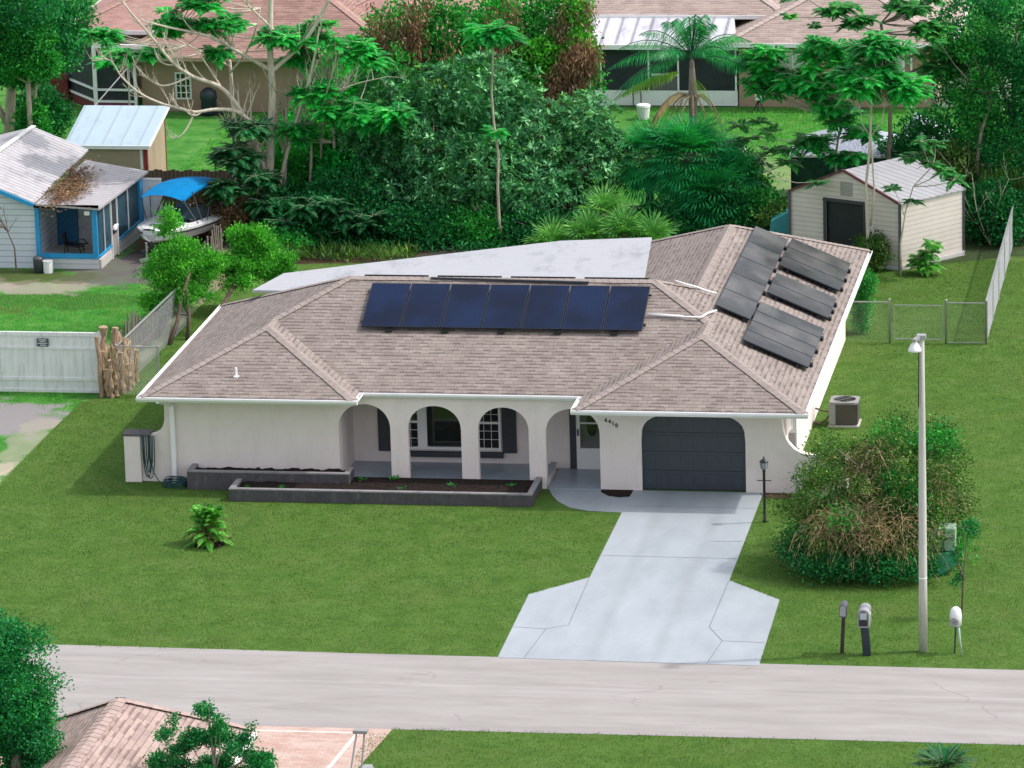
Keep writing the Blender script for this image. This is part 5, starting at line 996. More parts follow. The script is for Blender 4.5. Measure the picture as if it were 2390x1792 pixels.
# gazebo
gz = thing('gazebo', 'dark green gazebo with a speckled metal roof behind the steel shed', 'gazebo', (15.3, 36, 0))
gx0, gx1, gy0, gy1, gze, gzt = 13.55, 17.2, 34.2, 36.9, 1.72, 2.45
m_ = MB(); n_ = 9; V = []
for i in range(n_ + 1):
    t_ = i / n_; r_ = 1 - t_; z = gze + (gzt - gze) * (1 - r_ ** 1.7 if False else t_ ** .8); xm, ym = (gx0 + gx1) / 2, (gy0 + gy1) / 2
    V += [(xm + (gx0 - xm) * r_, ym + (gy0 - ym) * r_, z), (xm + (gx1 - xm) * r_, ym + (gy0 - ym) * r_, z), (xm + (gx1 - xm) * r_, ym + (gy1 - ym) * r_, z), (xm + (gx0 - xm) * r_, ym + (gy1 - ym) * r_, z)]
m_.add(V, [(i * 4 + k, i * 4 + (k + 1) % 4, i * 4 + 4 + (k + 1) % 4, i * 4 + 4 + k) for i in range(n_) for k in range(4)]); m_.build('roof', M['gazr'], gz)
MB().box(gx0 - .02, gx1 + .02, gy0 - .04, gy0, gze - .06, gze + .02).box(gx0 - .04, gx0, gy0, gy1, gze - .06, gze + .02).build('eave_trim', M['white'], gz)
MB().poly([(gx0 + .1, gy0 + .05, 0), (gx1 - .1, gy0 + .05, 0), (gx1 - .1, gy0 + .05, gze - .06), (gx0 + .1, gy0 + .05, gze - .06)]).poly([(gx0 + .1, gy0 + .05, 0), (gx0 + .1, gy1 - .05, 0), (gx0 + .1, gy1 - .05, gze - .06), (gx0 + .1, gy0 + .05, gze - .06)]).build('netting', M['greennet'], gz)
for x, y in ((gx0 + .08, gy0 + .02), (gx1 - .08, gy0 + .02), (gx0 + .08, gy1), (gx1 - .08, gy1)): MB().box(x - .04, x + .04, y - .04, y + .04, 0, gze - .06).build('post', M['black'], gz)
t = thing('canopy_tent', 'second speckled metal canopy roof behind the gazebo, half hidden by leaves', 'canopy', (17.7, 38, 0)); MB().add([(16.9, 36.2, 1.7), (18.6, 36.2, 1.7), (18.6, 38.4, 1.7), (16.9, 38.4, 1.7), (17.4, 37.3, 2.55)], [(0, 1, 4), (1, 2, 4), (2, 3, 4), (3, 0, 4)]).build('roof', M['gazr'], t)
for x, y in ((16.95, 36.25), (18.55, 36.25), (18.55, 38.35), (16.95, 38.35)): MB().box(x - .03, x + .03, y - .03, y + .03, 0, 1.68).build('post', M['black'], t)
# --- near house across the road: only the top of its hip roof shows
mat_cap = plain('rose brown ridge cap', (.44, .30, .26), .85, .14, 5, spec=.2)
nh = thing('house', 'brown shingled hip roof rising at the bottom left edge of the picture', 'house', (6.8, -33, 0))
hip_roof(4.4, 8.9, -48, -26.3, 2.62, .60, M['roofnear'], nh, capmat=plain('banded ridge cap', (.40, .30, .27), .85, .16, 5, spec=.2)); MB().box(4.8, 8.5, -47.5, -26.9, 0, 2.5).build('wall', M['pinkstucco'], nh)
# ================================================================ VEGETATION
def loose(blobs, k, sc_=.42):
    out = []
    for b in blobs:
        for _ in range(k): u = rand_dirs(1)[0]; q = random.uniform(.5, 1.05); f_ = random.uniform(.6, 1.3) * sc_; out.append((b[0] + u[0] * b[3] * q, b[1] + u[1] * b[4] * q, max(.25, b[2] + u[2] * b[5] * q), b[3] * f_, b[4] * f_, b[5] * f_ * .8))
    return out
# big blue green tree in the middle
make_tree('broadleaf_tree', 'large dense blue green tree with whitish leaf tips in the middle of the back boundary', 'tree', (4.2, 30.5, 0),
    [(limb_pts((4.4, 30, 0), (4.6, 30.6, 2.2), 0, 6), .14, .09), (limb_pts((4.1, 30.2, 0), (2.6, 30.5, 2.0), 0, 6), .12, .07)],
    [(4.0, 31.2, 4.3, 1.9, 1.5, 1.4), (5.4, 31.0, 3.0, 1.7, 1.5, 1.5), (2.2, 30.4, 2.9, 1.7, 1.3, 1.2), (.9, 31.6, 4.35, 1.15, 1.0, .75), (2.6, 31.2, 4.3, 1.2, 1.0, .95), (2.8, 29.8, 1.6, 1.6, 1.2, 1.0), (5.4, 29.8, 1.6, 1.7, 1.3, 1.1), (.3, 30.8, 3.0, 1.1, 1.0, .9), (1.2, 29.9, 1.7, 1.3, 1.1, .9), (4.2, 29.3, 2.3, 1.5, .9, 1.1)],
    4200, 9, .21, .034, 'dark', 'barkg', .1, 'rosette', inner=.45)
make_tree('broadleaf_tree', 'rounded blue green tree joined to the right of the largest one', 'tree', (7.2, 31, 0), [(limb_pts((7.1, 30.8, 0), (7.2, 31, 1.6), 0, 5), .09, .06)],
    [(7.2, 31.2, 3.3, 1.15, 1.0, 1.15), (7.5, 30.8, 1.9, 1.15, 1.1, 1.3), (6.6, 30.3, 1.1, 1.1, 1.0, .9), (7.9, 31.2, 2.7, .8, .8, .8)], 1150, 9, .2, .031, 'dark', 'barkg', .1, 'rosette', inner=.45)
# understory shrubs
US = [((.0, 29.2), 1.5, 2.3, 'deep', 'dark feathery shrub under the left side of the big tree', 'emer'), ((-1.2, 28.2), 1.1, 1.5, 'deep', 'low dark bush by the left end of the white lanai roof', 0), ((2.2, 28.6), 1.3, 1.2, 'deep', 'dark undergrowth bush left of the slender trunk', 0), ((4.0, 28.7), 1.1, 1.1, 'mid', 'green undergrowth bush directly behind the slender trunk', 0),
      ((5.9, 28.6), 1.3, 1.0, 'deep', 'dark undergrowth bush right of the slender trunk', 0), ((-.8, 31.6), 1.4, 3.4, 'mid', 'tall green bush between the bare tree and the big tree', 0), ((-1.3, 34.5), 1.5, 5.2, 'emer', 'tall emerald bush behind the bare trunk hiding the brown wall', 0), ((.6, 33.4), 1.3, 4.9, 'mid', 'tall green bush to the right of the slender pale trunks', 0), ((-3.2, 34.2), 1.0, 3.0, 'deep', 'dark green bush left of the bare trunk behind the board fence', 0), ((-2.6, 30.9), .9, 2.6, 'mid', 'green bush at the base of the bare tree, behind its trunk', 0), ((-.4, 30.4), 1.0, 2.6, 'emer', 'emerald bush just right of the pale trunks', 0), ((-1.9, 27.0), .9, .75, 'mid', 'pale leaved weeds at the corner of the lanai roof', 0), ((-2.2, 28.9), .8, 1.6, 'deep', 'dark shrub at the foot of the bare tree trunks', 0),
      ((-4.2, 28.9), .9, 1.7, 'brownish', 'brown tangled brush heap to the right of the boat', 0), ((12.1, 29.6), .9, 1.7, 'deep', 'shadowy shrub under the fan palms', 0), ((13.1, 29.9), .95, 1.5, 'mid', 'green shrub between the fan palms and the metal shed', 0), ((13.9, 28.9), .7, 1.3, 'oliv', 'olive bush against the left wall of the metal shed', 0), ((12.4, 31.5), .8, 2.2, 'mid', 'upright green shrub to the right of the fan palms', 0),
      ((7.9, 29.4), 1.1, .9, 'deep', 'dark low bush behind the young fan palms', 0), ((10.1, 29.6), 1.2, 1.1, 'deep', 'dark low bush below the tall palm', 0), ((18.9, 31.5), 1.3, 2.6, 'oliv', 'olive leaved shrub behind the steel shed ridge', 0), ((20.4, 29.4), 1.0, 1.9, 'deep', 'dark bush at the back corner of the metal shed', 0),
      ((18.1, 34.5), 1.5, 3.1, 'deep', 'rounded dark bush right of the gazebo', 0), ((-13.75, 41.5), .55, 1.9, 'mid', 'tall green bush beside the left oak trunks', 0), ((-14.3, 44.5), 1.0, 1.8, 'deep', 'dark bush behind the oak trunks', 0), ((-1.6, 46.5), 1.6, 2.2, 'deep', 'dark bush in front of the brown house', 0), ((.8, 44), 1.9, 3.2, 'mid', 'broad green bush in front of the red roof', 0), ((-3.9, 35.5), 1.1, 2.0, 'mid', 'green bush at the edge of the far left lawn', 0),
      ((-2.0, 33.2), 1.5, 3.4, 'emer', 'bushy emerald tree crown behind the pale trunks', 0)]
L['brownish'] = leafmat('brown brush', (.09, .055, .035), (.17, .11, .06), (.25, .19, .11), .8, .1)
for (xy, r, h, mt, lb, ex_) in US:
    nn = int(520 * r * h / 1.4) + 160
    make_tree('shrub', lb, 'shrub', (*xy, 0), [(limb_pts((*xy, 0), (xy[0] + .1, xy[1], h * .5), 0, 4), .05, .03)], [(xy[0], xy[1], h * .55, r, r * .8, h * .5), (xy[0] + r * .4, xy[1] - .2, h * .35, r * .7, r * .7, h * .38), (xy[0] - r * .4, xy[1] + .1, h * .4, r * .7, r * .7, h * .4)], nn, 9, .13, .04, mt, 'barkg', .11, inner=.35)
gcv = LF(); n = 9000; C = np.stack([rng.uniform(-3.6, 13.6, n), 27.2 + rng.random(n) ** 1.5 * 5.5, rng.uniform(0, .28, n)], 1); D = norm(rand_dirs(n) + [0, 0, .5]) * rng.uniform(.08, .25, (n, 1)); gcv.add(C, D, side_of(D, .03), .05)
tag(gcv.build('undergrowth', L['deep'], None, (5, 29, 0)), 'low leafy weeds along the shaded back boundary', 'undergrowth', kind='stuff')
# bare pale tree with arching limbs
bt = thing('bare_tree', 'tall pale barked tree with leafless arching limbs reaching left', 'tree', (-2.9, 30, 0)); m_ = MB()
tr_ = [(-2.95, 30, 0), (-2.85, 30, 1.6), (-2.74, 30, 2.9), (-2.60, 30, 4.5), (-2.64, 30, 6.0), (-2.55, 30, 7.6), (-2.5, 30, 8.8)]
m_.tube(tr_, [.17, .15, .14, .12, .10, .085, .07], 10)
def bare_branch(p, q, r, depth=0, bendz=-.25):
    p = Vector(p); q = Vector(q); pts = []; d = q - p; n_ = 7; k = Vector((random.gauss(0, .08), random.gauss(0, .08), 0)) * d.length
    for i in range(n_ + 1): t_ = i / n_; pts.append(p + d * t_ + Vector((0, 0, bendz)) * d.length * math.sin(math.pi * t_) * .6 + k * math.sin(math.pi * t_))
    m_.tube(pts, [r * (1 - .62 * i / n_) for i in range(n_ + 1)], 6 if depth < 2 else 4, False)
    if depth < 3:
        for j_ in range(4 if depth < 2 else 3):
            i = random.randint(2, n_); b = pts[i]; dd = (pts[min(i + 1, n_)] - pts[i - 1]).normalized(); nd = (dd * .7 + Vector((random.gauss(0, .5), random.gauss(0, .4), random.uniform(.0, 1.1)))).normalized()
            bare_branch(b, b + nd * d.length * random.uniform(.25, .5), r * (1 - .62 * i / n_) * .6, depth + 1, random.uniform(-.35, -.1))
def limb_chain(pts, r0, r1, kids, ln=1.0):
    k = len(pts); pv = [Vector(p) for p in pts]; sm = []
    for i in range(k - 1):
        a, b = pv[i], pv[i + 1]; ta = (pv[i + 1] - pv[max(i - 1, 0)]) * .5; tb = (pv[min(i + 2, k - 1)] - a) * .5
        for q in range(5): t_ = q / 5; sm.append(a * (2 * t_**3 - 3 * t_**2 + 1) + ta * (t_**3 - 2 * t_**2 + t_) + b * (-2 * t_**3 + 3 * t_**2) + tb * (t_**3 - t_**2))
    sm.append(pv[-1]); n_ = len(sm); m_.tube(sm, [r0 + (r1 - r0) * q / (n_ - 1) for q in range(n_)], 7, False)
    for q in range(kids):
        i = random.randint(n_ // 4, n_ - 1); dd = (sm[min(i + 1, n_ - 1)] - sm[max(i - 1, 0)]).normalized(); nd = (dd * .6 + Vector((random.gauss(0, .45), random.gauss(0, .35), random.uniform(.1, 1.2)))).normalized(); L1 = ln * random.uniform(.45, 1.15)
        bare_branch(sm[i], sm[i] + nd * L1, max(.011, (r0 + (r1 - r0) * i / n_) * .55), 1, random.uniform(-.4, -.15))
limb_chain([(-2.65, 30, 5.28), (-3.44, 29.5, 5.9), (-4.42, 29, 6.57), (-5.58, 28.5, 6.95), (-6.3, 28.2, 7.21)], .075, .02, 9)
limb_chain([(-2.9, 30, 1.7), (-3.11, 29.9, 2.6), (-3.45, 29.5, 3.83), (-4.03, 29, 4.88), (-4.89, 28.5, 5.38), (-5.39, 28, 5.94), (-5.87, 27.7, 6.7), (-6.46, 27.4, 7.58), (-6.76, 27.3, 8.04)], .10, .02, 18)
limb_chain([(-3.25, 29.4, 3.73), (-3.65, 29.2, 4.1), (-4.23, 28.8, 4.24), (-4.82, 28.4, 4.23), (-5.2, 28.1, 4.4), (-5.8, 27.8, 4.65), (-6.39, 27.5, 5.04), (-6.86, 27.2, 5.62), (-7.14, 27, 6.17), (-7.58, 26.8, 6.24)], .075, .015, 17, .8)
limb_chain([(-4.82, 28.4, 4.23), (-4.98, 28.2, 3.85), (-5.19, 28, 3.56), (-5.47, 27.9, 3.46)], .04, .012, 3, .5)
limb_chain([(-2.56, 30, 5.28), (-1.53, 30, 6.21), (-.83, 30, 7.22), (-.58, 30, 7.86)], .08, .04, 6)
limb_chain([(-2.5, 30, 1.5), (-2.21, 30, 2.58), (-1.7, 30, 4.1), (-1.39, 30, 5.01), (-1.25, 30, 5.51), (-1, 30, 6.67)], .07, .03, 12)
limb_chain([(-1.4, 29.9, 4.2), (-1.03, 29.8, 4.6), (-.41, 29.7, 4.72), (.38, 29.6, 4.98), (1.32, 29.4, 5.22)], .035, .012, 9, .7)
limb_chain([(-4.03, 29, 4.88), (-4.54, 28.8, 5.83), (-4.78, 28.6, 6.17)], .035, .012, 5, .6)
limb_chain([(-4.89, 28.5, 5.38), (-5.75, 28, 5.16), (-6.38, 27.6, 5.76), (-6.55, 27.5, 6.23)], .04, .012, 8, .6)
limb_chain([(-2.5, 30, 6.6), (-3.2, 29.5, 7.5), (-3.6, 29, 8.2)], .04, .015, 5, .7)
m_.build('trunk', M['barkw'], bt, smooth=True)
for i, (a, b, r, lb) in enumerate((((-2.5, 30.1, 0), (-2.2, 30.2, 4.6), .075, 'thin pale trunk just right of the main bare trunk'), ((-1.75, 30.1, 0), (-1.5, 30.4, 4.9), .06, 'slender pale trunk, second to the right of the bare tree'), ((-1.2, 31, 0), (-.6, 30.5, 5.6), .055, 'slender pale trunk leaning right, farthest right of the bare group'), ((-3.3, 30.0, 0), (-3.2, 29.8, 2.9), .12, 'stout brown trunk just left of the main bare trunk'), ((-2.9, 29.5, 0), (-3.6, 29.2, 3.6), .06, 'pale stem crossing left over the stout trunk'))):
    t = thing('bare_tree', lb, 'tree', a, 'pale stems around the bare tree'); m_ = MB(); m_.tube(limb_pts(a, b, .05, 7, .04), [r * (1 - .5 * k / 6) for k in range(7)], 7)
    for k in range(5): bare_branch(Vector(a).lerp(Vector(b), random.uniform(.55, 1)), Vector(b) + Vector((random.gauss(0, .7), random.gauss(0, .4), random.uniform(.3, 1.3))), r * .45, 1)
    m_.build('trunk', M['bark'] if i != 4 else M['barkw'], t, smooth=True)
# feathery emerald tufts (poinciana type)
def feather_tree(label, base, stems, tufts, R=.62, n_=9, ll=.15, lw=.024, leaf='emer', bark='barkw', dr=.5, r0=.035):
    t = thing('feather_leaf_tree', label, 'tree', base); m_ = MB(); lf = LF()
    for pts, ra, rb in stems: k = len(pts); m_.tube(pts, [ra + (rb - ra) * i / (k - 1) for i in range(k)], 7)
    allp = [Vector(p) for pts, _, _ in stems for p in pts]
    for tf in tufts:
        c = Vector(tf[:3]); sR = tf[3] if len(tf) > 3 else 1; q = min(allp, key=lambda p: (p - c).length + (3 if p.z > c.z else 0))
        if .15 < (q - c).length: m_.tube(limb_pts(q, c, .1, 5, .03), [.022, .019, .016, .012, .008], 5, False)
        umbrella(lf, m_, c, int(n_ * sR * 1.5) + 4, R * sR, ll * 1.1, lw * 1.45, .45 + random.gauss(0, .14), .8, dr * .8)
    m_.build('trunk', M[bark], t, smooth=True); lf.build('crown', L[leaf], t); return t
def cluster(c, r, n_, rz=.5):
    out = []
    for i in range(n_): u = rand_dirs(1)[0]; k = random.random() ** .4; out.append((c[0] + u[0] * r * k, c[1] + u[1] * r * k * .8, c[2] + u[2] * r * rz * k))
    return out
# the leafy sprays carried by the trees round the bare tree
feather_tree('emerald feather leaved tree whose sprays fill the top left, above the bare limbs', (-4.4, 31.2, 0), [(limb_pts((-4.4, 31.2, 0), (-4.2, 31, 5.4), 0, 7), .08, .05), (limb_pts((-4.2, 31, 5.2), (-6.6, 29.5, 6.8), .1, 6), .04, .015), (limb_pts((-4.2, 31, 5), (-3.0, 30.5, 7.2), .1, 6), .04, .015)],
    cluster((-5.7, 29.4, 6.9), .75, 12, .6) + cluster((-7.3, 28.6, 5.95), .55, 9, .4) + cluster((-4.1, 29.6, 6.9), .7, 13) + cluster((-2.4, 29.9, 6.4), .6, 10) + cluster((-8.3, 30.5, 6.3), .6, 8) + cluster((-4.6, 29.2, 7.6), .7, 9) + cluster((-4.2, 29.5, 5.95), .4, 5) + cluster((-6.3, 28.8, 6.0), .4, 5), .6, 8, .17, .03)
feather_tree('emerald feather leaved tree right of the bare trunk with broad level sprays', (-.9, 31, 0), [(limb_pts((-.9, 31, 0), (-.8, 30.6, 4.2), 0, 7), .07, .04), (limb_pts((-.8, 30.6, 4), (1.3, 29.4, 4.1), .1, 5), .03, .012)],
    cluster((-1.0, 30, 4.6), .8, 12, .4) + cluster((-.1, 29.8, 4.0), .9, 20, .4) + cluster((.9, 29.3, 3.85), .8, 18, .35) + cluster((1.6, 29.1, 4.1), .5, 7, .3) + cluster((-1.7, 30.6, 5.5), .5, 7) + cluster((-1.2, 30.6, 6.3), .9, 16) + cluster((.1, 31.0, 5.7), .8, 12, .6) + cluster((-1.8, 29.8, 3.3), .7, 9), .62, 8, .17, .03)
feather_tree('dark emerald feather leaved tree hanging over the blue boat canopy', (-3.9, 29.6, 0), [(limb_pts((-3.9, 29.6, 0), (-3.6, 29.2, 2.6), 0, 6), .06, .035)],
    cluster((-3.5, 28.7, 2.7), .7, 13, .5) + cluster((-4.0, 28.2, 1.75), .55, 10, .5) + cluster((-3.0, 28.8, 2.0), .6, 11, .5) + cluster((-3.2, 28.9, 3.6), .7, 9, .4) + cluster((-2.6, 28.7, 1.3), .6, 9, .4), .62, 8, .17, .032, 'deep')
feather_tree('low dark feathery thicket left of the big tree and behind the lanai roof', (-.8, 27.8, 0), [(limb_pts((-.8, 27.8, 0), (-.7, 27.8, 1.3), 0, 4), .04, .02)], cluster((-.9, 27.7, 1.3), .8, 12, .6) + cluster((.3, 27.9, 1.0), .8, 12, .5) + cluster((-1.7, 27.6, .7), .6, 8, .5), .6, 8, .17, .034, 'deep')
# three slender trees
feather_tree('tall slender single stemmed tree in front of the big tree, bright tuft on top', (5.09, 28, 0), [([(5.09, 28, 0), (4.99, 28, .9), (4.97, 28, 1.9), (5.02, 28, 3.0), (4.9, 28, 4.1), (4.86, 28, 5.0), (4.93, 28, 6.0), (4.95, 28, 6.7)], .05, .028)],
    cluster((4.95, 28, 6.95), .6, 9, .3) + [(4.5, 28, 7.0), (5.5, 28, 6.8)] + [(4.95, 28, 3.75, .8)], .72, 9, .18, .03, 'emer', 'bark')
feather_tree('slender double stemmed tree rising in front of the metal shed, broad bright crown', (16.9, 25.5, 0), [([(16.9, 25.5, 0), (16.88, 25.5, 1.2), (16.84, 25.5, 2.6), (16.96, 25.5, 3.7), (17.0, 25.5, 4.4), (17.03, 25.5, 5.1)], .05, .035), ([(16.98, 25.5, 1.4), (17.1, 25.5, 2.6), (17.04, 25.5, 3.7), (17.02, 25.5, 4.2)], .035, .025), ([(17.0, 25.5, 4.2), (17.35, 25.5, 4.7), (17.45, 25.4, 5.2)], .022, .012), ([(17.0, 25.5, 4.2), (16.75, 25.5, 4.6), (16.7, 25.5, 5.0)], .02, .01)],
    cluster((17.1, 25.5, 5.95), 1.15, 34, .5) + cluster((17.2, 25.6, 6.9), .9, 20, .5) + cluster((18.0, 25.6, 5.7), .7, 14, .5) + cluster((16.2, 25.7, 6.0), .6, 11, .5), .66, 10, .17, .03, 'emer', 'barkw')
feather_tree('small slender tree leaning right at the front corner of the metal shed', (17.95, 24.9, 0), [([(17.95, 24.9, 0), (17.95, 24.9, 1.0), (18.1, 24.9, 2.0), (18.35, 24.9, 2.8), (18.9, 24.9, 3.4)], .035, .015), ([(18.05, 24.9, 1.9), (17.95, 24.9, 2.3), (17.75, 24.9, 2.7)], .015, .008)],
    [(17.7, 24.9, 2.75, .8), (18.35, 24.9, 2.35, .8), (18.9, 24.9, 3.5), (19.3, 24.9, 3.3), (19.6, 24.9, 3.0), (18.6, 24.9, 4.2), (19.0, 25, 4.1), (18.4, 25, 3.75, .8), (18.2, 24.9, 3.7, .7)], .5, 8, .15, .028, 'mid', 'barkw')
feather_tree('feather leaved tree with drooping dark tufts above the gazebo', (15.7, 32, 0), [(limb_pts((15.7, 32, 0), (15.9, 31.6, 4.2), 0, 7), .05, .03)],
    cluster((15.4, 31.5, 3.7), .9, 14, .6) + cluster((14.6, 31.6, 4.6), 1.0, 20, .6) + cluster((13.3, 32.4, 4.5), .9, 18, .6) + cluster((14.9, 31.5, 5.6), .9, 16, .6) + cluster((13.2, 32.2, 5.4), .6, 7, .6) + cluster((16.6, 30.6, 4.7), .6, 7) + cluster((12.6, 33, 5.0), .6, 9, .7) + cluster((16.2, 31.5, 3.0), .7, 7, .5) + cluster((14.6, 31.2, 2.7), .6, 8, .5) + cluster((15.9, 31, 2.3), .5, 5), .6, 8, .17, .032, 'emer')
feather_tree('leggy feather leaved sapling on the far lawn left of the gazebo', (13.0, 31.2, 0), [(limb_pts((13.0, 31.2, 0), (13.2, 31.2, 2.9), 0, 6), .03, .015)],
    [(12.2, 32.2, 3.1), (12.5, 32, 2.7), (12.0, 32, 2.6, .8), (12.9, 31.4, 3.4), (13.25, 31.2, 3.1), (13.3, 31.2, 2.5), (12.95, 31.2, 2.1), (13.85, 31, 2.6), (13.9, 31, 2.2), (15.3, 26.2, 2.6, .8), (14.5, 31, 3.0)], .55, 9, .16, .03, 'mid')
feather_tree('feather leaved branches hanging into the top right of the picture over the tan roof', (16.6, 33, 0), [(limb_pts((16.6, 33, 0), (16.8, 31.5, 6.6), 0, 8), .08, .05), (limb_pts((16.8, 31.5, 6.3), (14.5, 30.5, 7.6), .1, 6), .03, .012)],
    cluster((15.6, 30.2, 7.3), .6, 6) + cluster((16.3, 30, 6.95), .5, 5) + cluster((17.7, 31, 7.3), .9, 12) + cluster((18.3, 31, 6.4), .7, 9) + [(14.0, 30.5, 7.0, .7), (14.8, 30.5, 6.7, .5), (14.0, 30.5, 7.6, .8)] + cluster((18.6, 32, 5.4), .8, 9), .52, 8, .16, .03, 'mid', 'barkg')
# big dark tree on the right edge
make_tree('broadleaf_tree', 'massive dark green tree filling the top right corner', 'tree', (21.3, 33, 0), [(limb_pts((21.3, 33, 0), (20.9, 33, 3), 0, 5), .2, .14), (limb_pts((20.2, 32, 0), (19.9, 32.6, 2.6), 0, 5), .12, .08)],
    [(19.6, 33, 6.2, 1.2, 1.3, 1.4), (21.0, 33, 6.2, 1.5, 1.5, 1.6), (19.3, 33.4, 4.6, 1.0, 1.2, 1.3), (20.6, 33.4, 4.0, 1.5, 1.4, 1.5), (22.2, 32.5, 4.5, 1.5, 1.5, 2.0), (21.2, 32, 2.2, 1.5, 1.3, 1.4), (22.4, 31.5, 2.0, 1.2, 1.2, 1.7), (19.9, 33.4, 2.4, .9, 1.0, 1.2), (20.9, 31.2, .9, 1.1, .9, 1.0), (22.8, 31, 6.5, 1.5, 1.5, 1.8), (22.6, 30.4, 1.0, 1.2, 1, 1.2)], 4200, 11, .14, .036, 'oak', 'barkg', .14, inner=.45)
make_tree('broadleaf_tree', 'lighter green leafy boughs hanging in front of the massive right hand tree', 'tree', (20.2, 31.6, 0), [(limb_pts((20.2, 31.8, 0), (20.3, 31.6, 4.2), 0, 5), .08, .05)], loose([(20.0, 31.8, 5.6, 1.6, .6, 1.6), (20.6, 31.6, 3.4, 1.4, .6, 1.2)], 9, .3), 620, 11, .12, .036, 'mid', 'barkg', .12, inner=.3)
hv = LF(); n = 1500; C = np.stack([rng.uniform(20.0, 22.6, n), rng.uniform(30.2, 31.2, n), rng.uniform(.8, 2.3, n)], 1); D = norm(rng.normal(0, .12, (n, 3)) + [0, 0, -1]) * rng.uniform(.3, .9, (n, 1)); hv.add(C, D, side_of(D, .012), .02)
tag(hv.build('hanging_vines', L['oliv'], None, (21, 30.7, 0)), 'hanging thin vines under the dark right hand tree', 'vines', kind='stuff')
db_ = thing('bare_shrub', 'small bleached leafless shrub near the top of the right side fence', 'shrub', (20.4, 29.0, 0)); m_ = MB()
for k in range(4): bare_branch((20.4, 29, .05), (20.2 + random.gauss(0, .4), 29, 1.4 + random.random()), .02, 1, 0)
m_.build('branches', M['barkw'], db_)
# oaks on the left
make_tree('oak_tree', 'spreading oak with two tall grey trunks in the top left corner', 'tree', (-14.9, 43, 0), [([(-15.05, 43, 0), (-14.95, 43, 1.2), (-14.85, 43, 2.3), (-14.6, 42.7, 3.4)], .22, .14), ([(-14.25, 43.4, 0), (-14.3, 43.3, 1.0), (-14.1, 43.2, 2.0), (-13.8, 42.8, 3.0)], .17, .12), ([(-15.0, 43, .5), (-15.5, 43, 1.6), (-16, 43, 2.6)], .12, .08)],
    [(-13.3, 42, 4.2, 1.15, 1.1, 1.2), (-14.6, 42, 4.6, 1.4, 1.2, 1.5), (-13.0, 42.6, 3.35, .8, .9, .7), (-13.9, 42.4, 2.95, .8, .9, .5), (-15.2, 41.5, 3.3, 1.1, 1.1, 1.0), (-12.55, 43.0, 4.5, .75, .8, 1.1), (-14.4, 42.6, 2.5, .6, .7, .4), (-13.6, 40.5, 5.6, 1.3, 1.0, 1.0), (-15.4, 40, 5.3, 1.2, 1, 1)], 3300, 11, .13, .036, 'oak', 'bark', .14, inner=.45)
make_tree('oak_tree', 'brighter green smaller oak crown in front of the top left oak', 'tree', (-13.6, 41.0, 0), [(limb_pts((-13.6, 41.0, 0), (-13.7, 41, 2.6), 0, 5), .12, .08)], [(-13.6, 40.8, 3.9, .95, .8, 1.0), (-14.4, 40.8, 3.5, .8, .8, .7), (-13.1, 40.9, 3.3, .55, .6, .5)], 1100, 11, .12, .034, 'mid', 'bark', .12, inner=.45)
# vine choked trees at the top centre
for i, (bx, by_, bz, lb) in enumerate(((.2, 36.2, 4.9, 'leftmost of the brown vine draped trees along the top edge'), (1.9, 36.4, 5.2, 'second brown vine draped tree from the left along the top edge'), (3.6, 37.4, 5.2, 'brown vine draped tree behind the top of the slender stem'), (5.4, 37.6, 5.3, 'rightmost brown vine draped tree beside the white lanai roof'))):
    t = make_tree('vine_covered_tree', lb, 'tree', (bx, by_, 0), [(limb_pts((bx, by_, 0), (bx, by_, 3.5), 0, 5), .12, .07)], [(bx, by_, bz, 1.15, .8, 1.5), (bx + .4, by_ - .4, bz - 1.6, 1.2, .8, 1.1), (bx - .5, by_ - .3, bz - .8, .9, .8, 1.0)], 900, 11, .15, .045, ['mid', 'mid', 'emer', 'mid'][i], 'barkg', .14, inner=.4)
    lf = LF(); n = 1300; cc = rng.normal(0, 1, (6, 3)) * [.7, .1, .8] + [bx, by_ - 1.0, bz - .2]; C = cc[rng.integers(0, 6, n)] + rng.normal(0, 1, (n, 3)) * [.22, .14, .5]; D = norm(rng.normal(0, .4, (n, 3)) + [0, 0, -1]) * rng.uniform(.1, .24, (n, 1)); lf.add(C, D, side_of(D, .028), .04)
    o = lf.build('dead_vines', L['brown'], t)
t = thing('vine_covered_tree', 'curtain of dead brown leaves hanging left of the white lanai', 'tree', (6.1, 36, 0)); MB().tube(limb_pts((6.1, 36, 0), (6.0, 36, 3.2), 0, 5), .06, 7).build('trunk', M['barkg'], t)
lf = LF(); n = 7000; cc = np.array([(6.3, 35.8, 4.2), (5.9, 35.7, 3.6), (6.6, 35.8, 4.6), (5.6, 35.7, 3.1), (5.2, 35.7, 2.7)]); C = cc[rng.integers(0, 5, n)] + rng.normal(0, 1, (n, 3)) * [.28, .25, .3]; D = norm(rng.normal(0, .35, (n, 3)) + [0, 0, -1]) * rng.uniform(.1, .22, (n, 1)); lf.add(C, D, side_of(D, .026), .04); lf.build('dead_vines', L['brown'], t)
make_tree('broadleaf_tree', 'bright green leafy tree right of the brown vines at the lanai roof edge', 'tree', (6.0, 37, 0), [(limb_pts((6, 37, 0), (5.9, 37, 3.6), 0, 5), .09, .05)], [(5.2, 36.4, 4.3, .75, .6, .9), (6.2, 37, 5.9, .5, .5, .9), (6.4, 36.6, 4.9, .45, .5, .5)], 560, 10, .13, .045, 'bright', 'barkg', .12, inner=.35)
pf_ = LF(); t = thing('grassy_palm', 'arching grassy palm tuft on top of the big tree', 'palm', (2.0, 33, 0)); mb_ = MB(); mb_.tube([(2.0, 33, 0), (2.0, 33, 4.2)], .06, 6)
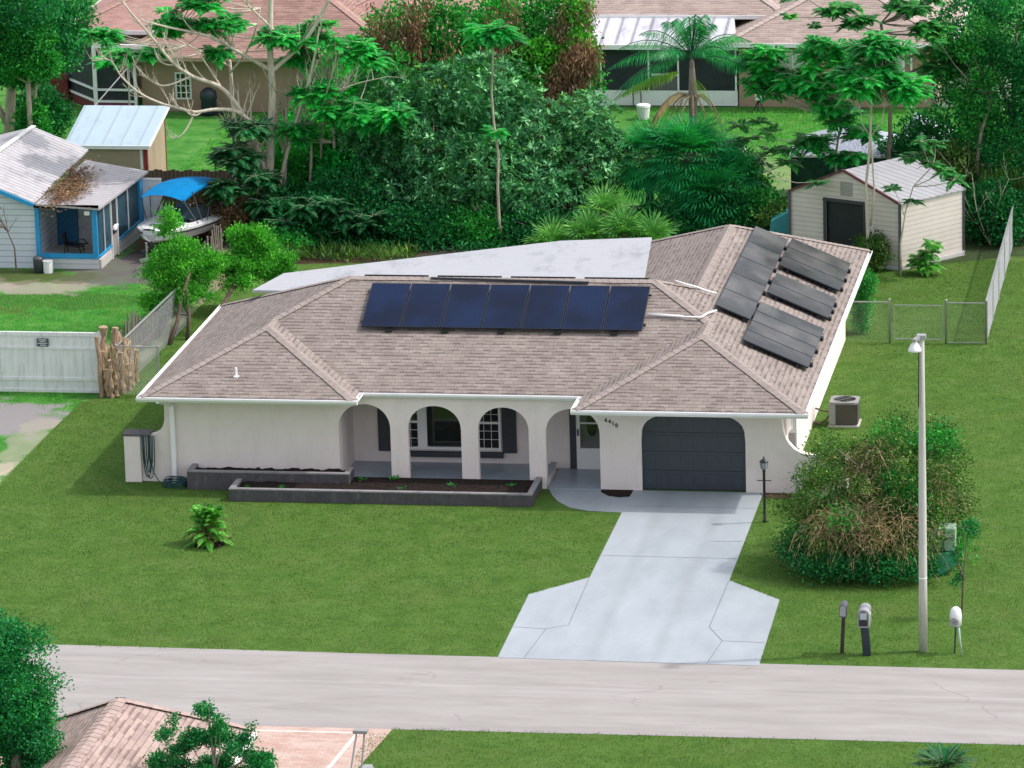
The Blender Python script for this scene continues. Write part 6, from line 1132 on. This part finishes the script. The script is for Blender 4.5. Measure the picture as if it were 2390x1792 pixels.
for k in range(18): a = rng.random() * 6.28; frond(pf_, (2.0, 33, 4.2), (math.cos(a), math.sin(a), .9), 1.3, .8, .35, .015, 18, .6, .7)
mb_.build('trunk', M['barkg'], t); pf_.build('crown', L['palmy'], t)
# queen palm
qp = thing('palm_tree', 'tall feather palm with drooping dead fronds in front of the lanai', 'palm', (10.6, 33, 0)); mb_ = MB(); mb_.tube([(10.58, 33, 0), (10.56, 33, 1.5), (10.57, 33, 3.0), (10.58, 33, 3.9), (10.56, 33, 5.2)], [.14, .12, .12, .15, .06], 12)
tk = mb_.build('trunk', M['barkg'], qp, smooth=True); lf = LF(); rb = MB()
fr_ = [(-1, -.3, .55, 2.6), (-.8, .2, 1.0, 2.5), (-.9, -.5, .15, 2.3), (-.35, -.2, 1.6, 2.6), (.1, .2, 2.2, 2.7), (.5, -.2, 1.5, 2.5), (.9, .1, .9, 2.4), (1, -.4, .4, 2.2), (.7, .5, .2, 2.2), (-.6, -.8, .8, 2.3), (.3, -.9, .9, 2.2), (-.2, .9, 1.2, 2.3), (.2, -.3, 2.6, 2.4), (-.1, .1, 2.4, 2.6), (.8, -.7, .9, 2.2)]
for dx, dy, dz, ln_ in fr_ + [(a + .35 * math.sin(k_ * 2.1), b_ + .3 * math.cos(k_ * 1.7), c + .25, d) for k_, (a, b_, c, d) in enumerate(fr_)]: frond(lf, (10.57, 33, 5.1), (dx, dy, dz * 1.15), ln_ * 1.25, .58, .62, .009, 62, 1.1, .45 + random.gauss(0, .12), .18, rb, .022)
lf.build('crown', L['palm'], qp); rb.build('rachis', M['greennet'], qp)
lf = LF(); frond(lf, (10.5, 33, 4.7), (-1, -.4, .25), 2.5, .5, .6, .03, 56, 1.5, .6, .15); lf.build('yellowing_frond', L['palmy'], qp); lf = LF(); frond(lf, (10.6, 33, 4.5), (.5, -.8, .1), 1.3, .6, .4, .02, 26, 1.3, .6, .15); lf.build('yellowing_frond', L['palmy'], qp)
lf = LF(); rb = MB()
for _ in range(3): frond(lf, (10.4, 32.9, 4.0), (-1, -.35, .25 + .1 * _), 1.9, 1.6, .34, .026, 46, 1.6, .5, .1, rb, .04)
for k in range(9): a = k * .7; frond(lf, (10.57, 33, 3.9), (math.cos(a), math.sin(a) - .3, .5), 1.25, 1.5, .12, .02, 16, 1.5, .5, .1, rb, .035)
lf.build('dead_fronds', L['straw'], qp); rb.build('dead_rachis', plain('straw rachis', (.42, .31, .2), .8), qp, smooth=True)
# fan palms
def fan_palm(label, c, h, n_, Lf, sp, leaf='palm', seg=24, tone=.5, lay=1.0, w_=.022, trunk=True, group=None):
    t = thing('fan_palm', label, 'palm', (c[0], c[1], 0), group); m_ = MB(); lf = LF()
    if trunk: m_.tube([(c[0], c[1], 0), (c[0], c[1], h)], [.14, .12], 10)
    for i in range(n_):
        a = i * 2.39996; e = (1.35 * (1 - i / n_) - (.95 if n_ > 30 else .35) * (i / n_)) * min(lay, 1.15); d = Vector((math.cos(a) * math.cos(e), math.sin(a) * math.cos(e), math.sin(e))); st = Vector((c[0], c[1], h)); tip = st + d * sp * random.uniform(.8, 1.15) + Vector((0, 0, -.08))
        m_.tube([st, st.lerp(tip, .5) + Vector((0, 0, .05)), tip], [.018, .013, .01], 4, False); fan(lf, m_, tip, d + Vector((0, 0, -.25)), Lf * random.uniform(.85, 1.1), seg, w_, tone + random.gauss(0, .14))
    m_.build('stem', M['barkg'], t); lf.build('crown', L[leaf], t); return t
fan_palm('large dark fan palm under the tall feather palm', (10.7, 31, 0), 2.15, 80, 1.0, .95, w_=.034, seg=26)
fan_palm('dark fan palm with low hanging leaves right of the biggest fan palm', (11.5, 30.2, 0), 1.15, 60, .95, .85, tone=.4, w_=.034)
fan_palm('fan palm left of the biggest one, against the grey green tree', (9.3, 31.6, 0), 2.1, 44, .9, .75, tone=.55, w_=.032)
fan_palm('drooping fan palm leaf cluster between the tall palm and shed lawn', (12.0, 31.0, 0), 1.7, 36, .8, .65, tone=.5, w_=.03)
for c, h, n_, lb in (((6.9, 26.6), .35, 9, 'leftmost young fan palm behind the white lanai roof'), ((8.1, 26.5), .6, 14, 'bushy young fan palm, second from the left behind the lanai roof'), ((9.2, 26.4), .7, 14, 'young fan palm with tall leaves behind the lanai roof, third from the left'), ((10.1, 26.3), .6, 11, 'rightmost young fan palm at the corner of the shingle roof'), ((8.4, 27.8), 1.1, 9, 'taller young fan palm standing behind the row of four')):
    fan_palm(lb, c, h, n_ * 2, .8, .42, 'palmlt', 22, .6, 1.2, .03, False, 'young fan palms behind the lanai roof')
# bright shrub trees by the left fence
make_tree('feathery_tree', 'taller loose bright green tree with thin dark trunks by the left fence', 'tree', (-2.4, 16.2, 0), [([(-2.75, 15.2, 0), (-2.6, 15.8, .6), (-2.55, 16.2, 1.2), (-2.35, 16.6, 1.9)], .07, .04), ([(-2.35, 15.8, 0), (-2.3, 16, .7), (-2.45, 16.4, 1.5)], .06, .04)],
    loose([(-2.9, 16.8, 3.0, .5, .5, .6), (-2.5, 16.8, 2.3, .55, .6, .5), (-3.35, 17, 1.7, .55, .6, .5), (-2.7, 17, 1.45, .7, .6, .45), (-2.2, 17.4, 1.9, .6, .6, .5), (-3.2, 16.6, .95, .7, .5, .35), (-2.3, 16.6, 1.05, .7, .5, .4), (-2.8, 16.6, 2.2, .5, .5, .4)], 8), 2300, 13, .10, .02, 'bright', 'barkd', .12, inner=.05, up=.7)
make_tree('feathery_tree', 'lower loose bright green tree at the left end of the lanai roof', 'tree', (-1.5, 18.8, 0), [([(-1.9, 17.4, 0), (-1.75, 18.0, .5), (-1.45, 18.8, 1.1), (-1.3, 19.2, 1.5)], .08, .05)],
    loose([(-1.2, 19.8, 1.95, .65, .6, .5), (-.75, 20, 1.5, .55, .6, .5), (-1.7, 19.4, 1.5, .65, .6, .5), (-1.5, 19.2, 1.05, .8, .5, .35), (-.5, 20.2, 1.1, .4, .5, .3)], 9), 1700, 13, .10, .022, 'bright', 'barkd', .12, inner=.05, up=.7)
# crowns in the near left corner
make_tree('oak_tree', 'emerald tree crown filling the lower left edge of the picture', 'tree', (5.0, -31, 0), [(limb_pts((5.0, -31, 0), (5.1, -31, 3.6), 0, 5), .14, .1)],
    loose([(4.75, -31, 6.0, .62, .7, .5), (5.1, -31, 5.45, .62, .7, .55), (5.25, -31, 4.75, .62, .7, .5), (4.8, -31, 4.4, .7, .8, .8), (5.3, -30.8, 4.0, .5, .6, .4), (4.9, -30.6, 3.5, .7, .7, .5), (5.5, -30.6, 3.35, .35, .5, .25), (5.75, -31, 4.6, .16, .3, .2)], 12, .62), 5200, 12, .065, .022, 'oak', 'barkg', .09, inner=.3)
make_tree('oak_tree', 'small leaved green tree crown rising from the bottom edge in front of the pavers', 'tree', (9.2, -31, 0), [(limb_pts((9.2, -31, 0), (9.15, -31, 3.3), 0, 5), .10, .06)],
    loose([(8.95, -31, 4.05, .42, .5, .32), (8.45, -31, 3.95, .32, .4, .3), (9.45, -31, 4.0, .4, .45, .3), (9.95, -31, 3.75, .35, .4, .25), (10.2, -31, 3.5, .25, .3, .2), (8.8, -31, 3.5, .75, .5, .3), (9.6, -31, 3.45, .5, .5, .25), (8.95, -31, 4.5, .16, .2, .2), (9.1, -31, 4.7, .07, .1, .12), (8.35, -31, 4.35, .07, .1, .2), (9.85, -31, 4.15, .13, .2, .2), (8.15, -31, 3.6, .25, .3, .2), (9.3, -31, 4.35, .12, .15, .15)], 4, .42), 1500, 12, .055, .02, 'oak', 'barkg', .065, inner=.25)
# cycad at the bottom right
cy = thing('cycad', 'dark green rosette cycad at the bottom right edge of the near lawn', 'cycad', (22.75, -20.9, 0)); m_ = MB(); m_.lathe((22.75, -20.9, 0), [(.16, 0), (.17, .2), (.1, .32)], 10); lf = LF()
for k in range(34): a = k * 2.39996; e = .15 + 1.1 * (1 - k / 34); frond(lf, (22.75, -20.9, .3), (math.cos(a), math.sin(a), e), .85, .3, .16, .02, 26, .0, .45, .08, m_, .01)
m_.build('trunk', M['barkg'], cy); lf.build('crown', L['deep'], cy)
# small clumping palm on the front lawn
sp = thing('clumping_palm', 'small bright green palm clump on the front lawn', 'palm', (2.95, -4.7, 0)); m_ = MB(); lf = LF()
for k in range(14): a = k * 2.4; m_.tube([(2.95 + .08 * math.cos(a), -4.7 + .08 * math.sin(a), 0), (2.95 + .2 * math.cos(a), -4.7 + .2 * math.sin(a), .5)], .015, 4)
for k in range(84): a = k * 2.39996 + random.gauss(0, .2); e = .25 + 2.6 * (1 - k / 84) ** 1.2; frond(lf, (2.95 + .16 * math.cos(a * 1.3), -4.7 + .16 * math.sin(a * 1.3), .12 + .62 * (1 - k / 84)), (math.cos(a), math.sin(a), e), random.uniform(.6, .9), .62, .15, .030, 16, .35, .45 + random.gauss(0, .2), .1, m_, .01)
m_.build('stems', plain('dry palm stems', (.24, .17, .08), .9), sp); lf.build('crown', L['bright'], sp)
lf = LF(); n = 700; C = np.stack([2.95 + rng.normal(0, .2, n), -4.75 + rng.normal(0, .14, n), rng.uniform(0, .42, n)], 1); D = norm(rng.normal(0, .5, (n, 3)) + [0, 0, -.6]) * .16; lf.add(C, D, side_of(D, .012)); lf.build('dead_leaves', L['brown'], sp)
o = MB().lathe((2.95, -4.75, .0), [(.42, .0), (.36, .03), (.1, .05)], 16).build('mulch_ring', M['soil'], sp)
# great tangled shrub
BB = [(20.2, -4.6, 2.5, .95, .9, 1.0), (21.2, -4.7, 2.5, .85, .8, 1.0), (19.6, -4.8, 1.9, .9, .9, .9), (20.8, -5.2, 1.5, 1.1, 1.0, 1.0), (19.3, -5.2, 1.0, 1.15, 1.1, .85), (18.5, -4.8, .8, .95, 1.0, .75), (21.7, -4.6, 1.6, .6, .8, .8), (20.2, -6.2, .95, 1.2, .9, .85), (19.0, -6.2, .7, 1.05, .9, .7), (21.1, -6.0, 1.0, .7, .8, .8), (18.3, -3.6, .9, .7, .8, .6), (21.75, -4.5, .9, .5, .7, .7), (18.1, -5.6, .6, .6, .8, .6), (21.4, -4.6, 3.3, .35, .4, .3), (20.3, -4.4, 3.4, .35, .4, .3)]
bb = make_tree('tangled_shrub', 'huge overgrown shrub with tan trailing vines on the right front lawn', 'shrub', (20, -5, 0), [(limb_pts((20, -5, 0), (20.1, -5, 1.8), 0, 5), .14, .08), (limb_pts((19.6, -5.2, 0), (19, -5.4, 1.2), 0, 5), .09, .05)], [(a, b, c, d * .86, e_ * .86, f_ * .86) for a, b, c, d, e_, f_ in BB] + loose([(20, -5.2, 1.75, 2.25, 1.3, 1.85)], 46, .15), 4300, 12, .075, .02, 'oliv', 'barkg', .13, inner=.4)
lf = LF(); crown_leaves(lf, [(20.25, -5.0, 3.1, .45, .4, .45), (21.35, -5.1, 3.15, .5, .4, .45), (20.85, -6.05, 1.95, .5, .4, .5), (21.05, -5.9, 1.5, .5, .4, .4), (19.2, -6.6, 1.6, .35, .3, .25), (21.8, -5.0, .6, .4, .5, .5), (18.6, -4.4, 1.35, .4, .4, .3), (19.5, -5.9, 1.3, .3, .3, .2), (20.5, -5.9, 2.4, .3, .3, .3)], 520, 13, .09, .028, .16, .3, .2); lf.build('green_clumps', L['mid'], bb)
lf = LF(); crown_leaves(lf, [(18.1, -6.3, .7, .5, .4, .55), (19.9, -7.0, .45, 1.1, .4, .3), (20.9, -6.8, .4, .8, .4, .3), (18.9, -6.9, .4, .9, .4, .3)], 520, 12, .08, .024, .13, .2, .2); lf.build('low_leaves', L['deep'], bb)
lf = LF()   # trailing vine strands as chains of thin faces
for src, n_, sp_ in (((20.1, -5.7, 3.0), 70, .5), ((19.9, -6.5, 1.75), 120, .75), ((18.95, -6.6, 1.45), 190, .6), ((21.3, -5.9, 2.3), 90, .5), ((18.7, -5.7, 1.7), 60, .4), ((20.9, -6.9, 1.6), 90, .6), ((19.5, -5.4, 2.6), 80, .6), ((20.1, -6.9, 1.3), 120, .7), ((21.6, -5.5, 1.5), 50, .4)):
    for k in range(n_):
        a = rng.normal(-1.57, 1.5); d = np.array([math.cos(a), math.sin(a) * .7, rng.uniform(-.3, .8)]); ln_ = rng.uniform(.3, 1.25); p0 = np.array(src) + rng.normal(0, .2, 3) * [sp_ * 2.4, .8, 1.3]
        pts = curve_pts(p0, d, ln_ * .8, rng.uniform(.3, 1.4), 8); pts += np.cumsum(rng.normal(0, .035, pts.shape), 0); pts[:, 2] = np.maximum(pts[:, 2], .03); Dv = np.diff(pts, axis=0) * 1.12
        lf.add(pts[:-1], Dv, side_of(Dv, .0065), 0, np.full(len(Dv), .5 + rng.normal(0, .25)))
lf.build('trailing_vines', L['vine'], bb)
lf = LF(); crown_leaves(lf, loose([(19.9, -5.8, 1.6, 1.7, .9, 1.4), (19.0, -6.3, .9, 1.0, .7, .7), (20.8, -6.1, 1.8, .9, .7, 1.2)], 13, .16), 1000, 12, .07, .019, .10, .3, .2); lf.build('outer_leaves', L['oliv'], bb)
# vine on the white pillar, sapling, shrubs
make_tree('shrub', 'leafy vine climbing over the white pillar at the right end of the garage wall', 'shrub', (18.25, .4, 0), [(limb_pts((18.2, .5, 0), (18.2, .5, .9), 0, 4), .02, .01)], [(18.2, .55, 1.15, .4, .3, .25), (17.9, .45, .55, .3, .2, .4), (18.5, .4, .8, .3, .2, .4), (18.7, .2, .95, .3, .3, .25), (17.75, .2, .25, .3, .3, .25)], 260, 11, .06, .02, 'oliv', 'barkd', .08, inner=.2)
make_tree('sapling', 'thin dark sapling with a small leafy top behind the white meter head', 'sapling', (22.3, -9.5, 0), [([(22.3, -9.6, 0), (22.35, -9.5, 1.0), (22.42, -9.4, 1.9)], .025, .015)], [(22.5, -9.3, 2.2, .22, .2, .16), (22.2, -9.35, 1.5, .16, .15, .2), (22.2, -9.4, .95, .12, .12, .2)], 90, 10, .06, .022, 'oak', 'barkd', .06, inner=.2)
make_tree('shrub', 'narrow upright green shrub growing by the right rear house wall', 'shrub', (17.42, 17.8, 0), [(limb_pts((17.42, 17.8, 0), (17.42, 17.8, .8), 0, 4), .03, .02)], [(17.45, 17.9, 1.45, .38, .36, .42), (17.42, 17.8, .8, .3, .3, .5), (17.4, 17.7, .35, .22, .22, .3)], 420, 11, .07, .022, 'mid', 'barkd', .07, inner=.3)
make_tree('shrub', 'narrow leaved green bush in front of the dark roll up door', 'shrub', (17.0, 25.6, 0), [(limb_pts((17, 25.6, 0), (17, 25.6, .5), 0, 4), .03, .02)], [(17.0, 25.6, .6, .6, .5, .5), (16.8, 25.5, .3, .5, .5, .3)], 420, 11, .12, .016, 'oliv', 'barkd', .09, inner=.3)
feather_tree('low bright ferny plant at the front corner of the metal shed', (18.6, 25.2, 0), [([(18.6, 25.2, 0), (18.62, 25.2, .4)], .02, .012)], [(18.55, 25.2, .45), (18.8, 25.2, .65), (18.9, 25.2, .95, .8), (18.45, 25.1, .3), (18.8, 25.1, .3)], .5, 9, .15, .035, 'bright')
t = thing('bare_sapling', 'small leafless brown sapling in front of the pale blue wall', 'sapling', (-9.75, 23.9, 0)); m_ = MB(); m_.tube([(-9.7, 23.9, 0), (-9.72, 23.9, .8), (-9.95, 23.9, 1.4), (-10.2, 23.9, 1.9)], [.03, .025, .018, .01], 6)
for q in ((-9.6, 1.75), (-10.5, 1.8), (-10.35, 2.2), (-10.0, 2.1)): bare_branch((-9.9, 23.9, 1.3), (q[0], 23.9, q[1]), .014, 2, .05)
m_.build('trunk', M['barkd'], t); lf = LF(); n = 60; C = np.stack([rng.uniform(-10.6, -10.0, n), np.full(n, 23.85), rng.uniform(1.4, 2.1, n)], 1); D = rand_dirs(n) * .08; lf.add(C, D, side_of(D, .03)); lf.build('leaves', L['brown'], t)
# leafy weeds by the lanai corner and pale agave blades
lf = LF(); n = 900; C = np.stack([rng.uniform(-1.6, 2.6, n), rng.uniform(25.6, 27.0, n), rng.uniform(0, .25, n)], 1); D = norm(rand_dirs(n) + [0, 0, 1.2]) * rng.uniform(.15, .45, (n, 1)); lf.add(C, D, side_of(D, .025), .02); tag(lf.build('weeds', L['oliv'], None, (.5, 26.2, 0)), 'pale bladed weeds behind the lanai roof edge', 'weeds', kind='stuff')
# ---------------------------------------------------------------- grass blades
def grass(name, label, regions, dens, hgt, leaf, excl=(), holes=(), wd=.009):
    lf = LF()
    for (xa, xb, ya, yb_) in regions:
        n = int((xb - xa) * (yb_ - ya) * dens); P = np.stack([rng.uniform(xa, xb, n), rng.uniform(ya, yb_, n), np.zeros(n)], 1); ok = np.ones(n, bool)
        for (a, b, c, d) in excl: ok &= ~((P[:, 0] > a) & (P[:, 0] < b) & (P[:, 1] > c) & (P[:, 1] < d))
        rag = .09 * np.sin(P[:, 0] * 9) * np.sin(P[:, 0] * 3.7) + rng.normal(0, .04, n)
        ok &= (P[:, 1] + rag > -13.18) | (P[:, 1] + rag < -18.5)
        for (a, b, c, d) in holes: ok &= ((P[:, 0] - a) / c) ** 2 + ((P[:, 1] - b) / d) ** 2 + rng.normal(0, .22, n) > 1
        k = np.sin(P[:, 0] * 1.9 + np.sin(P[:, 1] * 1.3) * 2) * np.sin(P[:, 1] * 2.3 + np.cos(P[:, 0] * .9) * 2); P = P[ok]; k = k[ok]; n = len(P)
        D = norm(rng.normal(0, .55, (n, 3)) * [1, 1, 0] + [0, 0, 1]) * (hgt * rng.uniform(.5, 1.2, (n, 1))); lf.add(P, D, side_of(D, wd) * [1, 1, .3], .0, .42 + .14 * k + rng.normal(0, .09, n))
    return tag(lf.build(name, L[leaf], None, (regions[0][0], regions[0][2], 0)), label, 'grass', kind='stuff')
EX = [(12.97, 16.45, -7, 1), (11.74, 17.9, -13.5, -8.32)] + [(13.0 - 1.26 * q / 12, 16.44 + 1.42 * q / 12, -6.85 - 1.5 * (q + .5) / 12 - .08, -6.85 - 1.5 * (q + .5) / 12 + .06) for q in range(13)] + [ (-.6, 17.03, .68, 17), (17, 18.6, .68, 1.3), (1.2, 5.7, .1, 1), (2.55, 10.7, -.9, 1), (10.7, 13.2, -1.25, 1), (1.2, 10.3, -28, -18.0)]
grass('grass', 'short mown grass of the front and side lawns', [(-3.8, 25.5, -13.3, 1), (16.9, 25.5, 1, 27), (-3.8, .2, 1, 8.8), (-2.9, .2, 8.8, 20)], 520, .034, 'grass', EX)
grass('grass', 'short mown grass along the near side of the road', [(9.4, 25.5, -28, -18.36)], 520, .036, 'grass', [(9.0, 10.25, -18.9, -18.4), (9.0, 9.8, -28, -18)])
grass('grass', 'patchy green grass of the yard left of the long vinyl fence', [(-12, -3.8, -1, 9.4), (-12.5, -3.6, 10, 24)], 190, .09, 'grassb', (), [(-11, 22.3, 1.9, 1.3), (-8.7, 22.0, 2.2, 1.0), (-6.2, 14.2, 2.6, 1.5), (-5.6, 6.6, 2.3, 1.9), (-7, 3.4, 1.6, 1.5), (-5.6, 1.0, 2.2, 1.9), (-4.3, 4.5, .6, 3), (-6.7, 24.2, 1.8, 2.2), (-9, 23.6, 2.2, .8), (-5, 25, 2.2, 3)], .012)
grass('grass', 'bright tufty grass of the far back lawns', [(-8, 0, 34, 47), (6.5, 21, 33, 49.5)], 110, .10, 'grassb', [(13.4, 17.5, 34, 37)], [(14, 36, 1.8, 3), (11.5, 40, 2, 1.2)], .018)
